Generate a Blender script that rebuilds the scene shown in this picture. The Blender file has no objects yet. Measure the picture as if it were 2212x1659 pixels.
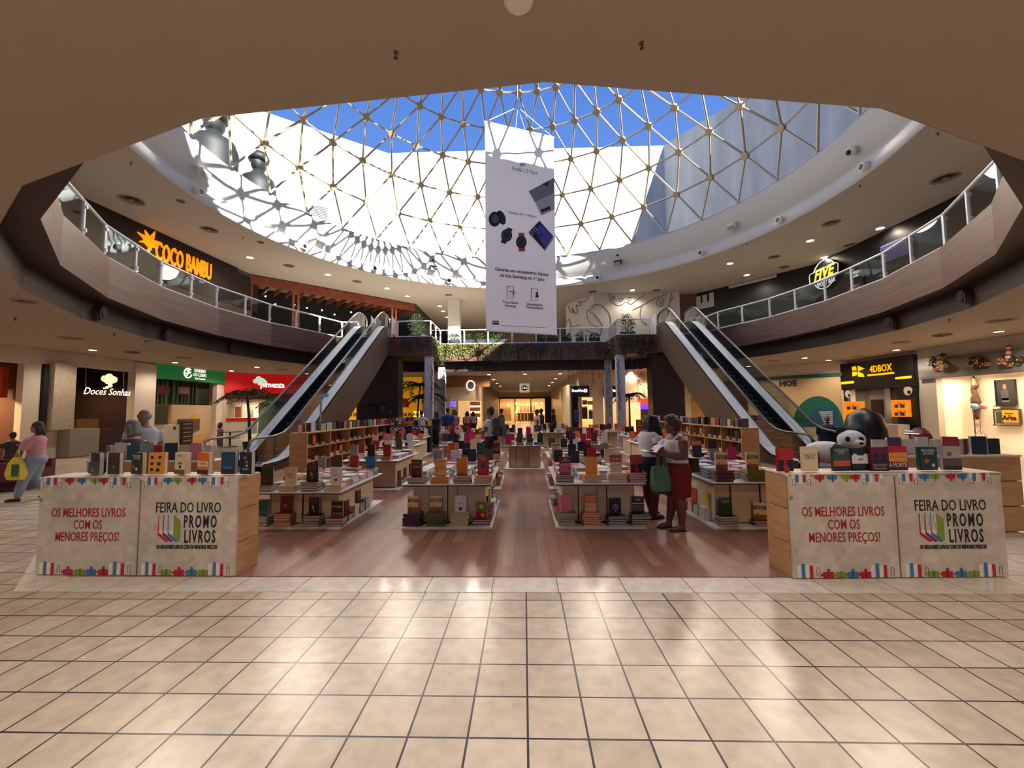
import bpy, math, random
from math import sin, cos, tan, pi, radians, sqrt, atan2, floor
from mathutils import Vector, Matrix
random.seed(7)
SC = bpy.context.scene
COL = SC.collection

# ------------------------------------------------------------------ camera
FPX, CXP, CYP, EYE = 895.0, 1106.0, 829.5, 1.62
_r = radians(0.57)
_x, _y = (1132 - CXP) / FPX, -(887 - CYP) / FPX
_xu, _yu = _x * cos(_r) + _y * sin(_r), -_x * sin(_r) + _y * cos(_r)
PITCH = math.atan(-_yu); YAW = math.atan(_xu * cos(PITCH))
CF = Vector((-sin(YAW) * cos(PITCH), cos(YAW) * cos(PITCH), sin(PITCH)))
_R = Vector((cos(YAW), sin(YAW), 0)); _U = _R.cross(CF)
CR = _R * cos(_r) - _U * sin(_r); CU = _R * sin(_r) + _U * cos(_r)
CPOS = Vector((0, 0, EYE))
cam = bpy.data.cameras.new('camera'); cam.sensor_width = 36; cam.lens = FPX / 2212 * 36
cam.clip_start = 0.05; cam.clip_end = 400
co = bpy.data.objects.new('camera', cam); COL.objects.link(co)
_m = Matrix((CR, CU, -CF)).transposed().to_4x4(); _m.translation = CPOS
co.matrix_world = _m; SC.camera = co

def ray(px, py): return CF + CR * ((px - CXP) / FPX) - CU * ((py - CYP) / FPX)
def at_z(px, py, z):            # photo measurement -> point on the level z
    d = ray(px, py); return CPOS + d * ((z - EYE) / d.z)
def at_y(px, py, y):            # ... on the wall plane Y = y
    d = ray(px, py); return CPOS + d * (y / d.y)
def at_x(px, py, x):
    d = ray(px, py); return CPOS + d * (x / d.x)
def on_wall(px, py, a, b):      # ... on the vertical plane through plan points a, b
    d = ray(px, py); n = Vector((b[1] - a[1], a[0] - b[0], 0))
    return CPOS + d * (n.dot(Vector((a[0], a[1], 0)) - CPOS) / n.dot(d))

# ------------------------------------------------------------------ view, sky, sun
def lin(c):
    return tuple(((v / 255) / 12.92 if v / 255 <= .04045 else ((v / 255 + .055) / 1.055) ** 2.4) for v in c[:3])
SC.view_settings.view_transform = 'Standard'; SC.view_settings.look = 'None'
SC.view_settings.gamma = 1; SC.view_settings.use_curve_mapping = False
SC.view_settings.exposure = 1.35
SC.cycles.use_denoising = True
SC.cycles.max_bounces = 7; SC.cycles.diffuse_bounces = 4; SC.cycles.glossy_bounces = 3
SC.cycles.transmission_bounces = 3; SC.cycles.transparent_max_bounces = 14
SC.cycles.caustics_reflective = False; SC.cycles.caustics_refractive = False
SC.cycles.sample_clamp_indirect = 6
W = bpy.data.worlds.new('sky'); SC.world = W; W.use_nodes = True
wn, wl = W.node_tree.nodes, W.node_tree.links; wn.clear()
wo = wn.new('ShaderNodeOutputWorld'); wb = wn.new('ShaderNodeBackground')
wt = wn.new('ShaderNodeTexCoord'); ws = wn.new('ShaderNodeSeparateXYZ'); wr = wn.new('ShaderNodeValToRGB')
wl.new(wt.outputs['Generated'], ws.inputs[0]); wl.new(ws.outputs['Z'], wr.inputs[0])
wr.color_ramp.elements[0].color = (.16, .30, .62, 1); wr.color_ramp.elements[0].position = .15
wr.color_ramp.elements[1].color = (.024, .085, .36, 1); wr.color_ramp.elements[1].position = .85
wl.new(wr.outputs[0], wb.inputs[0]); wb.inputs[1].default_value = 0.74; wl.new(wb.outputs[0], wo.inputs[0])
SUN = Vector((1.26, -1.25, 1.0)).normalized()
sl = bpy.data.lights.new('sun', 'SUN'); sl.energy = 10; sl.angle = radians(.3); sl.color = (1, .93, .82)
so = bpy.data.objects.new('sun', sl); COL.objects.link(so); so.location = SUN * 60
so.rotation_euler = SUN.to_track_quat('Z', 'Y').to_euler()

# ------------------------------------------------------------------ materials
def nodes(m):
    m.use_nodes = True; return m.node_tree.nodes, m.node_tree.links, m.node_tree.nodes['Principled BSDF']
_mats = {}
def mat(name, rgb=(128, 128, 128), rough=.55, metal=0, emit=None, es=0, spec=.5, alpha=None):
    if name in _mats: return _mats[name]
    m = bpy.data.materials.new(name); n, l, b = nodes(m)
    b.inputs['Base Color'].default_value = (*lin(rgb), 1); b.inputs['Roughness'].default_value = rough
    b.inputs['Metallic'].default_value = metal; b.inputs['Specular IOR Level'].default_value = spec
    if emit: b.inputs['Emission Color'].default_value = (*lin(emit), 1); b.inputs['Emission Strength'].default_value = es
    _mats[name] = m; return m
def coords(n, l, scale=(1, 1, 1), rot=(0, 0, 0), loc=(0, 0, 0), kind='Object'):
    t = n.new('ShaderNodeTexCoord'); p = n.new('ShaderNodeMapping')
    p.inputs['Scale'].default_value = scale; p.inputs['Rotation'].default_value = rot; p.inputs['Location'].default_value = loc
    l.new(t.outputs[kind], p.inputs[0]); return p.outputs[0]
def noisy(name, c1, c2, scale=(1, 1, 1), nscale=5, rough=.55, detail=5, spec=.5, bump=0):
    if name in _mats: return _mats[name]
    m = mat(name, c1, rough, spec=spec); n, l, b = nodes(m)
    t = n.new('ShaderNodeTexNoise'); t.inputs['Scale'].default_value = nscale; t.inputs['Detail'].default_value = detail
    l.new(coords(n, l, scale), t.inputs['Vector'])
    r = n.new('ShaderNodeValToRGB'); r.color_ramp.elements[0].position = .3; r.color_ramp.elements[1].position = .7
    r.color_ramp.elements[0].color = (*lin(c1), 1); r.color_ramp.elements[1].color = (*lin(c2), 1)
    l.new(t.outputs['Fac'], r.inputs[0]); l.new(r.outputs[0], b.inputs['Base Color'])
    if bump:
        u = n.new('ShaderNodeBump'); u.inputs['Strength'].default_value = bump; u.inputs['Distance'].default_value = .02
        l.new(t.outputs['Fac'], u.inputs['Height']); l.new(u.outputs[0], b.inputs['Normal'])
    return m
def bricks(name, c1, c2, mortar, w, h, msize, off=0, rough=.3, scale=(1, 1, 1), rot=(0, 0, 0), loc=(0, 0, 0), grain=None, bias=0, spec=.5):
    m = mat(name, c1, rough, spec=spec); n, l, b = nodes(m)
    t = n.new('ShaderNodeTexBrick'); t.offset = off; t.squash = 1; t.inputs['Scale'].default_value = 1
    t.inputs['Color1'].default_value = (*lin(c1), 1); t.inputs['Color2'].default_value = (*lin(c2), 1)
    t.inputs['Mortar'].default_value = (*lin(mortar), 1); t.inputs['Mortar Size'].default_value = msize
    t.inputs['Mortar Smooth'].default_value = .1; t.inputs['Bias'].default_value = bias
    t.inputs['Brick Width'].default_value = w; t.inputs['Row Height'].default_value = h
    v = coords(n, l, scale, rot, loc); l.new(v, t.inputs['Vector'])
    g = n.new('ShaderNodeTexNoise'); g.inputs['Scale'].default_value = 1; g.inputs['Detail'].default_value = 6
    gm = n.new('ShaderNodeMapping'); gm.inputs['Scale'].default_value = grain or (9, 9, 9); l.new(v, gm.inputs[0]); l.new(gm.outputs[0], g.inputs['Vector'])
    mx = n.new('ShaderNodeMix'); mx.data_type = 'RGBA'; mx.blend_type = 'MULTIPLY'; mx.inputs[0].default_value = .55
    rr = n.new('ShaderNodeValToRGB'); rr.color_ramp.elements[0].color = (.55, .53, .52, 1); rr.color_ramp.elements[0].position = .25
    rr.color_ramp.elements[1].color = (1, 1, 1, 1); rr.color_ramp.elements[1].position = .7
    l.new(g.outputs['Fac'], rr.inputs[0]); l.new(t.outputs['Color'], mx.inputs[6]); l.new(rr.outputs[0], mx.inputs[7])
    l.new(mx.outputs[2], b.inputs['Base Color']); return m
def glass(name, tint=(235, 240, 240), refl=.12, rough=0.0):
    if name in _mats: return _mats[name]
    m = bpy.data.materials.new(name); m.use_nodes = True; n, l = m.node_tree.nodes, m.node_tree.links; n.clear()
    o = n.new('ShaderNodeOutputMaterial'); t = n.new('ShaderNodeBsdfTransparent'); g = n.new('ShaderNodeBsdfGlossy')
    t.inputs[0].default_value = (*lin(tint), 1); g.inputs['Roughness'].default_value = rough
    lw = n.new('ShaderNodeFresnel'); lw.inputs[0].default_value = 1 + refl * 3; mx = n.new('ShaderNodeMixShader')
    hm = n.new('ShaderNodeMath'); hm.operation = 'MULTIPLY'; hm.inputs[1].default_value = .55; l.new(lw.outputs[0], hm.inputs[0]); l.new(hm.outputs[0], mx.inputs[0]); l.new(t.outputs[0], mx.inputs[1]); l.new(g.outputs[0], mx.inputs[2]); l.new(mx.outputs[0], o.inputs[0])
    _mats[name] = m; return m
def by_object(name, rough=.35, kind='obj'):
    m = mat(name, (200, 200, 200), rough); n, l, b = nodes(m)
    if kind == 'obj': s = n.new('ShaderNodeObjectInfo')
    else: s = n.new('ShaderNodeAttribute'); s.attribute_name = 'tone'
    l.new(s.outputs['Color'], b.inputs['Base Color']); return m
WHITE = mat('white paint', (225, 222, 215), .5)
CEIL = mat('ceiling plaster', (166, 151, 136), .8)
DARK = mat('dark void', (14, 12, 11), .7)
BLACK = mat('black plastic', (16, 16, 17), .4)
METAL = mat('brushed metal', (170, 172, 175), .3, .9)
CLEAR = glass('clear glass', refl=.06); SMOKE = glass('tinted glass', (150, 165, 160), .1)
TEXTB = mat('black print', (28, 20, 22), .6)

# ------------------------------------------------------------------ mesh helpers
class G:
    def __init__(s): s.v = []; s.f = []; s.m = []; s.ms = []; s.t = []
    def k(s, m):
        if m not in s.ms: s.ms.append(m)
        return s.ms.index(m)
    def add(s, vs, fs, m, tone=None):
        b = len(s.v); s.v += [tuple(p) for p in vs]; i = s.k(m)
        for f in fs: s.f.append([q + b for q in f]); s.m.append(i); s.t.append(tone)
        return s
    def box(s, c, d, m, rz=0, tone=None, mx=None):
        x, y, z = d[0] / 2, d[1] / 2, d[2] / 2; cs, sn = cos(rz), sin(rz)
        vs = [Vector((c[0] + X * cs - Y * sn, c[1] + X * sn + Y * cs, c[2] + Z)) for X, Y, Z in
              ((-x, -y, -z), (x, -y, -z), (x, y, -z), (-x, y, -z), (-x, -y, z), (x, -y, z), (x, y, z), (-x, y, z))]
        if mx: vs = [mx @ v for v in vs]
        return s.add(vs, ((0, 3, 2, 1), (4, 5, 6, 7), (0, 1, 5, 4), (1, 2, 6, 5), (2, 3, 7, 6), (3, 0, 4, 7)), m, tone)
    def span(s, a, b, m): return s.box([(p + q) / 2 for p, q in zip(a, b)], [abs(q - p) for p, q in zip(a, b)], m)
    def quad(s, p, m): return s.add(p, [list(range(len(p)))], m)
    def prism(s, poly, h, m, ax=2):        # extrude plan polygon [(u,v)] between h[0], h[1] along axis ax
        n = len(poly)
        def P(u, v, w): return (u, v, w) if ax == 2 else ((w, u, v) if ax == 0 else (u, w, v))
        vs = [P(u, v, h[0]) for u, v in poly] + [P(u, v, h[1]) for u, v in poly]
        return s.add(vs, [list(range(n))[::-1], list(range(n, 2 * n))] + [[i, (i + 1) % n, n + (i + 1) % n, n + i] for i in range(n)], m)
    def tube(s, pts, r, m, n=8, cap=True, flat=1.0):
        pts = [Vector(p) for p in pts]; rs = r if isinstance(r, (list, tuple)) else [r] * len(pts); rings = []
        up = Vector((0, 0, 1)); q = None
        for i, p in enumerate(pts):
            t = (pts[min(i + 1, len(pts) - 1)] - pts[max(i - 1, 0)]).normalized()
            if q is None:
                a = up if abs(t.z) < .9 else Vector((1, 0, 0)); q = t.cross(a).normalized()
            q = (q - t * q.dot(t)).normalized(); w = t.cross(q)
            rings.append([p + q * cos(2 * pi * j / n) * rs[i] + w * sin(2 * pi * j / n) * rs[i] * flat for j in range(n)])
        return s.loft(rings, m, cap)
    def loft(s, rings, m, cap=True, close=True):
        n = len(rings[0]); vs = [p for r in rings for p in r]; fs = []
        for i in range(len(rings) - 1):
            for j in range(n if close else n - 1):
                a, b = i * n + j, i * n + (j + 1) % n; fs.append((a, b, b + n, a + n))
        if cap and close: fs += [list(range(n))[::-1], [(len(rings) - 1) * n + j for j in range(n)]]
        return s.add(vs, fs, m)
    def lathe(s, prof, m, c=(0, 0, 0), n=24, cap=True):
        return s.loft([[(c[0] + r * cos(2 * pi * j / n), c[1] + r * sin(2 * pi * j / n), c[2] + z) for j in range(n)] for r, z in prof], m, cap)
    def disc(s, c, r, m, nrm=(0, 0, 1), h=.01, n=20):
        c = Vector(c); d = Vector(nrm).normalized(); return s.tube([c, c + d * h], r, m, n)
    def ball(s, c, r, m, n=12, e=(1, 1, 1)):
        k = n // 2
        return s.loft([[(c[0] + e[0] * r * sin(pi * i / k) * cos(2 * pi * j / n), c[1] + e[1] * r * sin(pi * i / k) * sin(2 * pi * j / n), c[2] - e[2] * r * cos(pi * i / k)) for j in range(n)] for i in range(k + 1)], m, False)
    def mesh(s, name, smooth=False):
        me = bpy.data.meshes.new(name); me.from_pydata(s.v, [], s.f)
        for m in s.ms: me.materials.append(m)
        me.polygons.foreach_set('material_index', s.m)
        if smooth: me.polygons.foreach_set('use_smooth', [True] * len(s.f))
        if any(s.t):
            a = me.attributes.new('tone', 'FLOAT_COLOR', 'FACE'); fl = []
            for t in s.t: fl += [*(t or (1, 1, 1)), 1]
            a.data.foreach_set('color', fl)
        me.update(); return me
    def obj(s, name, parent=None, smooth=False, loc=None, rz=0, **tags):
        o = bpy.data.objects.new(name, s.mesh(name, smooth)); COL.objects.link(o)
        if parent: o.parent = parent
        if loc is not None: o.location = loc
        if rz: o.rotation_euler.z = rz
        for k, v in tags.items(): o[k] = v
        return o
def tag(o, label, cat, group=None):
    o['label'] = label; o['category'] = cat
    if group: o['group'] = group
    return o
def thing(name, label, cat, loc=(0, 0, 0), rz=0, group=None):
    o = bpy.data.objects.new(name, None); COL.objects.link(o); o.location = loc; o.rotation_euler.z = rz; o.empty_display_size = .1
    return tag(o, label, cat, group)
def struct(name, g, smooth=False, parent=None):
    o = g.obj(name, parent, smooth)
    if not parent: o['kind'] = 'structure'
    return o
def words_mesh(txt, size, m, depth=.004, sx=1.0, bold=0, shear=0, align='CENTER', space=1.0):
    c = bpy.data.curves.new('text', 'FONT'); c.body = txt; c.size = size; c.extrude = depth; c.align_x = align; c.align_y = 'CENTER'
    c.offset = bold; c.shear = shear; c.resolution_u = 2; c.space_character = space
    o = bpy.data.objects.new('text', c); COL.objects.link(o)
    dg = bpy.context.evaluated_depsgraph_get(); dg.update()
    me = bpy.data.meshes.new_from_object(o.evaluated_get(dg)); bpy.data.objects.remove(o); bpy.data.curves.remove(c)
    me.materials.clear(); me.materials.append(m)
    if sx != 1:
        for v in me.vertices: v.co.x *= sx
    return me
def face_frame(c, n, up=(0, 0, 1)):     # matrix: local x to the reader's right, y up, z out of the wall
    n = Vector(n).normalized(); u = Vector(up); x = u.cross(n).normalized(); y = n.cross(x)
    m = Matrix((x, y, n)).transposed().to_4x4(); m.translation = Vector(c); return m
def text(name, txt, size, m, c, n, parent=None, up=(0, 0, 1), **kw):
    o = bpy.data.objects.new(name, words_mesh(txt, size, m, **kw)); COL.objects.link(o)
    if parent:
        o.parent = parent
    o.matrix_world = face_frame(c, n, up)
    if parent: o.matrix_parent_inverse = Matrix(); o.matrix_basis = parent_inv(parent) @ face_frame(c, n, up)
    return o
def parent_inv(p):
    if p.parent: return Matrix()
    return (Matrix.Translation(p.location) @ p.rotation_euler.to_matrix().to_4x4()).inverted()
def grid_on(g, mx, pts, m, z=0.0):     # polygon given in a wall frame
    g.add([mx @ Vector((x, y, z)) for x, y in pts], [list(range(len(pts)))], m); return g
def slab(g, mx, x0, x1, y0, y1, z0, z1, m):   # box given in a wall frame
    return g.box(((x0 + x1) / 2, (y0 + y1) / 2, (z0 + z1) / 2), (x1 - x0, y1 - y0, z1 - z0), m, mx=mx)
# ================================================================== the setting
C0 = (-0.1, 15.0)
F2, Z1, ZS, Z2 = 5.65, 4.045, 4.615, 9.75      # upper floor, lower ceiling, soffit, upper ceiling
def pol(r, deg, z=None):
    a = radians(deg); p = (C0[0] + r * sin(a), C0[1] + r * cos(a)); return p if z is None else (*p, z)
tileM = bricks('beige stone tile', (206, 192, 174), (186, 170, 152), (38, 28, 30), .3, .3, .006, rough=.27, loc=(0, -3.66 + .3 * 13, 0), spec=.5)
stripM = bricks('polished border tile', (240, 232, 218), (234, 225, 211), (120, 105, 95), .6, .6, .004, rough=.12, loc=(.31, 0, 0))
laminM = bricks('laminate planks', (164, 116, 96), (132, 90, 74), (70, 46, 38), 1.3, .13, .002, off=.4, rough=.32, rot=(0, 0, pi / 2), grain=(1.5, 22, 1))
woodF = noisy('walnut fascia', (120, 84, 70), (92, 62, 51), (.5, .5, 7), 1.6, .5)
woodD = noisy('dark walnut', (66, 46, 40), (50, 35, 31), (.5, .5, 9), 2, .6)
plyM = noisy('pine board', (204, 160, 110), (178, 132, 84), (2, 2, 14), 1.5, .55)
redwood = noisy('red timber', (150, 74, 48), (118, 56, 38), (1, 1, 1), 3, .5)
g = G(); g.box((0, 24, -.1), (90, 90, .2), tileM); struct('floor', g)
def octo(a, z, x0=C0[0]):
    s = a * tan(pi / 8); return [(x0 + a * cos(pi / 8 + i * pi / 4) / cos(pi / 8), 15 + a * sin(pi / 8 + i * pi / 4) / cos(pi / 8)) for i in range(8)]
g = G(); g.prism(octo(11.19, 0), (0, .004), stripM); struct('floor_border', g)
g = G(); g.prism(octo(10.86, 0), (.004, .012), laminM); struct('floor_laminate', g)

def hole_slab(hole, R, z, m, up):
    g = G(); n = len(hole); out = []
    for x, y in hole:
        d = sqrt((x - C0[0]) ** 2 + (y - C0[1]) ** 2); out.append((C0[0] + (x - C0[0]) / d * R, C0[1] + (y - C0[1]) / d * R))
    for i in range(n):
        j = (i + 1) % n; q = [(*hole[i], z), (*hole[j], z), (*out[j], z), (*out[i], z)]
        g.quad(q if up else q[::-1], m)
    return g
def wall_ring(g, hole, z0, z1, m, close=True):
    n = len(hole)
    for i in range(n if close else n - 1):
        j = (i + 1) % n; g.quad([(*hole[i], z0), (*hole[j], z0), (*hole[j], z1), (*hole[i], z1)], m)
    return g
# lower ceiling: many-sided hole cut straight at the far bridge
FAR1, FAR2 = 25.15, 24.6
def clip_far(r, far):
    av = [-88 + 40 / 3 * k for k in range(-6, 21)]; left = [pol(r, a) for a in av if a < 0]; right = [pol(r, a) for a in av if a > 0]
    lp = [p for p in left if p[1] < far]; rp = [p for p in right if p[1] < far]
    xe = sqrt(r * r - (far - 15) ** 2)
    return lp, [(C0[0] - xe, far)], [(C0[0] + xe, far)], rp
a, b, c, d = clip_far(12.08, FAR1); P1 = a + b + c + d
struct('ceiling', hole_slab(P1, 75, Z1, CEIL, False))
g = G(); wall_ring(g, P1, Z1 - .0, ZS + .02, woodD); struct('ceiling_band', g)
LX, RX, LY, RY = -4.9, 5.0, 21.95, 22.3
a, _, _, d = clip_far(11.6, 21.0)
P2 = a + [(-9.75, LY), (LX, LY), (LX, FAR2), (RX, FAR2), (RX, RY), (9.6, RY)] + d
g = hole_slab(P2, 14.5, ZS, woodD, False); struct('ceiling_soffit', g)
g = G(); wall_ring(g, P2, ZS, F2, woodF); struct('wall_fascia', g)
struct('floor_upper', hole_slab(P2, 60, F2, mat('upper floor tile', (190, 180, 168), .3), True))
# upper ceiling, white ring, roof
P3 = [pol(12.25, 7.5 * k) for k in range(48)]
struct('ceiling_upper', hole_slab(P3, 45, Z2, mat('upper ceiling plaster', (186, 178, 168), .8), False))
g = G(); prof = [(12.25, 9.75), (12.2, 9.78), (12.2, 10.2), (12.33, 10.24), (12.33, 10.42), (12.22, 10.5), (12.05, 11.1), (11.9, 11.55), (11.9, 11.72), (12.3, 11.72), (12.6, 11.3)]
g.loft([[pol(r, 5 * j, z) for j in range(72)] for r, z in prof], mat('ring white', (200, 200, 200), .85, spec=.2), False)
struct('wall_ring', g, True)
struct('roof', hole_slab([pol(12.4, 7.5 * k) for k in range(48)], 40, 11.3, mat('roof membrane', (150, 150, 150), .8), True))

# glass dome: rings of 36 nodes, each ring turned by half a step
rings = [(11.82, 11.7, 5), (11.19, 13.33, 0), (10.06, 14.83, 5), (8.73, 16.16, 0), (7.17, 17.22, 5), (5.65, 18.2, 0), (4.1, 18.9, 5), (2.55, 19.38, 0), (1.1, 19.62, 5)]
N = [[Vector(pol(r, o + 10 * j, z)) for j in range(36)] for r, z, o in rings]
frameM = mat('dome frame', (176, 164, 142), .4, .2); hubM = mat('dome hub', (178, 160, 124), .5)
dome = bpy.data.objects.new('window_1', None); COL.objects.link(dome); dome['kind'] = 'structure'
gf, gh, gp = G(), G(), G()
domeglass = glass('dome glass', (236, 242, 246), .06)
for i in range(len(N)):
    for j in range(36):
        if i: gf.tube([N[i][j], N[i][(j + 1) % 36]], .045, frameM, 6, False)
        if i < len(N) - 1:
            o = 0 if rings[i][2] == 0 else 1
            a, b = N[i + 1][(j + o - 1) % 36], N[i + 1][(j + o) % 36]
            for q in (a, b): gf.tube([N[i][j], q], .05, frameM, 6, False)
            gp.quad([N[i][j], b, a], domeglass); gp.quad([N[i][j], N[i][(j + 1) % 36], b], domeglass)
        if 0 < i < 8:
            n = (N[i][j] - Vector((*C0, 8))).normalized(); gh.disc(N[i][j] - n * .09, .17, hubM, n, .16, 12)
gf.obj('frame', dome); gh.obj('hub', dome); gp.obj('glass', dome)

# court walls that rise round the dome outside
court = noisy('court wall render', (206, 204, 198), (176, 175, 170), (.5, .5, .1), 2, .8)
pts = [(-21, 26.0), (-17.1, 28.8), (-11.1, 33), (11.7, 33), (15.8, 27.3), (20.8, 20.3), (20.8, 0.6), (-21, 0.6)]
names = ['wall_court_corner_left', 'wall_court_left', 'wall_court_far', 'wall_court_right', 'wall_court_corner_right', 'wall_court_side', 'wall_court_near', 'wall_court_end']
for i, p in enumerate(pts):
    q = pts[(i + 1) % len(pts)]; d = Vector((q[0] - p[0], q[1] - p[1], 0)); n = Vector((-d.y, d.x, 0)).normalized() * -.3
    g = G(); n2 = Vector((d.y, -d.x, 0)).normalized() * -.4
    a = [(p[0], p[1]), (q[0], q[1]), (q[0] + n2.x, q[1] + n2.y), (p[0] + n2.x, p[1] + n2.y)]
    (g.prism([(-21, 11.3), (20.8, 11.3), (20.8, 23.2), (17.2, 23.1), (13, 22.15), (-21, 22.1)], (.2, .6), court, 1) if 'near' in names[i] else g.prism(a, (11.3, 23.2), court)); struct(names[i], g)  # near wall is unseen, its sloped top shaped to cast the banner's shadow edge
# ================================================================== lower floor walls and shops
def glow(name, rgb, es): return mat(name, rgb, .5, emit=rgb, es=es)
LETW = glow('lit white letters', (255, 246, 232), .5); LETY = glow('lit amber letters', (255, 170, 8), .5)
WALLP = mat('shop wall paint', (216, 202, 184), .7)
class Wall:      # a straight wall between plan points a (reader's left) and b, facing the court
    def __init__(s, a, b):
        s.a, s.b = a, b; d = Vector((b[0] - a[0], b[1] - a[1], 0)); s.len = d.length; s.n = Vector((d.y, -d.x, 0)).normalized()
        s.mx = face_frame((a[0], a[1], 0), s.n); s.inv = s.mx.inverted()
    def uv(s, px, py): p = s.inv @ on_wall(px, py, s.a, s.b); return p.x, p.y
    def rect(s, x0, y0, x1, y1):
        m = (x0 + x1) / 2; return s.uv(x0, y0)[0], s.uv(x1, y0)[0], s.uv(m, y1)[1], s.uv(m, y0)[1]
    def panel(s, g, r, z0, z1, m):
        u0, u1, v0, v1 = s.rect(*r); return slab(g, s.mx, u0, u1, max(v0, .0), v1, z0, z1, m)
    def at(s, px, py, z=0): u, v = s.uv(px, py); return s.mx @ Vector((u, v, z))
    def size(s, px, y0, y1): return s.uv(px, y0)[1] - s.uv(px, y1)[1]
    def letters(s, name, txt, px, py, h, m, parent=None, z=.03, **kw):   # h: letter height in photo pixels
        sz = s.size(px, py - h / 2, py + h / 2) * 1.38
        return text(name, txt, sz, m, s.at(px, py, z), s.n, parent, **kw)
    def poly(s, g, pts, z, m, h=.02):
        q = [s.uv(*p) for p in pts]; n = len(q)
        vs = [s.mx @ Vector((u, v, z)) for u, v in q] + [s.mx @ Vector((u, v, z + h)) for u, v in q]
        g.add(vs, [list(range(n))[::-1], list(range(n, 2 * n))] + [[i, (i + 1) % n, n + (i + 1) % n, n + i] for i in range(n)], m); return g
WL = Wall((-17.7, -2), (-17.7, 24)); WA = Wall((-17.7, 24), (-12.67, 28.2)); WP = Wall((-12.67, 28.2), (-5.57, 28.2))
WC = Wall((-5.57, 28.2), (-3.35, 28.4)); WE = Wall((-3.35, 55), (3.6, 55)); WG = Wall((3.55, 26.9), (12.6, 27.6))
WH = Wall((12.6, 27.6), (16.9, 22)); WR = Wall((16.9, 22), (16.9, -2))
TOP = Z1 + .02
def wall_with(name, w, gaps, head=3.0, m=WALLP):      # solid wall with gaps [(u0, u1, sill, lintel)]
    g = G(); u = 0
    for u0, u1, v0, v1 in sorted(gaps):
        if u0 > u: slab(g, w.mx, u, u0, 0, TOP, -.25, 0, m)
        if v0 > 0: slab(g, w.mx, u0, u1, 0, v0, -.25, 0, m)
        if v1 < TOP - .03: slab(g, w.mx, u0, u1, v1, TOP, -.25, 0, m)
        u = u1
    if u < w.len: slab(g, w.mx, u, w.len, 0, TOP, -.25, 0, m)
    return struct(name, g)
def recess(name, w, u0, u1, h, d, m, fl=None):         # the room behind a gap
    g = G(); slab(g, w.mx, u0 - .1, u1 + .1, 0, h, -d - .1, -d, m); slab(g, w.mx, u0 - .2, u0 - .1, 0, h, -d, -.25, m)
    slab(g, w.mx, u1 + .1, u1 + .2, 0, h, -d, -.25, m); slab(g, w.mx, u0 - .2, u1 + .2, h, h + .1, -d, -.25, m); return struct(name, g)
def lamp(w, u, v, z, energy, size=.6, col=(255, 214, 160)):
    l = bpy.data.lights.new('shop lamp', 'AREA'); l.energy = energy; l.size = size; l.color = lin(col)
    o = bpy.data.objects.new('shop_lamp', l); COL.objects.link(o); o.location = w.mx @ Vector((u, v, z)); return o
def gap(w, x0, x1, py_top, sill=0):
    m = (x0 + x1) / 2; return (w.uv(x0, py_top)[0], w.uv(x1, py_top)[0], sill, w.uv(m, py_top)[1])
# --- left wall
gR = (WL.uv(-90, 800)[0], WL.uv(52, 800)[0], 0, WL.uv(30, 783)[1]); gD = gap(WL, 151, 289, 797); gQ = gap(WL, 338, 470, 805)
wall_with('wall_left', WL, [gR, gD, gQ])
dk = mat('dark brown shop wall', (52, 30, 24), .7)
recess('wall_restaurant', WL, gR[0], gR[1], gR[3] + .2, 3, mat('restaurant wall', (96, 60, 40), .7)); lamp(WL, gR[1] - 1, 2.6, -1.4, 60)
recess('wall_sweet_shop', WL, gD[0], gD[1], gD[3] + .2, 3, dk); lamp(WL, (gD[0] + gD[1]) / 2, 2.9, -1.6, 18)
recess('wall_therapy_shop', WL, gQ[0], gQ[1], gQ[3] + .2, 3, mat('therapy wall', (170, 140, 112), .7)); lamp(WL, (gQ[0] + gQ[1]) / 2, 2.2, -1.2, 35)
g = G(); WL.panel(g, (-80, 788, 50, 857), -.6, -.5, mat('orange red panel', (190, 62, 24), .5)); tag(g.obj('header_panel'), 'glowing orange red panel hung over the restaurant opening beside the beige wall', 'panel')
g = G(); WL.panel(g, (91, 787, 101, 1000), -.02, .12, DARK); tag(g.obj('door_post'), 'black upright post between beige wall and white pillar', 'post')
g = G(); WL.panel(g, (103, 785, 151, 928), .02, .3, bricks('white bricks', (226, 212, 192), (214, 200, 180), (190, 176, 158), .5, .12, .004, off=.5, rot=(pi / 2, 0, pi / 2)))
tag(g.obj('cladding_panel'), 'cream brick clad pillar box ending above the floor beside the sweet shop', 'pillar')
g = G(); WL.panel(g, (289, 785, 334, 1000), .0, .12, WALLP); tag(g.obj('pilaster'), 'cream pilaster between the sweet shop and the green fronted shop', 'pillar')
# Doces Sonhas sign
t = thing('hanging_sign', 'lit cursive white sign with cloud emblem hung in the dark sweet shop opening', 'sign', WL.at(225, 845, .05))
inv = parent_inv(t)
pink = glow('warm neon white', (255, 222, 200), .8)
WL.letters('lettering', 'Doces Sonhas', 229, 847, 15, pink, t, z=.08, shear=.35, sx=.86)
g = G()
for px, py, r in ((222, 818, 7), (232, 815, 8), (242, 820, 7), (229, 823, 7), (238, 823, 6), (234, 833, 4), (227, 837, 3), (221, 839, 2)):
    g.disc(WL.at(px, py, .06), WL.size(px, py - r, py + r) / 2, glow('cloud light', (240, 226, 170), .4), WL.n, .05, 14)
o = g.obj('cloud', t); o.matrix_parent_inverse = inv
for px in (183, 265):
    g = G(); g.tube([WL.at(px, 793, .05), WL.at(px, 842, .05)], .012, METAL, 6)
    o = g.obj('hanger_rod', t); o.matrix_parent_inverse = inv
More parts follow.
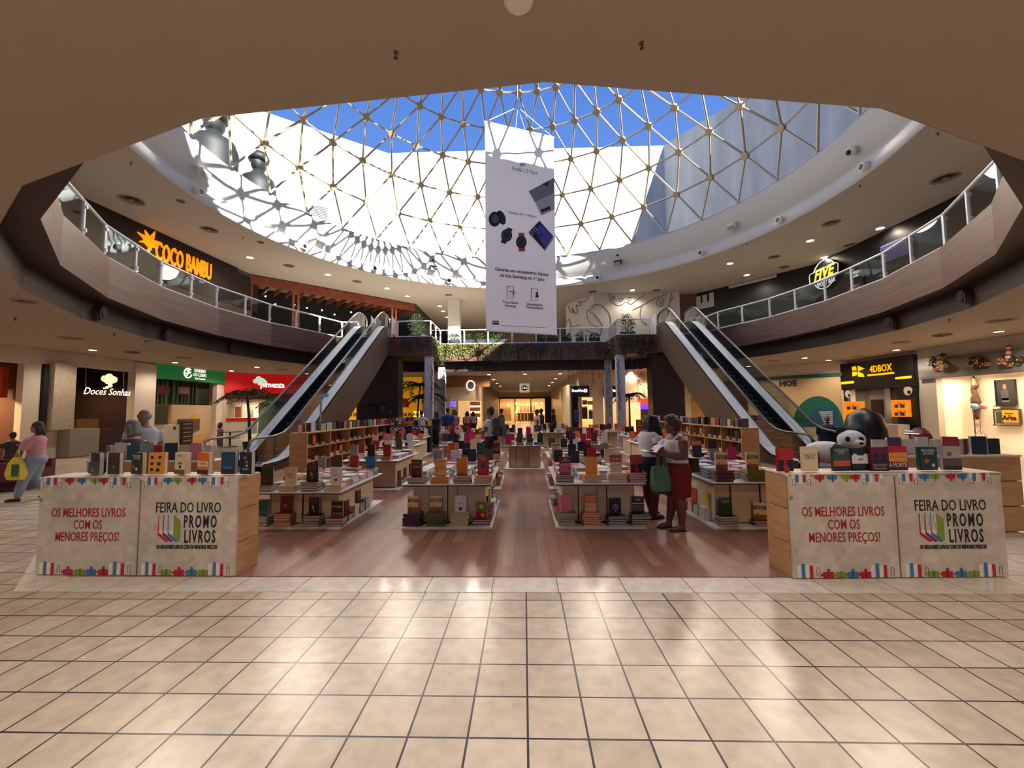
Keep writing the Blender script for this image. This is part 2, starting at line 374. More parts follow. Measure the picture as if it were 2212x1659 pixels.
g = G(); WL.panel(g, (152, 883, 170, 910), -.9, -.86, mat('framed print', (214, 190, 150), .6)); WL.panel(g, (157, 889, 165, 903), -.86, -.85, dk); tag(g.obj('framed_print'), 'small cream framed print hung inside the dark sweet shop', 'picture')
g = G(); WL.panel(g, (124, 926, 190, 985), .02, .5, mat('grey counter', (150, 142, 132), .5)); tag(g.obj('shop_counter'), 'plain grey white counter in front of the sweet shop', 'counter')
g = G(); WL.panel(g, (192, 926, 262, 985), -.3, .4, dk); WL.panel(g, (182, 905, 228, 925), -.6, -.3, mat('cake case', (120, 84, 50), .4)); tag(g.obj('sweet_counter'), 'dark brown sweet shop counter with a small display case', 'counter')
# green shop
green = glow('green fascia', (6, 92, 44), .25)
t = thing('shop_sign', 'green fascia sign with white lettering and round white figure logo', 'sign', WL.at(408, 806))
inv = parent_inv(t)
g = G(); WL.panel(g, (336, 788, 483, 823), .0, .12, green); o = g.obj('panel', t); o.matrix_parent_inverse = inv
for k, (tx, py, h) in enumerate((('EQUILÍBRIO', 802, 7), ('DO CORPO', 811, 7), ('Saúde Terapêutica', 818.5, 4))):
    WL.letters('lettering', tx, 427, py, h, LETW, t, z=.14, sx=.62 if k == 0 else .7)
g = G(); c = WL.at(401, 806, .13); r = WL.size(401, 796, 816) / 2
g.tube([c + WL.mx.to_3x3() @ Vector((r * cos(a), r * sin(a), 0)) for a in [i * pi / 12 for i in range(3, 24)]], r * .14, LETW, 6); g.disc(WL.at(401, 801, .13), r * .28, LETW, WL.n, .03)
g.tube([WL.at(395, 806, .14), WL.at(401, 807, .14), WL.at(407, 804, .14)], r * .12, LETW, 6); g.tube([WL.at(401, 805, .14), WL.at(398, 812, .14)], r * .12, LETW, 6)
o = g.obj('logo', t); o.matrix_parent_inverse = inv
g = G(); bam = mat('bamboo green', (70, 92, 44), .5); WL.panel(g, (339, 822, 468, 874), -.5, -.42, mat('bamboo backing', (28, 24, 18), .7))
for i in range(20):
    u, v0 = WL.uv(342 + i * 5.4 + (i % 3), 873); v1 = WL.uv(342 + i * 5.4, 823)[1]
    if i % 4 != 3: g.tube([WL.mx @ Vector((u, v0, -.36)), WL.mx @ Vector((u, v1, -.36))], .035, bam, 7)
WL.panel(g, (353, 834, 380, 852), -.34, -.31, mat('dull red print', (92, 34, 30), .6)); WL.panel(g, (399, 836, 421, 851), -.34, -.31, mat('pale print', (130, 84, 74), .6))
tag(g.obj('bamboo_screen'), 'dark screen of upright green bamboo poles under the green sign', 'screen')
g = G(); WL.panel(g, (381, 875, 466, 940), -.3, -.2, mat('beige partition', (206, 176, 140), .6)); WL.panel(g, (344, 876, 372, 917), -.26, -.2, mat('leafy print', (44, 52, 28), .6)); WL.panel(g, (392, 905, 436, 931), -.2, -.1, mat('brown board', (104, 56, 36), .6))
WL.poly(g, [(419, 905), (424, 895), (436, 896), (439, 904)], -.19, mat('yellow dress', (220, 176, 30), .6))
tag(g.obj('partition_screen'), 'beige partition with brown board and yellow drawing in the green signed shop', 'partition')
g = G(); WL.panel(g, (332, 918, 367, 1010), .1, .5, mat('white desk', (200, 188, 172), .5)); WL.panel(g, (353, 922, 358, 928), .5, .51, TEXTB); tag(g.obj('reception_desk'), 'small white reception desk below the green sign', 'desk')
g = G(); WL.panel(g, (368, 911, 393, 975), .5, .6, mat('menu board', (34, 24, 24), .5))
for i in range(5): WL.panel(g, (371, 915 + i * 9, 388, 917 + i * 9), .6, .605, mat('board lines', (150, 140, 130), .6))
tag(g.obj('menu_board'), 'tall dark menu board with pale lines standing before the green shop', 'sign')
# --- corner wall with the red shop
gP = gap(WA, 490, 640, 862)
wall_with('wall_corner_left', WA, [gP]); recess('wall_snack_shop', WA, gP[0], gP[1], gP[3] + .2, 2.4, mat('snack shop wall', (196, 186, 170), .6)); lamp(WA, (gP[0] + gP[1]) / 2, 2.4, -1, 60, col=(255, 236, 210))
t = thing('shop_sign', 'wide red fascia sign with white lettering and pale green leaves', 'sign', WA.at(575, 830)); inv = parent_inv(t)
g = G(); WA.panel(g, (486, 807, 662, 850), .0, .15, glow('red fascia', (160, 6, 10), .3)); WA.panel(g, (488, 850, 662, 863), -.1, .05, mat('deep red', (80, 6, 8), .5)); o = g.obj('panel', t); o.matrix_parent_inverse = inv
WA.letters('lettering', 'pimenta', 588, 832, 12, LETW, t, z=.17, bold=.01, sx=.85); WA.letters('lettering', 'alimentos', 601, 837, 3, LETW, t, z=.17)
g = G()
for px, py, r in ((551, 824, 5), (558, 819, 6), (566, 823, 6), (572, 826, 4)): g.disc(WA.at(px, py, .16), WA.size(px, py - r, py + r) / 2, glow('leaf light', (176, 210, 186), .35), WA.n, .03, 10)
g.disc(WA.at(560, 829, .16), WA.size(560, 825, 833) / 2, glow('pepper light', (250, 190, 170), .4), WA.n, .04, 10)
o = g.obj('leaf_logo', t); o.matrix_parent_inverse = inv
g = G()
for i in range(4): WA.panel(g, (500 + i * 14, 872 + i % 2 * 6, 512 + i * 14, 902), -1.6, -1.3, mat(f'bottle stock {i}', ((150, 140, 130), (110, 60, 50), (180, 170, 150), (90, 90, 80))[i], .5))
WA.panel(g, (488, 903, 556, 909), -.3, .1, mat('red counter edge', (190, 24, 20), .4)); WA.panel(g, (488, 909, 556, 938), -.25, .05, mat('white counter', (200, 190, 176), .5))
tag(g.obj('snack_counter'), 'white counter with red edge under the wide red sign', 'counter')
g = G(); WA.panel(g, (560, 870, 640, 940), -.2, -.17, SMOKE); tag(g.obj('shop_glazing'), 'dark glass pane beside the white counter of the red shop', 'glass')
# --- poster wall
wall_with('wall_posters', WP, [])
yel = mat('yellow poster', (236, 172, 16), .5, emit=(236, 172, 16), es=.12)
def poster(label, x0, x1, line1, line2, art):
    t = thing('poster', label, 'poster', WP.at((x0 + x1) / 2, 860)); inv = parent_inv(t)
    g = G(); WP.panel(g, (x0, 815, x1, 907), .01, .06, yel); o = g.obj('sheet', t); o.matrix_parent_inverse = inv
    m = (x0 + x1) / 2
    WP.letters('lettering', line1, m, 828, 8, TEXTB, t, z=.065, bold=.015); WP.letters('lettering', line2, m, 896, 7, TEXTB, t, z=.065, bold=.015)
    g = G()
    for pts, m in art: WP.poly(g, pts, .062, m, .01)
    o = g.obj('artwork', t); o.matrix_parent_inverse = inv
rd, gy = mat('poster red', (214, 56, 36), .5), mat('poster grey', (70, 74, 82), .5)
poster('yellow poster about battery swaps half behind the escalator pier', 718, 826, 'TROCA DE PLACA', 'TROCA DE BATERIA', [([(768, 848), (776, 843), (806, 846), (806, 866), (770, 866)], rd), ([(776, 843), (806, 842), (806, 850)], gy), ([(768, 866), (806, 866), (806, 873), (772, 873)], gy)])
poster('yellow poster about circuit board swaps behind the palm fronds', 832, 912, 'TROCA', 'TROCA DE PLACA', [([(869, 862), (874, 860), (882, 862), (884, 880), (870, 880)], rd), ([(866, 836), (872, 831), (876, 838), (870, 844)], mat('poster orange', (240, 140, 20), .5)), ([(884, 848), (892, 846), (894, 856), (886, 857)], mat('poster pale', (250, 206, 90), .5))])
g = G(); WP.panel(g, (700, 907, 915, 950), .0, .05, mat('purple skirting', (52, 36, 56), .6)); tag(g.obj('display_plinth'), 'dark purple plinth running under the two yellow posters', 'plinth')
# --- corridor
cw = mat('corridor beige', (220, 198, 164), .6)
g = G(); slab(g, WC.mx, -.2, WC.len, 0, TOP, -.2, 0, cw); struct('wall_corridor_front', g)
g = G(); g.span((-3.55, 28.4, 0), (-3.35, 34, TOP), cw); g.span((-3.55, 34, 0), (-3.35, 55, TOP), mat('corridor dark cladding', (60, 40, 32), .5)); struct('wall_corridor_left', g)
g = G(); g.span((3.55, 27, 0), (3.75, 55, TOP), mat('corridor gold cladding', (188, 150, 104), .35, .2)); struct('wall_corridor_right', g)
g = G(); slab(g, WE.mx, -.3, 7.4, 3.3, TOP, -.2, 0, cw); struct('wall_corridor_end', g)
recess('wall_corridor_shop', WE, -.2, 7.2, 3.6, 5, mat('clothes shop wall', (230, 206, 166), .6))
for u in (1.3, 3.5, 5.7): lamp(WE, u, 3.3, -2.2, 90, 1.2)
g = G()
WC.panel(g, (956, 813, 1058, 836), .0, .15, noisy('header timber', (170, 112, 62), (150, 96, 52), (1, 1, 6), 2)); tag(g.obj('header_beam'), 'warm wooden header over the beige corner shop by the corridor', 'header')
t = thing('round_sign', 'round scalloped white glowing sign on the wooden header', 'sign', WC.at(1017, 833, .2)); inv = parent_inv(t)
g = G(); c = WC.at(1017, 833, .16); r = WC.size(1017, 823, 843) / 2
g.disc(c, r * .8, mat('grey sign face', (150, 140, 128), .5), WC.n, .06)
o = g.obj('face', t); o.matrix_parent_inverse = inv
g = G(); R3 = WC.mx.to_3x3()
g.tube([c + R3 @ Vector((r * (1 + .06 * cos(12 * a)) * cos(a) * .85, r * (1 + .06 * cos(12 * a)) * sin(a), .04)) for a in [i * pi / 48 for i in range(97)]], r * .13, LETW, 6, False); o = g.obj('glowing_rim', t); o.matrix_parent_inverse = inv
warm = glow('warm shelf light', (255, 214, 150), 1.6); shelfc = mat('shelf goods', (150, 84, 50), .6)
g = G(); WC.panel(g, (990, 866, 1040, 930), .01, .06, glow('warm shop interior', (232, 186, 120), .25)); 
for y in (868, 880, 893): WC.panel(g, (1016, y, 1037, y + 8), .06, .2, shelfc); WC.panel(g, (1016, y + 9, 1037, y + 11), .06, .25, warm)
tag(g.obj('lit_shelf'), 'warm lit shelves of goods in the beige corner shop', 'shelf')
g = G(); WC.letters('neon_sign', 'rio', 979, 871, 20, glow('violet neon', (120, 90, 255), .8), None, z=.05, sx=.4); o = bpy.data.objects['neon_sign']; tag(o, 'small violet neon strip sign on beige corner shop wall', 'sign')
# end shop: dark frame, warm interior
blk = mat('black frame', (22, 16, 14), .5)
t = thing('storefront', 'dark framed glass shop front closing the far corridor', 'shop front', WE.mx @ Vector((3.5, 0, .1))); inv = parent_inv(t)
g = G()
for u in (.05, 2.1, 4.2, 6.1): slab(g, WE.mx, u, u + .12, 0, 3.3, 0, .12, blk)
slab(g, WE.mx, 0, 7, 3.2, 3.4, 0, .14, blk); slab(g, WE.mx, 6.2, 7.2, 0, 3.3, 0, .2, blk); o = g.obj('frame', t); o.matrix_parent_inverse = inv
for u0, u1 in ((.1, 2.1), (4.25, 6.1)): g = G(); slab(g, WE.mx, u0, u1, 0, 3.2, .03, .05, CLEAR); o = g.obj('glass_pane', t); o.matrix_parent_inverse = inv
rows = (('dark clothes rail seen through the far glass shop front', 2.3, 4.6, .2, 1.3, (60, 40, 34)), ('patterned backdrop panel in the middle of the far shop', 2.6, 4.9, 1.4, 2.3, (130, 90, 84)), ('pale shelving at the side of the far shop', .3, 1.6, .2, 2.2, (196, 160, 116)))
for lab, u0, u1, v0, v1, c in rows:
    zb = -3.6 if v0 > 1 else -2.6
    g = G(); slab(g, WE.mx, u0, u1, v0, v1, zb, zb + .4, mat(lab, c, .6))
    if v0 > 1: slab(g, WE.mx, u0 + .2, u0 + .3, 0, v0, zb + .1, zb + .2, blk); slab(g, WE.mx, u1 - .3, u1 - .2, 0, v0, zb + .1, zb + .2, blk)
    for i in range(5): slab(g, WE.mx, u0 + .1 + i * (u1 - u0) / 5, u0 + .2 + i * (u1 - u0) / 5, v0 + .1, v1 - .1, zb + .4, zb + .48, mat('stock tones', (210, 176, 140), .6))
    tag(g.obj('clothes_display'), lab, 'display')
for i, (u, v) in enumerate(((1.2, 2.5), (2.3, 2.6), (5.0, 2.6), (5.8, 2.6), (2.2, 1.4), (6.0, 1.3))):
    g = G(); g.ball(WE.mx @ Vector((u, v, -1.5)), .12, glow('warm bulb', (255, 226, 176), 6), 10); g.tube([WE.mx @ Vector((u, v + .1, -1.5)), WE.mx @ Vector((u, 3.6, -1.5))], .015, BLACK, 5)
    tag(g.obj('pendant_lamp'), ('glowing pendant lamp in the far shop, ' + ('first', 'second', 'third', 'fourth', 'low one by the backdrop', 'low one by the dark pillar')[i] + (' of the upper row' if i < 4 else '')), 'lamp')
# C&A sign hung in the corridor
p = at_z(1133, 838, 3.05); p = at_y(1133, 838, 36); t = thing('hanging_sign', 'square white hanging sign with black oval at the corridor mouth', 'sign', p)
g = G(); g.box((0, 0, 0), (.86, .08, .78), mat('sign acrylic', (224, 214, 200), .4, emit=(224, 214, 200), es=.12)); g.obj('panel', t)
g = G(); g.loft([[(.3 * cos(a), -.045 - d, .22 * sin(a)) for a in [i * pi / 12 for i in range(24)]] for d in (0, .01)], TEXTB); g.obj('oval', t)
text('lettering', 'C&A', .26, LETW, Vector(p) + Vector((0, -.056, 0)), (0, -1, 0), t)
g = G(); g.box((0, 0, (Z1 - p.z + .39) / 2), (.5, .04, Z1 - p.z - .39), mat('smoked acrylic', (170, 150, 130), .3)); g.obj('hanger', t)
# --- right of the corridor: optician
gV = [gap(WG, 1252, 1281, 858), gap(WG, 1303, 1352, 858)]
wall_with('wall_optician', WG, gV, m=cw)
recess('wall_optician_room', WG, gV[0][0] - .4, gV[1][1] + 1.2, 3.2, 3, mat('optician wall', (236, 216, 184), .6)); lamp(WG, gV[0][0] + .4, 2.8, -1.5, 36); lamp(WG, gV[1][0] + .5, 2.8, -1.5, 36)
navy = mat('navy sign', (18, 28, 66), .4)
for lab, x0, x1, tx, tp in (('navy optician sign with white lettering and eye emblem', 1236, 1272, 'GrandVision', 1249), ('second navy optician sign partly behind the vine covered column', 1303, 1345, 'GrandVision', 1319)):
    t = thing('shop_sign', lab, 'sign', WG.at((x0 + x1) / 2, 845)); inv = parent_inv(t)
    g = G(); WG.panel(g, (x0, 834, x1, 857), .02, .12, navy); o = g.obj('panel', t); o.matrix_parent_inverse = inv
    WG.letters('lettering', tx, tp, 844, 6, LETW, t, z=.125, sx=.72, bold=.008)
    g = G(); g.disc(WG.at(x1 - 8, 844, .12), WG.size(x1 - 8, 840, 848) / 2, LETW, WG.n, .01, 16); g.disc(WG.at(x1 - 8, 844, .13), WG.size(x1 - 8, 842.5, 845.5) / 2, navy, WG.n, .01, 10); o = g.obj('emblem', t); o.matrix_parent_inverse = inv
for i, (x0, y0, x1, y1, c, lab) in enumerate(((1259, 864, 1269, 874, (120, 70, 40), 'round brown display on the optician back wall'), (1270, 866, 1281, 874, (176, 130, 96), 'portrait print on the optician back wall'), (1257, 878, 1270, 905, (60, 40, 34), 'dark display stand in the optician window'), (1273, 885, 1281, 905, (30, 70, 140), 'bright blue display stand in the optician window'), (1240, 886, 1250, 912, (24, 60, 130), 'blue poster on the white optician pier'))):
    g = G(); z = -.2 if i < 4 else .0; WG.panel(g, (x0, y0, x1, y1), z, z + .05, mat(lab, c, .5)); WG.panel(g, (x0 + 1, y0 + 1.5, x1 - 1, y0 + 3), z + .05, z + .06, mat('pale caption', (220, 206, 190), .5)); tag(g.obj('optician_display'), lab, 'display')
# lit kiosk behind the column on the right
g = G(); WG.panel(g, (1353, 870, 1372, 1000), .4, .9, glow('kiosk cream', (228, 208, 140), .5)); WG.panel(g, (1372, 862, 1395, 874), .4, 1, glow('kiosk red', (220, 60, 40), .6)); WG.panel(g, (1372, 874, 1395, 884), .4, 1, glow('kiosk violet', (90, 60, 200), .8)); WG.panel(g, (1374, 884, 1393, 1000), .4, .9, mat('kiosk stock', (110, 96, 84), .5))
tag(g.obj('toy_kiosk'), 'small kiosk with cream, red and violet lit panels behind the column', 'kiosk')
# --- angled shop front with HOE
wall_with('wall_corner_right', WH, [])
HG = mat('frosted shop front', (206, 178, 134), .35)
t = thing('storefront', 'beige glazed clinic front with short black lettering and green top line', 'shop front', WH.at(1690, 870)); inv = parent_inv(t)
g = G(); WH.panel(g, (1600, 820, 1815, 935), .01, .05, HG); o = g.obj('glazing', t); o.matrix_parent_inverse = inv
g = G(); WH.panel(g, (1596, 812, 1820, 818), .02, .1, mat('green line', (28, 92, 74), .5)); o = g.obj('top_line', t); o.matrix_parent_inverse = inv
WH.letters('lettering', 'HOE', 1703, 829, 12, TEXTB, t, z=.06, bold=.02)
g = G(); teal = mat('teal graphic', (28, 96, 82), .5); arc = [(1768 + 55 * cos(a), 922 - 66 * sin(a)) for a in [i * pi / 20 for i in range(21)]]; WH.poly(g, arc, .055, teal, .008)
WH.poly(g, [(1735, 922), (1752, 895), (1762, 880), (1810, 880), (1812, 922)], .065, mat('blue graphic', (34, 78, 108), .5), .008)
for i in range(7): WH.panel(g, (1770 + i * 2, 889 + i * 4.2, 1800, 890.6 + i * 4.2), .075, .08, mat('white caption', (220, 220, 214), .5))
o = g.obj('graphic', t); o.matrix_parent_inverse = inv
t2 = thing('pattern_screen', 'gold screen with starburst pattern beside the clinic front', 'screen', WG.at(1520, 880)); inv = parent_inv(t2)
g = G(); WG.panel(g, (1494, 858, 1560, 905), .02, .06, mat('gold screen', (190, 146, 70), .4, .2)); o = g.obj('panel', t2); o.matrix_parent_inverse = inv
g = G()
for i in range(12):
    a = i * pi / 6; g.tube([WG.at(1517, 879, .08), WG.at(1517 + 17 * cos(a), 879 + 17 * sin(a), .08)], .03, mat('gold ribs', (224, 182, 96), .4, .2), 5)
o = g.obj('starburst', t2); o.matrix_parent_inverse = inv
# --- right wall: 4D box and gallery
g4 = gap(WR, 1836, 1942, 838); gG = (WR.uv(2020, 806)[0], WR.uv(2330, 806)[0], 0, WR.uv(2110, 806)[1])
wall_with('wall_right', WR, [g4, gG], m=mat('right wall paint', (196, 184, 170), .7))
recess('wall_kiosk_room', WR, g4[0], g4[1], g4[3] + .2, 2, mat('box shop wall', (60, 54, 48), .6)); lamp(WR, (g4[0] + g4[1]) / 2, 2.5, -.9, 40, col=(255, 236, 205))
recess('wall_gallery', WR, gG[0], gG[1], gG[3] + .3, 1.6, mat('gallery wall', (244, 236, 222), .6))
for u in (.15, .45, .8): lamp(WR, gG[0] + (gG[1] - gG[0]) * u, gG[3] - .1, -.7, 22, .5, (255, 224, 180))
t = thing('shop_sign', 'black shop fascia with glowing amber letters and square emblem', 'sign', WR.at(1900, 800)); inv = parent_inv(t)
g = G(); WR.panel(g, (1822, 776, 1982, 838), .0, .2, BLACK); WR.panel(g, (1822, 838, 1836, 960), .0, .15, BLACK); WR.panel(g, (1942, 838, 1984, 960), .0, .15, BLACK); o = g.obj('panel', t); o.matrix_parent_inverse = inv
WR.letters('lettering', '4DBOX', 1912, 796, 15, LETY, t, z=.22, bold=.008, sx=.8); 
g = G(); 
for pts in ([(1850, 793), (1858, 791), (1860, 799), (1852, 801)], [(1863, 790), (1877, 796), (1864, 802)], [(1851, 804), (1860, 802), (1861, 810), (1852, 813)], [(1863, 803), (1874, 807), (1877, 814), (1864, 813)]): WR.poly(g, pts, .21, LETY, .03)
WR.panel(g, (1884, 806, 1942, 810), .21, .23, LETY); WR.panel(g, (1826, 824, 1854, 829), .21, .23, LETY); WR.panel(g, (1945, 813, 1980, 818), .21, .23, LETY); o = g.obj('emblem', t); o.matrix_parent_inverse = inv
for lab, px, py, r in (('round white sticker on the black pier of the box shop, smaller one', 1839, 851, 8), ('round white sticker above the amber shelf of the box shop', 1970, 844, 10)):
    g = G(); g.disc(WR.at(px, py, .16), WR.size(px, py - r, py + r) / 2, mat('sticker', (214, 200, 186), .5), WR.n, .02); g.disc(WR.at(px + 3, py + 3, .18), WR.size(px, py - r, py + r) / 5, TEXTB, WR.n, .01); tag(g.obj('round_sticker'), lab, 'sticker')
for lab, x0, y0, x1, y1 in (('amber framed display niche on the black box shop pier', 1837, 867, 1874, 905), ('amber lit display shelf inside the box shop', 1942, 864, 1975, 900)):
    t = thing('display_niche', lab, 'shelf', WR.at((x0 + x1) / 2, y1)); inv = parent_inv(t); am = glow('amber shelf', (220, 130, 24), .3)
    g = G(); WR.panel(g, (x0, y0, x1, y1), .14, .17, am); 
    for q in ((x0, y0, x1, y0 + 2), (x0, y1 - 2, x1, y1), (x0, y0, x0 + 2, y1), (x1 - 2, y0, x1, y1), (x0, (y0 + y1) / 2 - 1, x1, (y0 + y1) / 2 + 1)): WR.panel(g, q, .17, .36, am)
    o = g.obj('frame', t); o.matrix_parent_inverse = inv
    for b in (y0 + (y1 - y0) / 2 - 1, y1 - 2):
        g = G()
        for i in range(4): WR.panel(g, (x0 + 5 + i * 7, b - 7 - i % 2 * 3, x0 + 10 + i * 7, b), .2, .3, mat(f'niche goods {i % 2}', ((60, 40, 30), (190, 170, 150))[i % 2], .5))
        o = g.obj('goods', t); o.matrix_parent_inverse = inv
g = G(); WR.panel(g, (1874, 840, 1908, 920), -.3, -.05, mat('grey pier', (120, 112, 104), .5)); WR.panel(g, (1880, 863, 1905, 902), -.05, .0, BLACK); tag(g.obj('screen_pier'), 'grey pier with black wall screen inside the box shop', 'pier')
g = G()
for i in range(3): WR.panel(g, (1912, 864 + i * 12, 1940, 867 + i * 12), -.8, -.4, glow('white shelf light', (255, 240, 214), 1.5)); WR.panel(g, (1914, 867 + i * 12, 1938, 874 + i * 12), -.8, -.5, mat('grey stock', (110, 100, 90), .5))
tag(g.obj('lit_rack'), 'rack with bright lit shelves at the back of the box shop', 'shelf')
g = G(); WR.panel(g, (1876, 915, 1980, 962), .3, .8, mat('cash desk', (176, 164, 152), .5)); tag(g.obj('cash_desk'), 'pale cash desk in front of the black box shop', 'desk')
g = G(); WR.panel(g, (1918, 893, 1946, 962), .82, .9, mat('price board', (30, 22, 22), .5))
for i in range(6): WR.panel(g, (1922, 898 + i * 6, 1942, 900 + i * 6), .9, .905, mat('board lines', (150, 140, 130), .6))
tag(g.obj('price_board'), 'tall dark price board with pale lines standing at the box shop desk', 'sign')
# gallery
g = G(); WR.panel(g, (1986, 752, 2420, 804), .0, .12, noisy('cloud mural', (150, 144, 136), (92, 92, 92), (.35, .35, 1.6), 2.2, .7)); tag(g.obj('mural_fascia'), 'grey cloud painted fascia above the art gallery', 'mural')
for lab, x0, y0, w_, h_ in (('relief of stacked coloured little houses on the gallery fascia, tallest group', 2016, 764, 48, 36), ('relief row of little coloured houses in the middle of the gallery fascia', 2090, 773, 56, 22), ('relief of low brown houses under the red striped lighthouse', 2172, 772, 50, 18)):
    g = G(); cc = ((74, 88, 60), (150, 110, 60), (58, 70, 96), (140, 60, 40), (190, 150, 90), (60, 56, 50))
    rr = random.Random(x0)
    for i in range(14):
        bx = x0 + rr.random() * (w_ - 9); by = y0 + h_ - 8 - (rr.random() ** 1.5) * (h_ - 8); WR.panel(g, (bx, by, bx + 8 + rr.random() * 5, by + 8 + rr.random() * 4), .12, .16 + rr.random() * .12, mat(f'house tone {i % 6}', cc[i % 6], .6))
        WR.poly(g, [(bx - 1, by), (bx + 5, by - 4), (bx + 11, by)], .13, mat(f'house roof {i % 2}', ((110, 50, 34), (70, 44, 36))[i % 2], .6), .1)
        WR.panel(g, (bx + 2, by + 3, bx + 4, by + 6), .28, .3, mat('house window', (226, 206, 130), .6))
    tag(g.obj('house_relief'), lab, 'relief')
t = thing('lighthouse_relief', 'red and white striped lighthouse relief on the gallery fascia', 'relief', WR.at(2192, 772, .15)); inv = parent_inv(t)
g = G()
for i in range(5):
    a, b = WR.at(2192, 774 - i * 5, .2), WR.at(2192, 769 - i * 5, .2); g.tube([a, b], [.09 - i * .008, .082 - i * .008], (rd if i % 2 else WHITE), 10)
o = g.obj('tower', t); o.matrix_parent_inverse = inv
g = G(); g.tube([WR.at(2192, 749, .2), WR.at(2192, 744, .2)], [.06, .02], rd, 8); o = g.obj('lantern', t); o.matrix_parent_inverse = inv
def painting(label, x0, y0, x1, y1, base, bits, frame=None):
    t = thing('painting', label, 'painting', WR.at((x0 + x1) / 2, (y0 + y1) / 2, -.9)); inv = parent_inv(t)
    g = G(); W2.panel(g, (x0, y0, x1, y1), .02, .07, mat(label, base, .6)); o = g.obj('canvas', t); o.matrix_parent_inverse = inv
    g = G()
    for (a, b, c, d, col) in bits: W2.panel(g, (x0 + (x1 - x0) * a, y0 + (y1 - y0) * b, x0 + (x1 - x0) * c, y0 + (y1 - y0) * d), .071, .075, mat(f'paint {col}', col, .6))
    o = g.obj('brushwork', t); o.matrix_parent_inverse = inv
    if frame:
        g = G()
        for q in ((x0 - 2, y0 - 2, x1 + 2, y0), (x0 - 2, y1, x1 + 2, y1 + 2), (x0 - 2, y0, x0, y1), (x1, y0, x1 + 2, y1)): W2.panel(g, q, .02, .1, mat(f'frame {frame}', frame, .5))
        o = g.obj('frame', t); o.matrix_parent_inverse = inv
W2 = Wall((18.45, 21), (18.45, -2))
painting('abstract painting in red and olive on the gallery wall', 2022, 823, 2072, 866, (104, 26, 16), [(0, 0, .35, 1, (110, 104, 30)), (.8, 0, 1, 1, (90, 90, 20)), (.4, 0, .75, 1, (150, 36, 20))], (34, 26, 22))
painting('abstract painting of orange and blue grey blocks', 2026, 870, 2073, 913, (74, 92, 98), [(.05, .08, .5, .5, (216, 80, 30)), (.5, .5, 1, 1, (216, 72, 26))], (34, 26, 22))
painting('pale painting of small blue figures, upper of the pair', 2074, 820, 2113, 866, (226, 204, 168), [(.1, .1, .25, .3, (90, 100, 120)), (.4, .2, .6, .35, (120, 110, 100)), (.6, .5, .9, .7, (110, 120, 140)), (.2, .6, .4, .8, (180, 140, 90))])
painting('pale painting of small blue figures, lower of the pair', 2076, 868, 2117, 914, (224, 200, 160), [(.1, .2, .3, .5, (84, 96, 120)), (.5, .1, .7, .4, (110, 120, 140)), (.4, .6, .6, .9, (70, 80, 110)), (.7, .55, .9, .8, (150, 110, 80))])
painting('dark portrait painting of a seated figure', 2154, 822, 2194, 876, (26, 30, 36), [(.4, .15, .58, .35, (140, 110, 90)), (.3, .38, .7, .8, (60, 66, 70)), (.35, .7, .75, .85, (130, 110, 96))], (24, 20, 20))
painting('framed landscape behind a yellow card reading Arte', 2152, 885, 2206, 918, (190, 184, 170), [(.05, .1, .35, .9, (60, 74, 66))], (70, 56, 44))
t = thing('yellow_card', 'yellow card reading Arte stuck over the framed landscape', 'sign', W2.at(2190, 898, .12)); inv = parent_inv(t)
g = G(); W2.panel(g, (2171, 886, 2205, 912), .11, .13, mat('yellow card', (222, 164, 40), .5)); o = g.obj('sheet', t); o.matrix_parent_inverse = inv
W2.letters('lettering', 'Arte', 2188, 903, 10, TEXTB, t, z=.135, bold=.01); W2.letters('lettering', 'Mundo', 2188, 893, 4, TEXTB, t, z=.135); W2.letters('lettering', 'da', 2188, 897.5, 3, TEXTB, t, z=.135)
t = thing('carved_totem', 'tall thin carved totem of stacked figures standing in the gallery', 'sculpture', W2.at(2132, 950, .5)); inv = parent_inv(t)
g = G(); br = mat('carved wood', (70, 44, 36), .6); pt = [(2131, 812, 1), (2132, 822, 4), (2134, 832, 6), (2131, 842, 5), (2135, 850, 4), (2134, 860, 7), (2136, 868, 8), (2138, 876, 7), (2137, 888, 6), (2139, 900, 5), (2139, 906, 2)]
g.tube([W2.at(x, y, .5) for x, y, r in pt], [W2.size(x, y - r / 2, y + r / 2) for x, y, r in pt], br, 8); o = g.obj('figures', t); o.matrix_parent_inverse = inv
g = G()
for i in range(5): g.tube([W2.at(2131 + i, 890 + i * 12, .5), W2.at(2132 + i, 900 + i * 12, .5)], .022, mat('red wood', (120, 36, 26), .6), 6)
g.tube([W2.at(2131, 880, .5), W2.at(2136, 948, .5)], .012, br, 5); o = g.obj('rod', t); o.matrix_parent_inverse = inv
g = G(); p = W2.at(2136, 949, .5); g.box((p.x, p.y, .03), (.3, .3, .06), mat('red wood', (120, 36, 26), .6)); o = g.obj('base', t); o.matrix_parent_inverse = inv
# ================================================================== upper floor
def lv2(px, py): p = at_z(px, py, Z2); return (p.x, p.y)
UA = (-15.9, 23.3); UB = (-8.2, 30.6)
UL = Wall((-17.3, 0), UA); UM = Wall(UA, UB)
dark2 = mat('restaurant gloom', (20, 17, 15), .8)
def wall2(name, w, m, z0=F2, z1=Z2, d0=-.3, d1=0, u0=0, u1=None):
    g = G(); slab(g, w.mx, u0, u1 or w.len, z0, z1, d0, d1, m); return struct(name, g)
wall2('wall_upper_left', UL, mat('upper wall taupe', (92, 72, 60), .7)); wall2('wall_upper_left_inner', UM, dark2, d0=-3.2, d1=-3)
g = G(); slab(g, UM.mx, -.5, UM.len, F2 + .01, F2 + .02, -3, 0, dark2); struct('floor_restaurant', g)
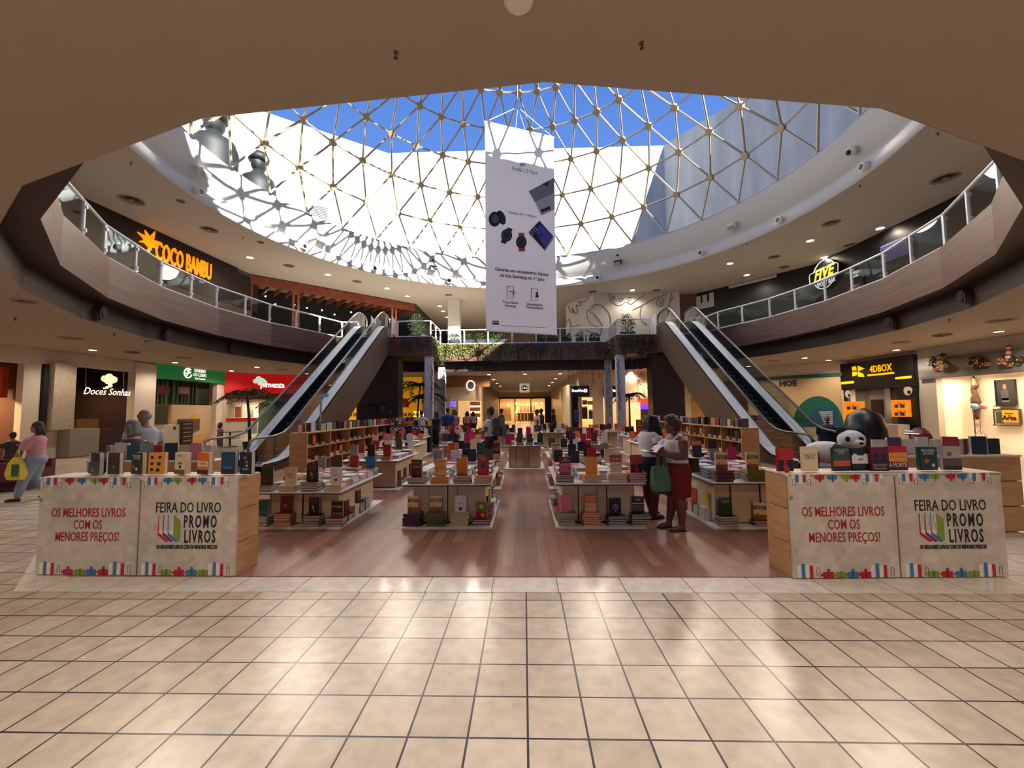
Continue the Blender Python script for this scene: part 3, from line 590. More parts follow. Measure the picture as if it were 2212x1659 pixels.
# timber pergola along the restaurant front
t = thing('timber_pergola', 'red timber pergola with rafters along the dark upper restaurant front', 'pergola', UM.mx @ Vector((UM.len / 2, F2, 0))); inv = parent_inv(t)
g = G(); slab(g, UM.mx, -.3, UM.len + .1, 9.2, 9.7, -.15, .05, redwood); o = g.obj('beam', t); o.matrix_parent_inverse = inv
for k in range(16):
    g = G(); u = .4 + k * (UM.len - .6) / 15; slab(g, UM.mx, u, u + .1, 9.25, 9.5, -2.6, -.15, redwood); o = g.obj('rafter', t); o.matrix_parent_inverse = inv
for px in (527, 632, 846):
    u = UM.uv(px, 640)[0]
    for du in (0, .28):
        g = G(); slab(g, UM.mx, u + du, u + du + .14, F2, 9.2, -.12, 0, redwood); o = g.obj('post', t); o.matrix_parent_inverse = inv
for i, (px, py) in enumerate(((590, 625), (612, 643), (655, 645), (683, 652), (717, 658), (745, 668), (868, 680), (782, 663))):
    g = G(); p = UM.at(px, py, -2.0); g.ball(p, .05, glow('tiny bulb', (255, 236, 200), 8), 8); g.tube([p, (p.x, p.y, 9.5)], .008, BLACK, 4)
    tag(g.obj('pendant_bulb'), ('first', 'second', 'third', 'fourth', 'fifth', 'sixth', 'eighth', 'seventh')[i] + ' tiny pendant bulb along the dark restaurant under the red pergola', 'lamp')
# counter inside the restaurant
g = G(); slab(g, UM.mx, 1, UM.len - 1, F2 + .02, F2 + 1.1, -2.4, -1.8, mat('bar front', (40, 36, 34), .5)); slab(g, UM.mx, 1.5, 5, 7.0, 7.04, -1.8, -1.76, glow('bar strip', (255, 190, 110), 3)); tag(g.obj('bar_counter'), 'dark bar counter with thin amber light strip in the upper restaurant', 'bar')
# COCO BAMBU letters
t = thing('shop_sign', 'glowing orange letters with palm emblem on the upper wall', 'sign', UL.at(380, 560, .1)); inv = parent_inv(t)
ORA = glow('orange letters', (255, 140, 6), .45)
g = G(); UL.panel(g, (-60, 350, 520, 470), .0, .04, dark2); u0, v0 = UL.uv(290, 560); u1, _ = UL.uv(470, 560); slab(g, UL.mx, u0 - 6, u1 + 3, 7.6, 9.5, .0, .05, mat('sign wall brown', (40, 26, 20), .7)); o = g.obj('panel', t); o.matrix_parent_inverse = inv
ua, va = UL.uv(331, 546); ub, vb = UL.uv(452, 583); hL = (va + vb) / 2
o = text('lettering', 'COCO BAMBU', 1.0, ORA, UL.mx @ Vector(((ua + ub) / 2, hL - .05, .12)), UL.n, t, bold=.012, depth=.03)
bx = [v.co.x for v in o.data.vertices]; by = [v.co.y for v in o.data.vertices]; kx = (ub - ua) / (max(bx) - min(bx)); ky = UL.size(390, 541, 580) / (max(by) - min(by))
for v in o.data.vertices: v.co.x *= kx; v.co.y *= ky
g = G(); c = UL.at(318, 533, .12)
for a, l in ((20, .55), (70, .6), (120, .5), (160, .6), (200, .5), (330, .4)):
    e = c + UL.mx.to_3x3() @ Vector((l * cos(radians(a)), l * sin(radians(a)) + .2, 0)); mid = (c + e) / 2 + Vector((0, 0, .12)); g.tube([c, mid, e], [.09, .08, .02], ORA, 6)
g.tube([UL.at(312, 546, .12), UL.at(318, 538, .12), c], [.06, .07, .08], ORA, 6); o = g.obj('palm_emblem', t); o.matrix_parent_inverse = inv
# right side, black sports bar front
VA, VB, VC = (12.3, 29.2), (16.6, 23.6), (17.2, 0)
VM = Wall((10.6, 29.2), VA); VR = Wall(VA, VB); VS = Wall(VB, VC)
wall2('wall_upper_right_corner', VR, BLACK); wall2('wall_upper_right', VS, BLACK)
g = G(); slab(g, VM.mx, 0, VM.len, F2, Z2, -.2, 0, mat('brown jamb', (110, 78, 62), .6)); struct('wall_upper_jamb', g)
t = thing('letter_sign', 'large white rounded letter on the black upper wall above the escalator', 'sign', VR.at(1525, 650, .05)); inv = parent_inv(t)
o = text('lettering', 'E', 1.0, mat('matt white', (200, 196, 190), .6), VR.at(1524, 651, .06), VR.n, t, bold=.06, depth=.03); o.data.transform(Matrix.Rotation(pi / 2, 4, 'Z'))
xs = [v.co.x for v in o.data.vertices]; ys = [v.co.y for v in o.data.vertices]; w_ = VR.uv(1543, 650)[0] - VR.uv(1505, 650)[0]; h_ = VR.size(1524, 636, 666)
for v in o.data.vertices: v.co.x = (v.co.x - (max(xs) + min(xs)) / 2) * w_ / (max(xs) - min(xs)); v.co.y = (v.co.y - (max(ys) + min(ys)) / 2) * h_ / (max(ys) - min(ys))
t = thing('bar_sign', 'round black sports bar sign with slanted yellow letters and white outline', 'sign', VS.at(1790, 592, .1)); inv = parent_inv(t)
c = VS.at(1788, 592, .1); r = VS.size(1788, 560, 624) / 2; R3 = VS.mx.to_3x3()
def q3(x, y, z=0): return c + R3 @ Vector((x * r * 1.05, y * r, z))
g = G(); g.loft([[q3(cos(a), sin(a), z) for a in [i * pi / 20 for i in range(40)]] for z in (0, .08)], BLACK)
g.loft([[q3(x, y, z) for x, y in ((-1.25, -.35), (1.25, -.35), (1.3, .25), (1.2, .42), (-1.2, .42), (-1.3, .25))] for z in (.08, .14)], BLACK); o = g.obj('panel', t); o.matrix_parent_inverse = inv
wl_ = glow('white outline', (226, 226, 226), .3)
g = G(); g.tube([q3(.97 * cos(a), .97 * sin(a), .1) for a in [radians(x) for x in range(25, 156, 10)]], .03, wl_, 5); g.tube([q3(.97 * cos(a), .97 * sin(a), .1) for a in [radians(x) for x in range(210, 331, 10)]], .03, wl_, 5)
g.tube([q3(x, y, .15) for x, y in ((-1.2, -.3), (1.2, -.3), (1.25, .22), (1.15, .38), (-1.15, .38), (-1.25, .22), (-1.2, -.3))], .025, wl_, 5); o = g.obj('outline', t); o.matrix_parent_inverse = inv
o = text('lettering', 'FIVE', r * .95, glow('yellow letters', (238, 226, 70), .3), q3(0, .06, .16), VS.n, t, bold=.03, shear=.3); text('lettering', 'SPORT BAR', r * .4, wl_, q3(.1, -.62, .1), VS.n, t, bold=.012, sx=.8)
g = G(); VS.panel(g, (1834, 575, 1866, 640), .05, .1, mat('menu poster', (24, 22, 24), .5)); VS.panel(g, (1838, 616, 1862, 634), .1, .11, mat('poster food', (120, 84, 60), .5)); t = g.obj('menu_poster'); tag(t, 'dark menu poster reading almoço especial beside the round bar sign', 'poster')
VS.letters('lettering', 'ALMOÇO', 1851, 589, 6, wl_, t, z=.11, sx=.7); VS.letters('lettering', 'ESPECIAL', 1851, 597, 5, wl_, t, z=.11, sx=.7)
for lab, x0, y0, x1, y1, z in (('long pale roller sign fixed high on the black sports bar wall', 1576, 603, 1680, 612, .1), ('bluish lit screen in the black sports bar, larger one', 1905, 520, 1965, 560, .05), ('pale notice board behind the upper glass railing', 1708, 634, 1731, 668, .3)):
    g = G(); w = VR if x0 < 1600 else VS; w.panel(g, (x0, y0, x1, y1), z, z + .06, mat(lab, (180, 178, 176) if z != .05 else (50, 52, 84), .5, emit=(60, 60, 110) if z == .05 else None, es=.3 if z == .05 else 0)); w.panel(g, (x0 + 3, y0 + 2, x1 - 3, y0 + 4), z + .06, z + .065, mat('grey caption', (120, 120, 130), .5)); tag(g.obj('wall_screen' if z == .05 else 'notice_board'), lab, 'screen' if z == .05 else 'board')
for lab, px, py, w_ in (('red padded bench behind the upper railing by the escalator', 1560, 715, 2.2), ('red padded bench under the pale notice board', 1660, 672, 2.0)):
    p = VR.at(px, py, 1.5) if px < 1600 else VS.at(px, py, 1.5); t = thing('bench', lab, 'bench', (p.x, p.y, F2), rz=-.9 if px < 1600 else -1.5)
    m = mat('red vinyl', (120, 24, 28), .4); g = G(); g.box((0, 0, .45), (w_, .5, .14), m); g.obj('seat', t); g = G(); g.box((0, .22, .75), (w_, .1, .5), m); g.obj('backrest', t)
    for s in (-1, 1):
        g = G(); g.box((s * (w_ / 2 - .1), 0, .19), (.08, .4, .38), BLACK); g.obj('leg', t)
# white hoarding with line drawings
HA, HB, HC = lv2(1222, 657), lv2(1282, 636), lv2(1458, 632)
HW1, HW2 = Wall(HA, HB), Wall(HB, (HC[0] + .3, HC[1]))
hw = mat('hoarding white', (214, 208, 202), .6); ink = mat('ink line', (96, 92, 92), .6)
def curve_on(w, pts, g, r=.022):
    from mathutils import geometry
    P = [Vector(p) for p in pts]; out = []
    for i in range(len(P) - 1):
        a, b, c, d = P[max(i - 1, 0)], P[i], P[i + 1], P[min(i + 2, len(P) - 1)]
        for k in range(5):
            t = k / 5; out.append(.5 * ((2 * b) + (c - a) * t + (2 * a - 5 * b + 4 * c - d) * t * t + (-a + 3 * b - 3 * c + d) * t ** 3))
    out.append(P[-1]); g.tube([w.at(q[0], q[1], .02) for q in out], r, ink, 5)
D1 = [[(1220, 661), (1228, 655), (1233, 652), (1226, 650)], [(1227, 660), (1232, 672), (1238, 675), (1236, 665), (1243, 678), (1248, 672), (1245, 660), (1252, 660), (1256, 658), (1250, 652), (1262, 652), (1270, 645), (1272, 637)], [(1217, 690), (1222, 688), (1218, 702), (1216, 720)], [(1222, 705), (1229, 690), (1233, 705), (1228, 725), (1222, 735)], [(1233, 706), (1255, 702)], [(1240, 727), (1255, 716), (1270, 715), (1282, 722)]]
D2 = [[(1283, 662), (1277, 668), (1268, 672), (1270, 690), (1280, 702), (1292, 706), (1300, 712), (1296, 725)], [(1275, 664), (1283, 659), (1300, 661), (1314, 675), (1319, 690), (1318, 700)], [(1270, 670), (1276, 676), (1284, 680), (1290, 686), (1296, 695), (1302, 705)], [(1318, 634), (1316, 648), (1326, 655), (1334, 660), (1344, 658), (1352, 652), (1362, 657), (1370, 652), (1380, 645), (1388, 640), (1390, 634)], [(1323, 640), (1321, 646), (1325, 648), (1328, 642), (1323, 640)], [(1340, 645), (1339, 651), (1344, 651), (1345, 645), (1340, 645)], [(1358, 643), (1356, 649), (1362, 649), (1363, 643), (1358, 643)], [(1366, 670), (1390, 658), (1415, 645), (1440, 636)], [(1386, 658), (1382, 680), (1388, 695), (1398, 702)], [(1432, 645), (1426, 645), (1418, 652), (1420, 660), (1428, 662), (1434, 655), (1432, 645)], [(1429, 650), (1425, 653), (1427, 657), (1431, 654)], [(1451, 634), (1446, 655), (1440, 685)], [(1458, 642), (1448, 650), (1442, 670)]]
for w, dr, lab in ((HW1, D1, 'narrow white hoarding panel with line drawn leaf beside the hanging banner'), (HW2, D2, 'wide white hoarding with line drawings of food above the bridge')):
    t = thing('hoarding', lab, 'hoarding', w.mx @ Vector((w.len / 2, F2, 0))); inv = parent_inv(t)
    g = G(); slab(g, w.mx, 0, w.len, F2, Z2 - .002, -.08, 0, hw); o = g.obj('board', t); o.matrix_parent_inverse = inv
    g = G()
    for c in dr: curve_on(w, c, g)
    o = g.obj('line_drawing', t); o.matrix_parent_inverse = inv
# hall beyond the bridge
g = G(); p = at_z(980, 646, Z2); g.span((p.x - .42, p.y, F2), (p.x + .42, p.y + .8, Z2), WHITE); struct('column_upper', g)
g = G(); g.span((-16, 44, F2), (16, 44.3, Z2), mat('upper hall wall', (196, 170, 140), .7)); struct('wall_upper_hall', g)
g = G(); g.span((-8.4, 30.6, F2), (-8.1, 44, Z2), mat('upper hall dark wall', (60, 46, 40), .7)); struct('wall_upper_hall_left', g)
g = G(); g.span((5.6, 30, F2), (5.9, 44, Z2), mat('upper hall wall', (196, 170, 140), .7)); struct('wall_upper_hall_right', g)
# ================================================================== railings, escalators, columns
RAIL = mat('white railing', (224, 226, 228), .4)
RH = .87
def railing(label, pts, step=1.55):
    t = thing('glass_railing', label, 'railing', (*pts[len(pts) // 2], F2)); inv = parent_inv(t)
    P = [Vector((*p, F2)) for p in pts]; up = Vector((0, 0, 1))
    g = G(); g.tube([p + up * RH for p in P], .035, RAIL, 8); o = g.obj('top_rail', t); o.matrix_parent_inverse = inv
    g = G()
    for a, b in zip(P, P[1:]):
        d = (b - a); g.box((a + b) / 2 + up * .03, (d.length, .09, .06), RAIL, rz=atan2(d.y, d.x))
    o = g.obj('bottom_rail', t); o.matrix_parent_inverse = inv
    for a, b in zip(P, P[1:]):
        d = b - a; n = max(1, round(d.length / step)); rz = atan2(d.y, d.x)
        for i in range(n + (b is P[-1])):
            p = a + d * (i / n); g = G(); g.box(p + up * (RH / 2), (.075, .05, RH), RAIL, rz=rz)
            o = g.obj('post', t); o.matrix_parent_inverse = inv
            for zc in (.2, RH - .12): g = G(); g.disc(p + up * zc, .05, RAIL, (d.y, -d.x, 0), .06, 8); g.obj('clamp', o)
        for i in range(n):
            p, q = a + d * (i / n), a + d * ((i + 1) / n); g = G(); u = d.normalized() * .05
            g.box((p + q) / 2 + up * (RH / 2 + .02), (d.length / n - .1, .012, RH - .12), CLEAR, rz=rz); o = g.obj('glass_panel', t); o.matrix_parent_inverse = inv
railing('long curved glass railing over the timber fascia below the orange lettered wall', [pol(11.72, -88 + 40 / 3 * k) for k in range(-5, 3)] + [(-9.85, LY + .1), (-8.95, LY + .1)])
railing('long curved glass railing over the timber fascia below the black sports bar', [pol(11.72, -88 + 40 / 3 * k) for k in range(18, 10, -1)] + [(9.7, RY + .1), (9.1, RY + .1)])
railing('straight glass railing of the planted bridge with two stepped corners', [(-6.8, LY + .1), (LX - .1, LY + .1), (LX - .1, FAR2 + .1), (RX + .1, FAR2 + .1), (RX + .1, RY + .1), (6.85, RY + .1)])

brown = mat('escalator cladding', (92, 76, 58), .45); deckM = mat('escalator deck', (226, 228, 234), .45, .0); stepM = noisy('step grooves', (72, 75, 76), (48, 50, 52), (40, 1, 1), 3, .5)
rub = mat('rubber handrail', (26, 27, 30), .35)
def ez(y): return .58 + .69 * (y - 13.02)
DECK = [(11.2, .16), (11.9, .17), (12.4, .24), (12.8, .42), (13.2, ez(13.2)), (15, ez(15)), (17, ez(17)), (19, ez(19)), (20.5, ez(20.5)), (20.9, 5.96), (21.2, 6.05), (21.6, 6.05), (22.2, 6.0)]
def escalator(label, x0, x1, yend, lit):
    s = 1 if x1 > x0 else -1; lo, hi = min(x0, x1), max(x0, x1)
    t = thing('escalator', label, 'escalator', ((x0 + x1) / 2, 11, 0)); inv = parent_inv(t)
    dk = DECK[:-1] + [(yend, 6.0)]
    def put(g, n, **k): o = g.obj(n, t, **k); o.matrix_parent_inverse = inv; return o
    under = [(yend, 4.62), (21.4, 4.62), (15.2, .35), (14.6, .013), (11.2, .013)]
    for x in (lo - .2, hi + .14):
        g = G(); g.prism([(y, z - .02) for y, z in dk] + under, (x, x + .06), brown, 0); put(g, 'side_panel')
    g = G()
    for i in range(len(under) - 1): a, b = under[i], under[i + 1]; g.quad([(lo - .2, *a), (hi + .2, *a), (hi + .2, *b), (lo - .2, *b)], brown)
    put(g, 'underside')
    for x in (lo, hi):
        g = G(); g.loft([[(x - .17, y, z), (x + .17, y, z), (x + .17, y, z + .05), (x - .17, y, z + .05)] for y, z in dk], deckM)
        for e in (-.185, .185): g.loft([[(x + e - .012, y, z + .02), (x + e + .012, y, z + .02), (x + e + .012, y, z + .065), (x + e - .012, y, z + .065)] for y, z in dk], rub)
        put(g, 'deck')
        g = G(); g.loft([[(x - .006, y, z + .05), (x + .006, y, z + .05), (x + .006, y, z + .74), (x - .006, y, z + .74)] for y, z in dk], CLEAR); put(g, 'balustrade_glass')
        top = [(y, z + .78) for y, z in dk]; a, b = top[0], top[-1]
        loop = [(a[0] + .2, a[1] - .7), (a[0] - .1, a[1] - .66), (a[0] - .34, a[1] - .46), (a[0] - .38, a[1] - .25), (a[0] - .28, a[1] - .06), (a[0] - .1, a[1])] + top + [(b[0] + .16, b[1] - .06), (b[0] + .3, b[1] - .25), (b[0] + .26, b[1] - .5), (b[0], b[1] - .66)]
        g = G(); g.tube([(x, y, z) for y, z in loop], .042, rub if lit else mat('grey handrail', (96, 96, 92), .3), 8, True, .8); put(g, 'handrail', smooth=True)
    n = 27; w = hi - lo - .4
    for i in range(n):
        y = 12.9 + i * (20.9 - 12.9) / n; z = ez(y) - .32 + .0; g = G(); zt = max(.1, z + .1)
        g.box(((lo + hi) / 2, y + .16, zt - .1), (w, .36, .2), stepM); stp = put(g, 'step'); g = G(); g.box(((lo + hi) / 2, y - .03, zt - .004), (w, .016, .012), mat('step edge', (150, 152, 150), .5)); g.obj('step_edge', stp)
    g = G(); g.box(((lo + hi) / 2, 12.1, .05), (w, 1.7, .07), stepM); g.box(((lo + hi) / 2, 11.35, .055), (w + .1, .3, .08), METAL); put(g, 'comb_plate')
    for x in (lo + .19, hi - .19):
        g = G(); g.loft([[(x - .01, y, z - .35), (x + .01, y, z - .35), (x + .01, y, z), (x - .01, y, z)] for y, z in dk], mat('black skirt', (24, 24, 25), .3)); put(g, 'skirt')
    g = G(); xi = x0 - s * .0; g.box((x1 if lit else x1, 11.26, .12), (.1, .03, .09), glow('green go light', (30, 255, 120), 6)); put(g, 'green_light')
    g = G(); g.box(((lo + hi) / 2, yend - .4, 5.6), (w, .8, .06), METAL); put(g, 'landing_plate')
escalator('escalator rising beside the red signed shop, clad in brown panels', -7.3, -8.55, LY - .05, False)
escalator('escalator rising beside the green topped clinic front, clad in brown panels', 7.35, 8.67, RY - .05, True)
for lab, x0, x1, y in (('brown pier under the upper landing next to the yellow posters', -9.0, -6.75, LY + .1), ('brown pier under the upper landing behind the two women', 6.9, 8.6, RY + .1)):
    g = G(); g.span((x0, y, .01), (x1, y + .9, ZS - .03), mat('pier brown', (62, 48, 40), .5)); o = g.obj('support_pier'); tag(o, lab, 'pier')
# anti-climb white panels at the escalator heads
for i, (x, y) in enumerate(((-6.9, LY), (-8.0, LY + .05), (6.95, RY), (8.0, RY + .05))):
    g = G(); g.quad([(x, y - .7, F2 + .05), (x, y + .05, F2 + .05), (x, y + .05, F2 + .85), (x, y - .7, F2 + 1.05)], RAIL); g.quad([(x + .02, y - .7, F2 + 1.05), (x + .02, y + .05, F2 + .85), (x + .02, y + .05, F2 + .05), (x + .02, y - .7, F2 + .05)], RAIL)
    g.quad([(x, y - .7, F2 + 1.05), (x, y + .05, F2 + .85), (x + .02, y + .05, F2 + .85), (x + .02, y - .7, F2 + 1.05)], RAIL)
    tag(g.obj('guard_panel'), ('white guard panel between escalator head and planted bridge, on the yellow poster side', 'white guard panel between the handrails of the escalator by the red shop', 'white guard panel between escalator head and planted bridge, on the clinic side', 'white guard panel between the handrails of the escalator by the clinic')[i], 'panel')
colW = noisy('weathered white column', (232, 234, 238), (206, 209, 214), (2, 2, .6), 3, .6)
for k, (x, y, lab) in enumerate(((LX - .22, LY + .35, 'left_front'), (LX - .1, 25.2, 'left_back'), (RX + .25, RY + .35, 'right_front'), (RX + .1, 25.2, 'right_back'))):
    g = G(); g.box((x, y, ZS / 2), (.42, .42, ZS), colW); struct('column_' + lab, g)

# ================================================================== ring fixtures, ceiling fittings
for i, a in enumerate((-90.8, -64.8, -45, -22.7, 23.8, 53.7, 73.8, 93.2)):
    t = thing('ring_speaker', f"round speaker in the white dome ring, {('first', 'second', 'third', 'fourth', 'fifth', 'sixth', 'seventh', 'eighth')[i]} from the orange letter side", 'speaker', pol(12.2, a, 10.05), -radians(a))
    g = G(); g.tube([(0, .05, 0), (0, -.16, -.03)], [.15, .15], WHITE, 16); g.tube([(0, -.15, -.03), (0, -.2, -.035)], [.165, .15], WHITE, 16); g.obj('housing', t)
    g = G(); g.disc((0, -.201, -.035), .1, BLACK, (0, -1, 0), .01, 14); g.obj('cone', t)
for i, (px, py, m, lab) in enumerate(((478, 371, WHITE, 'white floodlight on the ring wall below the dark bust-like reflections'), (715, 506, WHITE, 'white floodlight on the sunlit ring wall under the louvre vent'), (935, 577, BLACK, 'black floodlight with sensor on the ring beside the banner, orange letter side'), (1335, 566, BLACK, 'black floodlight with sensor on the shaded ring beside the banner'), (1560, 481, WHITE, 'white floodlight on the shaded ring wall'), (1808, 328, WHITE, 'white dome camera high on the shaded ring wall'))):
    p = at_z(px, py, 10.8); a = atan2(p.x - C0[0], p.y - C0[1]); t = thing('ring_floodlight', lab, 'lamp', pol(12.12, math.degrees(a), 10.8), -a)
    if i < 5:
        g = G(); g.box((0, -.14, 0), (.42, .22, .26), m, mx=Matrix.Rotation(.35, 4, 'X')); g.obj('head', t); g = G(); g.box((0, -.26, -.06), (.36, .02, .2), mat('lamp glass', (150, 150, 150), .2), mx=Matrix.Rotation(.35, 4, 'X')); g.obj('lens', t)
        g = G(); g.tube([(0, .05, 0), (0, -.1, 0)], .05, m, 8); g.obj('bracket', t)
        if m is BLACK: g = G(); g.ball((0, -.1, .42), .08, m, 10); g.tube([(0, .02, .42), (0, -.08, .42)], .03, m, 6); g.obj('sensor', t)
    else:
        g = G(); g.ball((0, -.16, 0), .17, m, 14); g.tube([(0, .05, .06), (0, -.12, .06)], .1, m, 10); g.obj('head', t, smooth=True); g = G(); g.ball((.02, -.26, -.05), .1, BLACK, 12); g.obj('lens', t, smooth=True)
def spot(p, e, ang=150, col=(255, 238, 214), blend=.6, r=.12):
    l = bpy.data.lights.new('downlight', 'SPOT'); l.energy = e; l.spot_size = radians(ang); l.spot_blend = blend; l.color = lin(col); l.shadow_soft_size = r  # name shared by the real downlights and the added fill spots
    o = bpy.data.objects.new('downlight_and_fill_beam', l); COL.objects.link(o); o.location = (p[0], p[1], p[2] - .06); return o
for a in (-128, -100, -66, -38, -15, 22, 48, 70, 96, 128):      # fill spots added round the dome ring to brighten the fair, without fittings
    p = Vector(pol(11.5, a, 10.7)); s_ = spot(p, 400, 110, (255, 238, 216), .8, .7); s_.rotation_euler = (p - Vector((C0[0] + p.x * .45, 9 + (p.y - 15) * .35, 0))).to_track_quat('Z', 'Y').to_euler()
lampglow = glow('downlight glass', (255, 236, 200), 9)
L1 = [(200, 756, 'first, by the sweet shop'), (378, 783, 'second, by the sweet shop sign'), (500, 801, 'third, over the green sign edge'), (555, 793, 'fourth, over the red sign'), (663, 807, 'fifth, at the far end of the red sign'), (2157, 716, 'above the gallery mural'), (1936, 756, 'in front of the amber letters'), (1738, 773, 'over the clinic front'), (1790, 778, 'between clinic and box shop'), (1617, 791, 'at the far end of the clinic front'), (792, 831, 'beside the yellow posters'), (1056, 809, 'twin lit one at the corridor mouth, header side'), (1134, 808, 'twin lit one above the hanging square sign'), (1210, 807, 'at the corridor mouth, optician side'), (1066, 820, 'second in the header side corridor row'), (1074, 828, 'third in the header side corridor row'), (1081, 834, 'fourth in the header side corridor row'), (1200, 818, 'second in the optician side corridor row'), (1193, 826, 'third in the optician side corridor row'), (1186, 833, 'fourth in the optician side corridor row'), (1363, 804, 'behind the vine covered column')]
for px, py, lab in L1:
    p = at_z(px, py, Z1); t = thing('downlight', 'lit round downlight in the lower ceiling, ' + lab, 'lamp', (p.x, p.y, Z1))
    g = G(); g.lathe([(.15, .0), (.15, -.012), (.115, -.016), (.11, 0)], WHITE, n=20, cap=False); g.obj('rim', t); g = G(); g.disc((0, 0, -.004), .11, lampglow, (0, 0, -1), .004); g.obj('lens', t)
    spot(p, 70 if p.y < 30 else 50)
L2L = [(540, 556, 'first on the pergola side'), (708, 593, 'second on the pergola side'), (836, 623, 'third on the pergola side'), (880, 640, 'fourth on the pergola side'), (950, 661, 'first before the upper column'), (957, 672, 'second before the upper column'), (966, 685, 'third before the upper column'), (1366, 627, 'over the line drawn hoarding'), (1577, 569, 'first over the black bar front'), (1613, 594, 'second over the black bar front'), (1750, 520, 'third over the black bar front'), (1780, 556, 'just above the round bar sign'), (1901, 493, 'last over the black bar front')]
for px, py, lab in L2L:
    p = at_z(px, py, Z2); t = thing('downlight', 'lit round downlight in the upper ceiling, ' + lab, 'lamp', (p.x, p.y, Z2))
    g = G(); g.lathe([(.2, .0), (.2, -.012), (.155, -.016), (.15, 0)], WHITE, n=20, cap=False); g.obj('rim', t); g = G(); g.disc((0, 0, -.004), .15, lampglow, (0, 0, -1), .004); g.obj('lens', t)
    spot(p, 90)
# added fill spots without fittings, behind the camera and over aisles and corridor
for x, y in ((-6, -2), (0, -2), (6, -2), (-3, .8), (3, .8), (-9, 2), (9, 2), (-12, 6), (12, 6), (-14.5, 10), (14.5, 10), (-15, 26.5), (8, 26.3), (-10.5, 27), (0, 33), (0, 40), (0, 47)): spot((x, y, Z1), 150 if y < 4 else 110, 125)
for x, y in ((-14.5, 12), (-14.5, 17), (14.7, 12), (0, 33), (0, 38)): spot((x, y, Z2), 120)  # more spots without fittings, added to brighten the upper floor
ventM = mat('vent grey', (150, 136, 122), .6)
for i, (px, py, z, r, lab) in enumerate(((53, 650, Z1, .2, 'small round plate, nearest the black post'), (155, 730, Z1, .3, 'large round vent in front of the brick clad pillar'), (395, 772, Z1, .3, 'round vent in front of the green sign'), (610, 798, Z1, .28, 'round vent in front of the red sign'), (321, 735, Z1, .12, 'small round plate under the curved timber fascia'), (2163, 692, Z1, .34, 'large round vent before the gallery'), (1946, 739, Z1, .3, 'round vent before the box shop'), (1672, 779, Z1, .28, 'round vent before the clinic front'), (1853, 769, Z1, .26, 'round vent lit amber by the box shop sign'), (452, 496, Z2, .36, 'round vent above the orange letters'), (285, 432, Z2, .42, 'largest round vent beside the curved railing'), (624, 574, Z2, .3, 'round vent above the pergola corner'), (771, 608, Z2, .3, 'round vent above the far pergola posts'), (563, 523, Z2, .16, 'small round plate between two lit lamps'), (390, 434, Z2, .16, 'small round plate near the ring'), (2041, 385, Z2, .42, 'large round vent over the far end of the bar'), (1795, 482, Z2, .36, 'round vent between ring and bar sign'), (1672, 555, Z2, .3, 'round vent above the pale roller sign'), (1836, 529, Z2, .28, 'round vent before the bluish screen'), (1694, 577, Z2, .28, 'round vent close to the black wall'), (1280, 630, Z2, .3, 'round vent where the two hoardings meet'), (1418, 627, Z2, .28, 'round vent at the end of the wide hoarding'), (969, 637, Z2, .28, 'round vent before the upper white column'))):
    p = at_z(px, py, z); t = thing('ceiling_vent', f"{'lower' if z == Z1 else 'upper'} ceiling {lab}", 'vent', (p.x, p.y, z))
    g = G(); g.lathe([(r, 0), (r, -.015), (r * .86, -.03), (r * .8, -.01), (r * .8, 0)], ventM, n=24, cap=False); g.obj('rim', t)
    g = G(); [g.lathe([(r * q, -.03), (r * q * .86, -.015)], ventM, n=24, cap=False) for q in (.74, .55, .36)]; g.disc((0, 0, -.004), r * .2, ventM, (0, 0, -1), .02, 16); g.disc((0, 0, -.001), r * .8, mat('vent hollow', (58, 52, 46), .7), (0, 0, -1), .002, 24); g.obj('rings', t)
for px, py, lab in ((284, 759, 'square'), (2035, 722, 'square')):
    p = at_z(px, py, Z1); g = G(); g.box((0, 0, -.03), (.34, .34, .06), ventM); g.box((0, 0, -.065), (.24, .24, .02), mat('vent hollow', (58, 52, 46), .7)); tag(g.obj('ceiling_speaker', loc=p), 'square grey box on the lower ceiling before the ' + ('sweet shop' if px < 1000 else 'gallery'), 'speaker')
for i, (px, py, z, lab) in enumerate(((33, 686, Z1, 'before the black post'), (247, 720, Z1, 'before the sweet shop'), (315, 737, Z1, 'before the cream pilaster'), (2051, 690, Z1, 'before the gallery'), (283, 351, Z2, 'beside the ring high up'), (525, 512, Z2, 'between vents over the orange letters'), (2026, 287, Z2, 'at the shaded end of the ring'), (1614, 526, Z2, 'between ring and black bar'), (1858, 400, Z2, 'near the large vent over the bar'), (855, 113, Z1, 'first of two hooks over the viewer, orange letter side'), (1386, 92, Z1, 'second of two hooks over the viewer, sports bar side'))):
    p = at_z(px, py, z); g = G(); g.lathe([(.035, 0), (.035, -.01), (.012, -.02), (.012, -.06), (.03, -.065), (.03, -.072)], mat('sprinkler metal', (90, 78, 66), .4, .6), n=10); tag(g.obj('sprinkler_head', loc=p), f"tiny ceiling sprinkler fitting, {lab}", 'sprinkler').scale = (.45, .45, .6) if py < 200 else (1, 1, 1)
p = at_z(1120, -6, Z1); t = thing('smoke_detector', 'round smoke detector cut by the top edge of the photo', 'detector', p); g = G(); g.lathe([(.09, 0), (.09, -.02), (.07, -.045), (.0, -.05)], WHITE, n=20); g.obj('cover', t)
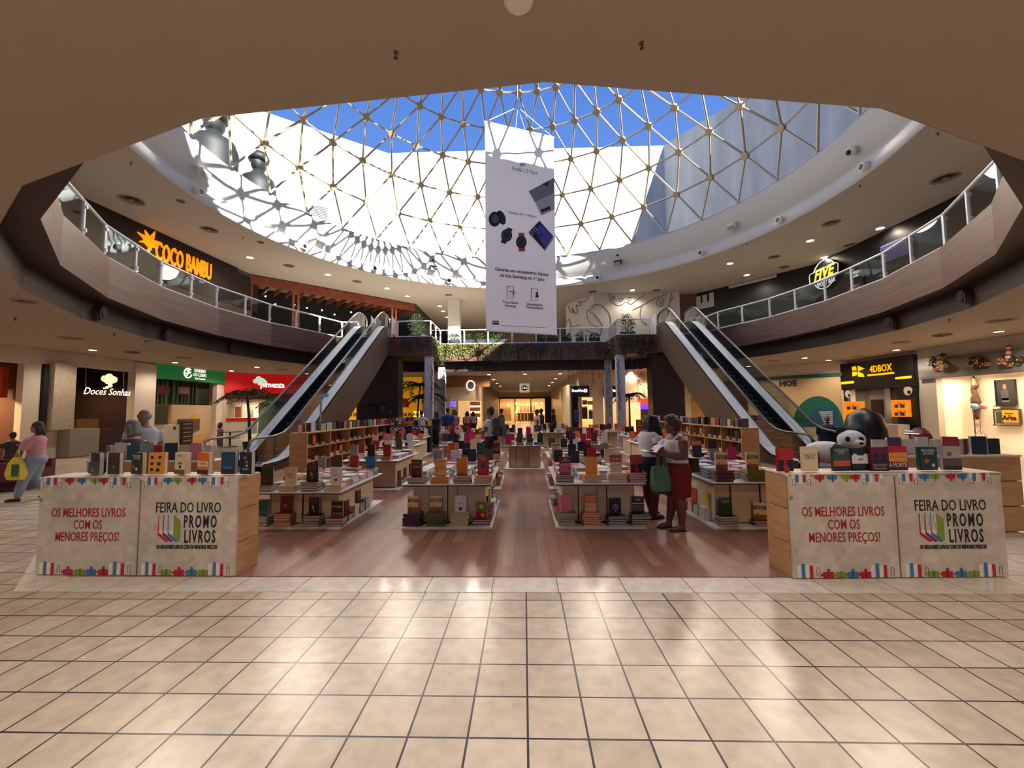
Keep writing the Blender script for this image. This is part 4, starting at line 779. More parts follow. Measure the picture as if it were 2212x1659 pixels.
for i, a in enumerate((-112, -97.5, -82.5, -52, 60, 97.5, 112.5)):
    t = thing('fascia_speaker', f"dark round speaker under the timber fascia, {('orange letter side opening edge', 'second on the orange letter side', 'third on the orange letter side', 'beside the escalator near the red shop', 'close to the escalator by the clinic', 'second on the sports bar side', 'sports bar side opening edge')[i]}", 'speaker', pol(12.0, a, 4.33), -radians(a))
    g = G(); g.tube([(0, .1, 0), (0, -.12, -.02)], [.2, .19], mat('dark walnut', ()), 16); g.obj('housing', t); g = G(); g.disc((0, -.121, -.02), .12, BLACK, (0, -1, 0), .012, 14); g.obj('cone', t)

# ================================================================== banner
BA, BB = (-1.31, 14.5), (1.27, 15.5); BW = Wall(BA, BB); bz0, bz1 = 4.46, 12.2
cloth = mat('banner cloth', (226, 226, 236), .7); n, l, b = nodes(cloth)
tr = n.new('ShaderNodeBsdfTranslucent'); tr.inputs[0].default_value = (*lin((226, 226, 240)), 1); mxs = n.new('ShaderNodeMixShader'); mxs.inputs[0].default_value = .25
l.new(b.outputs[0], mxs.inputs[1]); l.new(tr.outputs[0], mxs.inputs[2]); l.new(mxs.outputs[0], n['Material Output'].inputs[0])
t = thing('hanging_banner', 'tall white phone advertising banner hung from strings under the glass dome', 'banner', ((BA[0] + BB[0]) / 2, (BA[1] + BB[1]) / 2, bz0)); inv = parent_inv(t)
def put(g, n, **k): o = g.obj(n, t, **k); o.matrix_parent_inverse = inv; return o
g = G(); nu, nv = 24, 60; vs = []
for j in range(nv + 1):
    for i in range(nu + 1):
        u, v = i / nu * BW.len, bz0 + (bz1 - bz0) * j / nv
        rip = .012 * sin(u * 7 + v * 1.3) + .01 * sin(u * 3 - v * 2.1) + .02 * math.exp(-((v - bz0) / .7) ** 2) * sin(u * 5)
        vs.append(BW.mx @ Vector((u, v, rip)))
fs = [(j * (nu + 1) + i, j * (nu + 1) + i + 1, (j + 1) * (nu + 1) + i + 1, (j + 1) * (nu + 1) + i) for j in range(nv) for i in range(nu)]
g.add(vs, fs, cloth); put(g, 'cloth', smooth=True)
for z in (bz0, bz1):
    g = G(); g.tube([BW.mx @ Vector((-.03, z, 0)), BW.mx @ Vector((BW.len + .03, z, 0))], .03, WHITE, 8); put(g, 'batten')
apex = Vector((C0[0], C0[1], 13.1)); g = G()
for u in (.02, BW.len - .02): g.tube([BW.mx @ Vector((u, bz1, 0)), apex], .012, WHITE, 5)
for u in (1.2, 1.6): g.tube([BW.mx @ Vector((u, bz1, 0)), apex], .007, WHITE, 5)
g.tube([apex, (C0[0], C0[1], 19.6)], .01, WHITE, 5); put(g, 'cord')
def bn(x, y):      # proof position (pixels on the enlarged banner photo) -> banner frame
    top = 185 + (x - 20) / 455 * 125; bot = 1575 + (x - 30) / 465 * 25; xl = 20 + (y - 190) / 1385 * 10; xr = 478 + (y - 310) / 1290 * 20
    return (x - xl) / (xr - xl) * BW.len, bz1 - (y - top) / (bot - top) * (bz1 - bz0)
prn = mat('banner print', (38, 36, 50), .6)
def btxt(s, x, y, h, **k):
    u, v = bn(x, y); text('lettering', s, h / 1390 * (bz1 - bz0) * 1.36, k.pop('m', prn), BW.mx @ Vector((u, v, .05)), BW.n, t, depth=.002, **k)
btxt('Fold6 | Z Flip6', 278, 532, 26, sx=.9, m=mat('grey print', (96, 96, 112), .6)); btxt('Galaxy AI ✦ chegou'.replace('✦', '+'), 262, 822, 20, sx=.92); btxt('Garanta seu ecossistema Galaxy', 260, 1198, 23, sx=.93, bold=.004); btxt('na loja Samsung no 1º piso', 262, 1234, 23, sx=.93, bold=.004)
btxt('Troca Smart', 182, 1396, 16, bold=.003); btxt('Samsung', 182, 1417, 16, bold=.003); btxt('Atendimento', 344, 1410, 16, bold=.003); btxt('Personalizado', 344, 1430, 16, bold=.003)
def bpoly(g, pts, m, z=.05): q = [bn(*p) for p in pts]; g.add([BW.mx @ Vector((u, v, z)) for u, v in q], [list(range(len(q)))[::-1]], m)
def bell(g, x, y, rx, ry, m, z=.052, rot=0): bpoly(g, [(x + rx * cos(a) * cos(rot) - ry * sin(a) * sin(rot), y + rx * cos(a) * sin(rot) + ry * sin(a) * cos(rot)) for a in [i * pi / 10 for i in range(20)]], m, z)
pg, pd, po, pu, pl = mat('print grey', (128, 128, 132), .5), mat('print dark', (30, 30, 36), .5), mat('print orange', (206, 70, 36), .5), mat('print violet', (76, 74, 170), .5), mat('print light', (180, 180, 184), .5)
g = G(); bpoly(g, [(302, 668), (478, 585), (480, 685), (345, 742)], pg); bpoly(g, [(345, 742), (480, 685), (482, 795), (388, 832)], pl); bpoly(g, [(390, 625), (445, 605), (435, 640)], pd, .053)
for x in (398, 420, 440): bell(g, x, 800 - (x - 398) * .35, 12, 13, pd, .053)
put(g, 'phone_print')
g = G(); bell(g, 80, 850, 38, 50, pd); bell(g, 122, 840, 26, 50, pd, rot=-.35); bell(g, 85, 848, 24, 30, mat('print mid', (84, 84, 90), .5), .054); put(g, 'earbuds_print')
g = G(); bpoly(g, [(165, 905), (196, 918), (150, 1016), (118, 1003)], pd); bell(g, 157, 958, 36, 42, pd, .052); bell(g, 155, 955, 26, 30, mat('print mid', (84, 84, 90), .5), .054); bell(g, 155, 955, 22, 26, pd, .055); put(g, 'watch_print')
g = G(); bpoly(g, [(234, 942), (272, 944), (278, 1064), (236, 1066)], po); bell(g, 253, 1004, 36, 42, pd, .052); bell(g, 253, 1004, 24, 27, mat('print mid', (84, 84, 90), .5), .054); bell(g, 253, 1004, 19, 22, pd, .055); put(g, 'orange_watch_print')
g = G(); bpoly(g, [(300, 940), (375, 866), (470, 968), (408, 1058)], pd); bpoly(g, [(345, 930), (382, 884), (466, 968), (408, 1044)], pu, .053); bpoly(g, [(380, 930), (410, 965), (370, 975)], mat('print deep violet', (52, 48, 130), .5), .054); bell(g, 318, 948, 14, 15, pl, .053); bell(g, 343, 922, 13, 14, pl, .053); bell(g, 318, 948, 9, 10, pd, .055); bell(g, 343, 922, 8, 9, pd, .055); bpoly(g, [(408, 1058), (470, 968), (474, 985), (412, 1068)], pl, .052); put(g, 'folding_phone_print')
g = G()
for x, y in ((182, 1328), (340, 1344)):
    q = [bn(x + a, y + b) for a, b in ((-22, -38), (20, -38), (20, 40), (-22, 40), (-22, -38))]; g.tube([BW.mx @ Vector((u, v, .05)) for u, v in q], .011, prn, 4)
q = [bn(*p) for p in ((175, 1326), (205, 1322), (218, 1332), (190, 1340))]; g.tube([BW.mx @ Vector((u, v, .052)) for u, v in q], .012, prn, 4); bell(g, 357, 1338, 9, 10, prn); bell(g, 358, 1356, 13, 9, prn)
bpoly(g, [(66, 1512), (108, 1514), (108, 1522), (66, 1520)], prn); bpoly(g, [(66, 1524), (108, 1526), (110, 1538), (66, 1536)], prn); bpoly(g, [(118, 1542), (420, 1556), (420, 1559), (118, 1545)], pg); put(g, 'icons')
g = G()
for x in range(6): bpoly(g, [(246 + x * 7, 476), (250 + x * 7, 476), (246 + x * 6, 500), (243 + x * 6, 500)], pd)
for x, y in ((92, 268), (112, 276), (212, 296), (226, 304), (238, 310)): bpoly(g, [(x, y), (x + 4, y), (x + 8, y + 14), (x + 4, y + 14)], pd)
put(g, 'fine_print')

# ================================================================== outside, seen through the dome
for i, (px, py, s, lab) in enumerate(((462, 290, 1.25, 'tall dark bust-like reflection with high headdress against the sunlit court wall'), (516, 335, 1.0, 'smaller dark bust-like reflection next to the tall one by the court wall'))):
    p = at_y(px, py, 20.5); m = mat('dark bust', (18, 23, 25), .6); zn, k = p.z - 11.3, .55 * s
    t = thing('bust_reflection', lab, 'reflection', (p.x, p.y + i * 1.6, 11.3))  # solid stand-ins for dark shapes that look like reflections in the dome glass
    g = G(); g.lathe([(.85 * s, 0), (.92 * s, zn - .9), (.8 * s, zn - .45), (.36 * s, zn - .1), (.26 * s, zn + .15)], m, n=20); g.obj('shoulders', t, smooth=True)
    g = G(); g.ball((0, 0, zn + k * .9), k * .82, m, 16, (.85, 1, 1.2)); g.lathe([(k * .9, zn + k * 1.1), (k, zn + k * 1.5), (k * .8, zn + k * 1.95), (.02, zn + k * 2.05)], m, n=18); g.obj('head', t, smooth=True)
p = on_wall(688, 466, (-17.1, 28.8), (-11.1, 33)) + Vector((.15, -.22, 0)); t = thing('louvre_vent', 'grey louvred vent box on the sunlit court wall', 'vent', p, rz=.61); g = G(); g.box((0, 0, 0), (1.2, .5, 1.1), mat('vent case', (190, 190, 190), .5)); g.obj('case', t)
g = G(); [g.box((0, -.28, -.48 + i * .12), (1.12, .06, .04), mat('vent slat', (110, 110, 114), .5), mx=Matrix.Rotation(0, 4, 'X')) for i in range(9)]; g.obj('slats', t)
for i, (px, w_, lab) in enumerate(((1262, .9, 'first'), (1318, .7, 'second'))):
    p = at_z(px, 527, 12.6); p = at_y(px, 530, 31); t = thing('air_conditioner', f'white rooftop air conditioner outside the dome beside the banner, {lab} from it', 'air conditioner', (p.x, p.y, 11.3)); g = G(); g.box((0, 0, .75), (w_, .5, 1.5), WHITE); g.obj('case', t); g = G(); g.box((0, -.26, .7), (w_ * .5, .04, .8), mat('vent slat', (110, 110, 114), .5)); g.obj('grille', t)
g = G(); a, b = at_y(1400, 505, 27.5), at_y(1600, 425, 24); d = (b - a); 
for k in range(5): g.box(((a + b) / 2).to_tuple()[:2] + (11.55 + k * .28,), (d.to_2d().length + 1, .9 - k * .16, .26), mat('dark roof tiles', (88, 90, 96), .7), rz=atan2(d.y, d.x))
tag(g.obj('roof_ridge'), 'low dark grey roof outside the dome below the shaded court wall', 'roof')
# ================================================================== book fair furniture
cream = noisy('cream laminate', (206, 186, 156), (192, 170, 138), (1, 1, 3), 2, .55); edgeW = mat('white edge', (226, 220, 212), .5); darkgap = mat('dark joint', (74, 44, 30), .6)
def table(label, x0, x1, y0, d, h, joints=(.22, .48, .62)):
    t = thing('display_table', label, 'table', ((x0 + x1) / 2, y0 + d / 2, .012)); w = x1 - x0
    g = G(); g.box((0, 0, .0125), (w, d, .025), edgeW); g.obj('base_plate', t)
    g = G(); g.box((0, 0, h - .02), (w, d, .016), edgeW); g.box((0, -d / 2 + .012, h - .036), (w, .02, .016), darkgap); g.obj('tabletop', t)
    c = .2
    js = [-w / 2 + c * .55] + [-w / 2 + c * .55 + (w - c * 1.1) * j for j in joints] + [w / 2 - c * .55]
    for a, b in zip(js, js[1:]):
        g = G(); g.box(((a + b) / 2, -d / 2 + c + (.03 if (b - a) < .25 else 0), h / 2), (b - a - .012, .02, h - .09), cream); g.obj('front_panel', t)
    g = G(); g.box((0, 0, h / 2), (w - 2 * c * .6, d - 2 * c - .06, h - .09), darkgap)
    g.obj('core', t)
    for s in (-1, 1):
        g = G(); g.box((s * (w / 2 - c * .58), 0, h / 2), (.02, d - 2 * c, h - .09), cream); g.obj('end_panel', t)
    return (x0, x1, y0, d, h + .0)
TABS = {}
def T(key, label, *a, **k): TABS[key] = table(label, *a, **k)
T('A', 'low cream book table next to the crate counter by the red shop side', -3.78, -2.56, 5.75, 1.75, .52)
T('B', 'cream book table in the front row beside the central aisle, red shop side', -1.70, -.46, 5.75, 1.75, .62)
T('C', 'cream book table in the front row beside the two women', .42, 1.64, 5.75, 1.75, .62)
T('D', 'cream book table in the front row behind the two women, clinic side', 2.52, 3.75, 5.72, 1.75, .63)
T('A2', 'cream book table in the second row before the long crate shelf', -3.8, -2.6, 8.5, 1.75, .62)
T('B2', 'cream book table in the second row with orange and dark blue novels, by the aisle', -1.70, -.5, 8.5, 1.75, .62)
T('C2', 'cream book table in the second row draped with crumpled brown paper', .5, 1.7, 8.5, 1.75, .62)
T('D2', 'cream book table in the second row stacked with magazines, clinic side', 2.75, 4.0, 8.5, 1.75, .66)
T('E3', 'dark shelved book table that ends the central aisle', -.55, .55, 11.45, 1.5, .66)
T('A3', 'cream book table in the third row near the long crate shelf', -4.4, -3.1, 11.6, 1.6, .66)
T('B3', 'cream book table in the third row between aisle end and crate shelf', -2.4, -1.15, 11.6, 1.6, .66)
T('C3', 'cream book table in the third row behind the draped table', 1.2, 2.4, 11.6, 1.6, .66)
T('D3', 'cream book table in the third row near the green topped clinic', 3.2, 4.5, 11.6, 1.6, .66)
for k, x in enumerate((-4.2, -2.1, 0.0, 2.1, 4.2)): T(f'R{k}', f"cream book table of the fourth row, {('first', 'second', 'third', 'fourth', 'fifth')[k]} from the crate shelf by the red shop", x - .6, x + .6, 14.5, 1.5, .68)
for k, x in enumerate((-3.0, -.9, 1.3, 3.4)): T(f'S{k}', f"cream book table of the last row, {('first', 'second', 'third', 'fourth')[k]} from the black cash desk", x - .6, x + .6, 17.4, 1.5, .7)
# crumpled paper over C2's front edge
x0, x1, y0, d, h = TABS['C2']; g = G(); rr = random.Random(3); nu = 36; rows = []
for j, (dy, z) in enumerate(((.3, h + .015), (.0, h + .02), (-.03, h - .03), (-.05, h - .12), (-.04, h - .2))):
    rows.append([(x0 - .02 + (x1 - x0 + .04) * i / nu, y0 + dy - .03 * abs(sin(i * .55)) * (j > 1) - (.03 * rr.random() if j > 1 else 0), .012 + z + (0 if j < 3 else .08 * abs(sin(i * .275)) * (j - 2)) ) for i in range(nu + 1)])
g.loft(rows, noisy('kraft paper', (170, 132, 100), (134, 98, 74), (3, 3, 3), 2, .7), False, False); tag(g.obj('kraft_paper', smooth=False), 'crumpled brown paper hanging over the front edge of the second row table', 'paper')

# long crate shelves along both sides
def crate_shelf(label, x, y0, y1, s):
    t = thing('crate_shelf', label, 'shelf', (x, (y0 + y1) / 2, .012)); L = y1 - y0; n = 9; H = 1.1
    for z in (0.02, .38, .74, H):
        g = G(); g.box((0, 0, z), (.42, L, .025), plyM); g.obj('board', t)
    for i in range(n + 1):
        g = G(); g.box((0, -L / 2 + i * L / n, H / 2 + .01), (.42 if i else .44, .025 if i else .04, H), plyM); g.obj('divider', t)
    g = G(); g.box((-s * .215, 0, H / 2), (.012, L, H), plyM); g.obj('back_panel', t)
SHL = (-5.6, 10.2, 21.4); SHR = (5.75, 10.8, 20.8)
crate_shelf('long pine crate shelf filled with books beside the escalator by the red shop', SHL[0], SHL[1], SHL[2], 1)
crate_shelf('long pine crate shelf filled with books beside the escalator by the clinic', SHR[0], SHR[1], SHR[2], -1)
# black cash desk
t = thing('cash_counter', 'black cash desk panel with white CAIXA lettering at the back of the fair', 'counter', (-4.6, 16.6, .012)); inv = parent_inv(t)
g = G(); g.box((0, 0, .52), (1.75, .5, 1.04), BLACK); g.obj('desk', t)
for x in (-5.02, -4.14): text('lettering', 'CAIXA', .2, mat('white caption', ()), (x, 16.335, .93), (0, -1, 0), t, bold=.008)

# printed crate counters at the entrance
printM = bricks('puzzle print', (214, 202, 186), (196, 183, 166), (206, 193, 176), .075, .075, .002, rough=.6, rot=(pi / 2, 0, 0), off=.5, grain=(3, 3, 3))
PR, PB, PG, PK, PW = mat('print red', (178, 24, 48), .6), mat('print blue', (62, 112, 158), .6), mat('print green', (122, 148, 44), .6), mat('print brown line', (120, 92, 74), .6), mat('print white', (222, 214, 204), .6)
RT = mat('red slogan', (168, 24, 36), .6)
def knob(px, py, s, dx, dy): return [(px + s * (.16 * cos(a) + dx * .2), py + s * (.16 * sin(a) + dy * .2)) for a in [i * pi / 6 for i in range(12)]]
def counter(label, a, b, depth, cuts, H=.98):
    """printed front between plan points a and b, pine sides"""
    w = Wall(a, b); t = thing('crate_counter', label, 'counter', (*a, .012)); inv = parent_inv(t)
    def put(g, n, **k): o = g.obj(n, t, **k); o.matrix_parent_inverse = inv; return o
    L = w.len; g = G(); slab(g, w.mx, 0.02, L - .02, .012, H - .02, -depth + .02, -.03, plyM); put(g, 'crate_body')
    g = G(); slab(g, w.mx, -.0, L, H - .02, H + .005, -depth, .0, mat('pale top board', (226, 210, 186), .55)); put(g, 'top_board')
    for u0, u1 in ((0, .02), (L - .02, L)):
        for k in range(3):
            g = G(); slab(g, w.mx, u0, u1, .012 + k * .322, .012 + k * .322 + .314, -depth, -.03, plyM); put(g, 'side_board')
    xs = [0] + cuts + [L]
    for k in range(len(xs) - 1):
        u0, u1 = xs[k] + .008, xs[k + 1] - .008; W_ = u1 - u0; g = G(); slab(g, w.mx, u0, u1, .014, H, -.03, .0, printM); pnl = put(g, 'printed_panel')
        # printed border: books, jigsaw pieces and paper clips along top and bottom
        gs = {}
        def rect(m, x, y, ww, hh, z=.001):
            q = gs.setdefault(m, G()); slab(q, w.mx, u0 + x * W_, u0 + (x + ww) * W_, y, y + hh, .0, z, m)
        def piece(m, x, y, s, up, z=.0015):
            q = gs.setdefault(m, G()); cx, cy = u0 + x * W_, y
            def dsk(ax, ay, r, mm=m, zz=z):
                qq = gs.setdefault(mm, G()); qq.add([w.mx @ Vector((ax + r * cos(i * pi / 8), ay + r * sin(i * pi / 8), zz)) for i in range(16)], [list(range(16))], mm)
            slab(q, w.mx, cx - s * .5, cx + s * .5, cy, cy + s * .55, 0, z, m); dsk(cx, cy + (s * .68 if up else -s * .13), s * .17); slab(q, w.mx, cx - s * .08, cx + s * .08, cy - s * .08, cy + s * .62, 0, z, m)
            dsk(cx - s * .58, cy + s * .28, s * .15)
        def clip(x, y, hh):
            q = gs.setdefault(PK, G()); X = u0 + x * W_; q.tube([w.mx @ Vector((X + .014 * cx_, y + hh * cy_, .003)) for cx_, cy_ in ((-1, .1), (-1, .85), (-.6, 1), (.6, 1), (1, .85), (1, 0))], .0022, PK, 4)
        T0 = H - .085
        for x, m in ((.03, PW), (.065, PB), (.1, PW), (.135, PR), (.175, PW), (.7, PW), (.735, PB), (.77, PW), (.825, PR), (.87, PW)): rect(m, x, T0 + (.0 if m is PW else .012), .03, .085 - (.0 if m is PW else .012))
        for x in (.035, .18, .705, .875): clip(x + .015, T0 - .02, .06)
        for x, m in (((.30, PR), (.42, PB), (.55, PG), (.64, PR)) if k == 0 else ((.28, PB), (.38, PG), (.53, PR), (.64, PB))): piece(m, x, H - .05, .08, False)
        B0 = .014
        for x, m in ((.04, PW), (.08, PB), (.115, PW), (.155, PR), (.73, PW), (.775, PB), (.81, PW), (.85, PR)): rect(m, x, B0, .032, .13 if m in (PB,) else .115)
        for x in (.235, .93): clip(x, B0 + .01, .085)
        for x, m in (((.33, PR), (.45, PG), (.56, PB), (.68, PR)) if k == 0 else ((.30, PG), (.43, PR), (.56, PB), (.68, PG))): piece(m, x, B0, .1, m in (PR, PB))
        if k == 0: rect(PG, .0, .74, .03, .035)
        for m, q in gs.items(): q.obj('border_print', pnl)
        c = (u0 + u1) / 2
        if k == 0:
            for s, v in (('OS MELHORES LIVROS', .625), ('COM OS', .505), ('MENORES PREÇOS!', .385)):
                text('slogan', s, .128, RT, w.mx @ Vector((c, v, .002)), w.n, pnl, sx=.62, bold=.001, depth=.001)
        else:
            text('slogan', 'FEIRA DO LIVRO', .145, TEXTB, w.mx @ Vector((c + .0, .675, .002)), w.n, pnl, sx=.64, bold=.001, depth=.001)
            text('slogan', 'PROMO', .17, TEXTB, w.mx @ Vector((c + .13, .535, .002)), w.n, pnl, sx=.48, bold=.004, depth=.001, space=1.35)
            text('slogan', 'LIVROS', .17, TEXTB, w.mx @ Vector((c + .13, .388, .002)), w.n, pnl, sx=.5, bold=.004, depth=.001, space=1.25)
            text('slogan', 'OS MELHORES LIVROS COM OS MENORES PREÇOS!', .05, TEXTB, w.mx @ Vector((c + .0, .29, .002)), w.n, pnl, sx=.55, bold=.002, depth=.001)
            g = G(); X = c - .306
            def P(*pts): return [(X + p[0] * 1.15, .35 + (p[1] - .395) * 1.1) for p in pts]
            for i, (m, x) in enumerate(((PR, 0), (mat('print plum', (120, 30, 80), .6), .045), (PB, .09))):
                grid_on(g, w.mx, P((x, .63), (x + .05, .63), (x + .05, .45), (x, .45)), PW, .003 + i * .0004)
                grid_on(g, w.mx, P((x, .63), (x + .009, .63), (x + .009, .47), (x + .1, .395), (x + .075, .385), (x, .45)), m, .0036 + i * .0004)
                for q in range(3): grid_on(g, w.mx, P((x + .016 + q * .011, .625), (x + .019 + q * .011, .625), (x + .019 + q * .011, .49), (x + .016 + q * .011, .49)), PK, .004 + i * .0004)
            grid_on(g, w.mx, P((.14, .635), (.2, .575), (.2, .4), (.18, .395), (.14, .45)), PG, .005); g.obj('book_emblem', pnl)
    return w, H + .018
CL, CLH = counter('printed crate counter with pine sides at the fair entrance, red shop side', (-4.98, 4.17), (-2.88, 4.14), .33, [1.08])
CRR, _ = counter('printed crate counter with pine sides at the fair entrance, gallery side', (2.52, 4.1), (4.56, 4.15), .36, [1.02])
def plain_crate(label, c, size, rz=0):
    t = thing('pine_crate', label, 'crate', (c[0], c[1], .012), rz); x, y, z = size
    for k in range(3):
        for s in (-1, 1):
            g = G(); g.box((0, s * (y / 2 - .01), z / 6 + k * z / 3), (x, .02, z / 3 - .012), plyM); g.obj('side_board', t)
            g = G(); g.box((s * (x / 2 - .01), 0, z / 6 + k * z / 3), (.02, y - .04, z / 3 - .012), plyM); g.obj('end_board', t)
    g = G(); g.box((0, 0, z), (x + .02, y + .02, .02), mat('pale top board', ())); g.obj('top_board', t)
plain_crate('pine crate counter behind the entrance counter on the red shop side', (-5.15, 5.75), (1.8, .34, .96), -.05)
plain_crate('pine crate counter behind the entrance counter on the gallery side', (5.5, 5.75), (1.8, .36, .96), .03)
# ================================================================== books
coverM = by_object('book cover', .3); stockM = by_object('book stock tones', .35, 'attr'); pageM = noisy('page edges', (226, 214, 192), (196, 182, 158), (1, 1, 60), 4, .8)
PAL = {'red': (176, 24, 28), 'dark red': (92, 16, 20), 'black': (22, 20, 22), 'navy': (24, 30, 58), 'blue': (36, 110, 170), 'teal': (32, 84, 88), 'dark green': (24, 56, 38), 'green': (96, 104, 48), 'orange': (222, 104, 30), 'amber': (226, 148, 24), 'yellow': (226, 190, 40), 'cream': (222, 200, 160), 'white': (222, 220, 216), 'pink': (222, 130, 150), 'magenta': (190, 30, 90), 'purple': (88, 46, 76), 'brown': (84, 56, 40), 'grey': (130, 134, 136), 'pale blue': (176, 196, 214), 'lilac': (180, 160, 200), 'sage': (140, 156, 146)}
ORD = ('first', 'second', 'third', 'fourth', 'fifth', 'sixth', 'seventh', 'eighth', 'ninth', 'tenth', 'eleventh', 'twelfth', 'thirteenth', 'fourteenth', 'fifteenth', 'sixteenth', 'seventeenth', 'eighteenth', 'nineteenth', 'twentieth')
def unit_book():        # standing, front cover towards -y: x width, y thickness, z height, all 1
    g = G(); g.box((0, -.46, .5), (1, .08, 1), coverM); g.box((0, .46, .5), (1, .08, 1), coverM); g.box((-.485, 0, .5), (.03, 1, 1), coverM); g.box((.0, 0, .5), (.95, .86, .97), pageM); return g
def unit_flat():        # lying, spine towards -y
    g = G(); g.box((0, 0, .91), (1, 1, .18), coverM); g.box((0, 0, .09), (1, 1, .18), coverM); g.box((0, -.485, .5), (1, .03, 1), coverM); g.box((0, .0, .5), (.96, .95, .64), pageM); return g
def unit_flat_open():   # lying, page edges towards -y
    g = G(); g.box((0, 0, .91), (1, 1, .18), coverM); g.box((0, 0, .09), (1, 1, .18), coverM); g.box((0, .485, .5), (1, .03, 1), coverM); g.box((0, -.01, .5), (.96, .95, .64), pageM); return g
UB = [unit_book(), unit_flat(), unit_flat_open()]
UM_ = [g.mesh('book') for g in UB]
BOOKS = []
rb = random.Random(11)
def book(kind, p, size, rz, col, label, group, art=None, pri=0):
    Y = max(p[1], 1); zc = p[2] + size[2] / 2; s = 895 / Y
    if kind == 0: area = size[0] * size[2] * s * s
    else: area = size[0] * size[2] * s * s + (size[0] * size[1] * s * s * max(0, EYE - p[2]) / Y if pri >= 1 else 0) * .6
    if abs(p[0] / Y) > 1.3: area = 0
    BOOKS.append((area + (5000 if pri == 2 else 0) - (6000 if pri < 0 else 0), kind, p, size, rz, col, label, group, art))
def shade(col): return tuple(min(255, max(0, c * rb.uniform(.82, 1.15))) for c in PAL[col])
def stack(x, y, z, n, col, where, group, rz=0, size=(.16, .22), t=.022, face=2, jit=.01, top=1, mixed=None):
    for k in range(n):
        c = mixed[k % len(mixed)] if mixed else col; o = n - k; th = t * rb.uniform(.93, 1.0)
        lab = f"{c} book on top, {where}" if o == 1 else f"{c} book, {ORD[o - 1]} from top, {where}"
        book(face, (x + rb.uniform(-jit, jit), y + rb.uniform(-jit, jit), z), (size[0], size[1], th), rz + rb.uniform(-.09, .09) * jit * 100 * .5, PAL[c], lab, group, None, 1 if (o == 1 and top) else 0); z += th + .0005
    return z
def standing(x, y, z, col, label, group, size=(.15, .03, .22), rz=0, art=None, pri=1): book(0, (x, y, z), size, rz, PAL[col] if isinstance(col, str) else col, label, group, art, pri)

TN = {'A': 'table near red-shop counter', 'B': 'front table before the posters', 'C': 'front table beside two women', 'D': 'front table behind two women', 'A2': 'second-row shelf-side table', 'B2': 'second-row aisle table', 'C2': 'paper-draped table', 'D2': 'second-row clinic-side table', 'E3': 'aisle-end table', 'A3': 'third-row shelf-side table', 'B3': 'third-row poster-side table', 'C3': 'table behind the draped one', 'D3': 'third-row clinic-side table'}
for k in range(5): TN[f'R{k}'] = f'{ORD[k]} fourth-row table'
for k in range(4): TN[f'S{k}'] = f'{ORD[k]} last-row table'
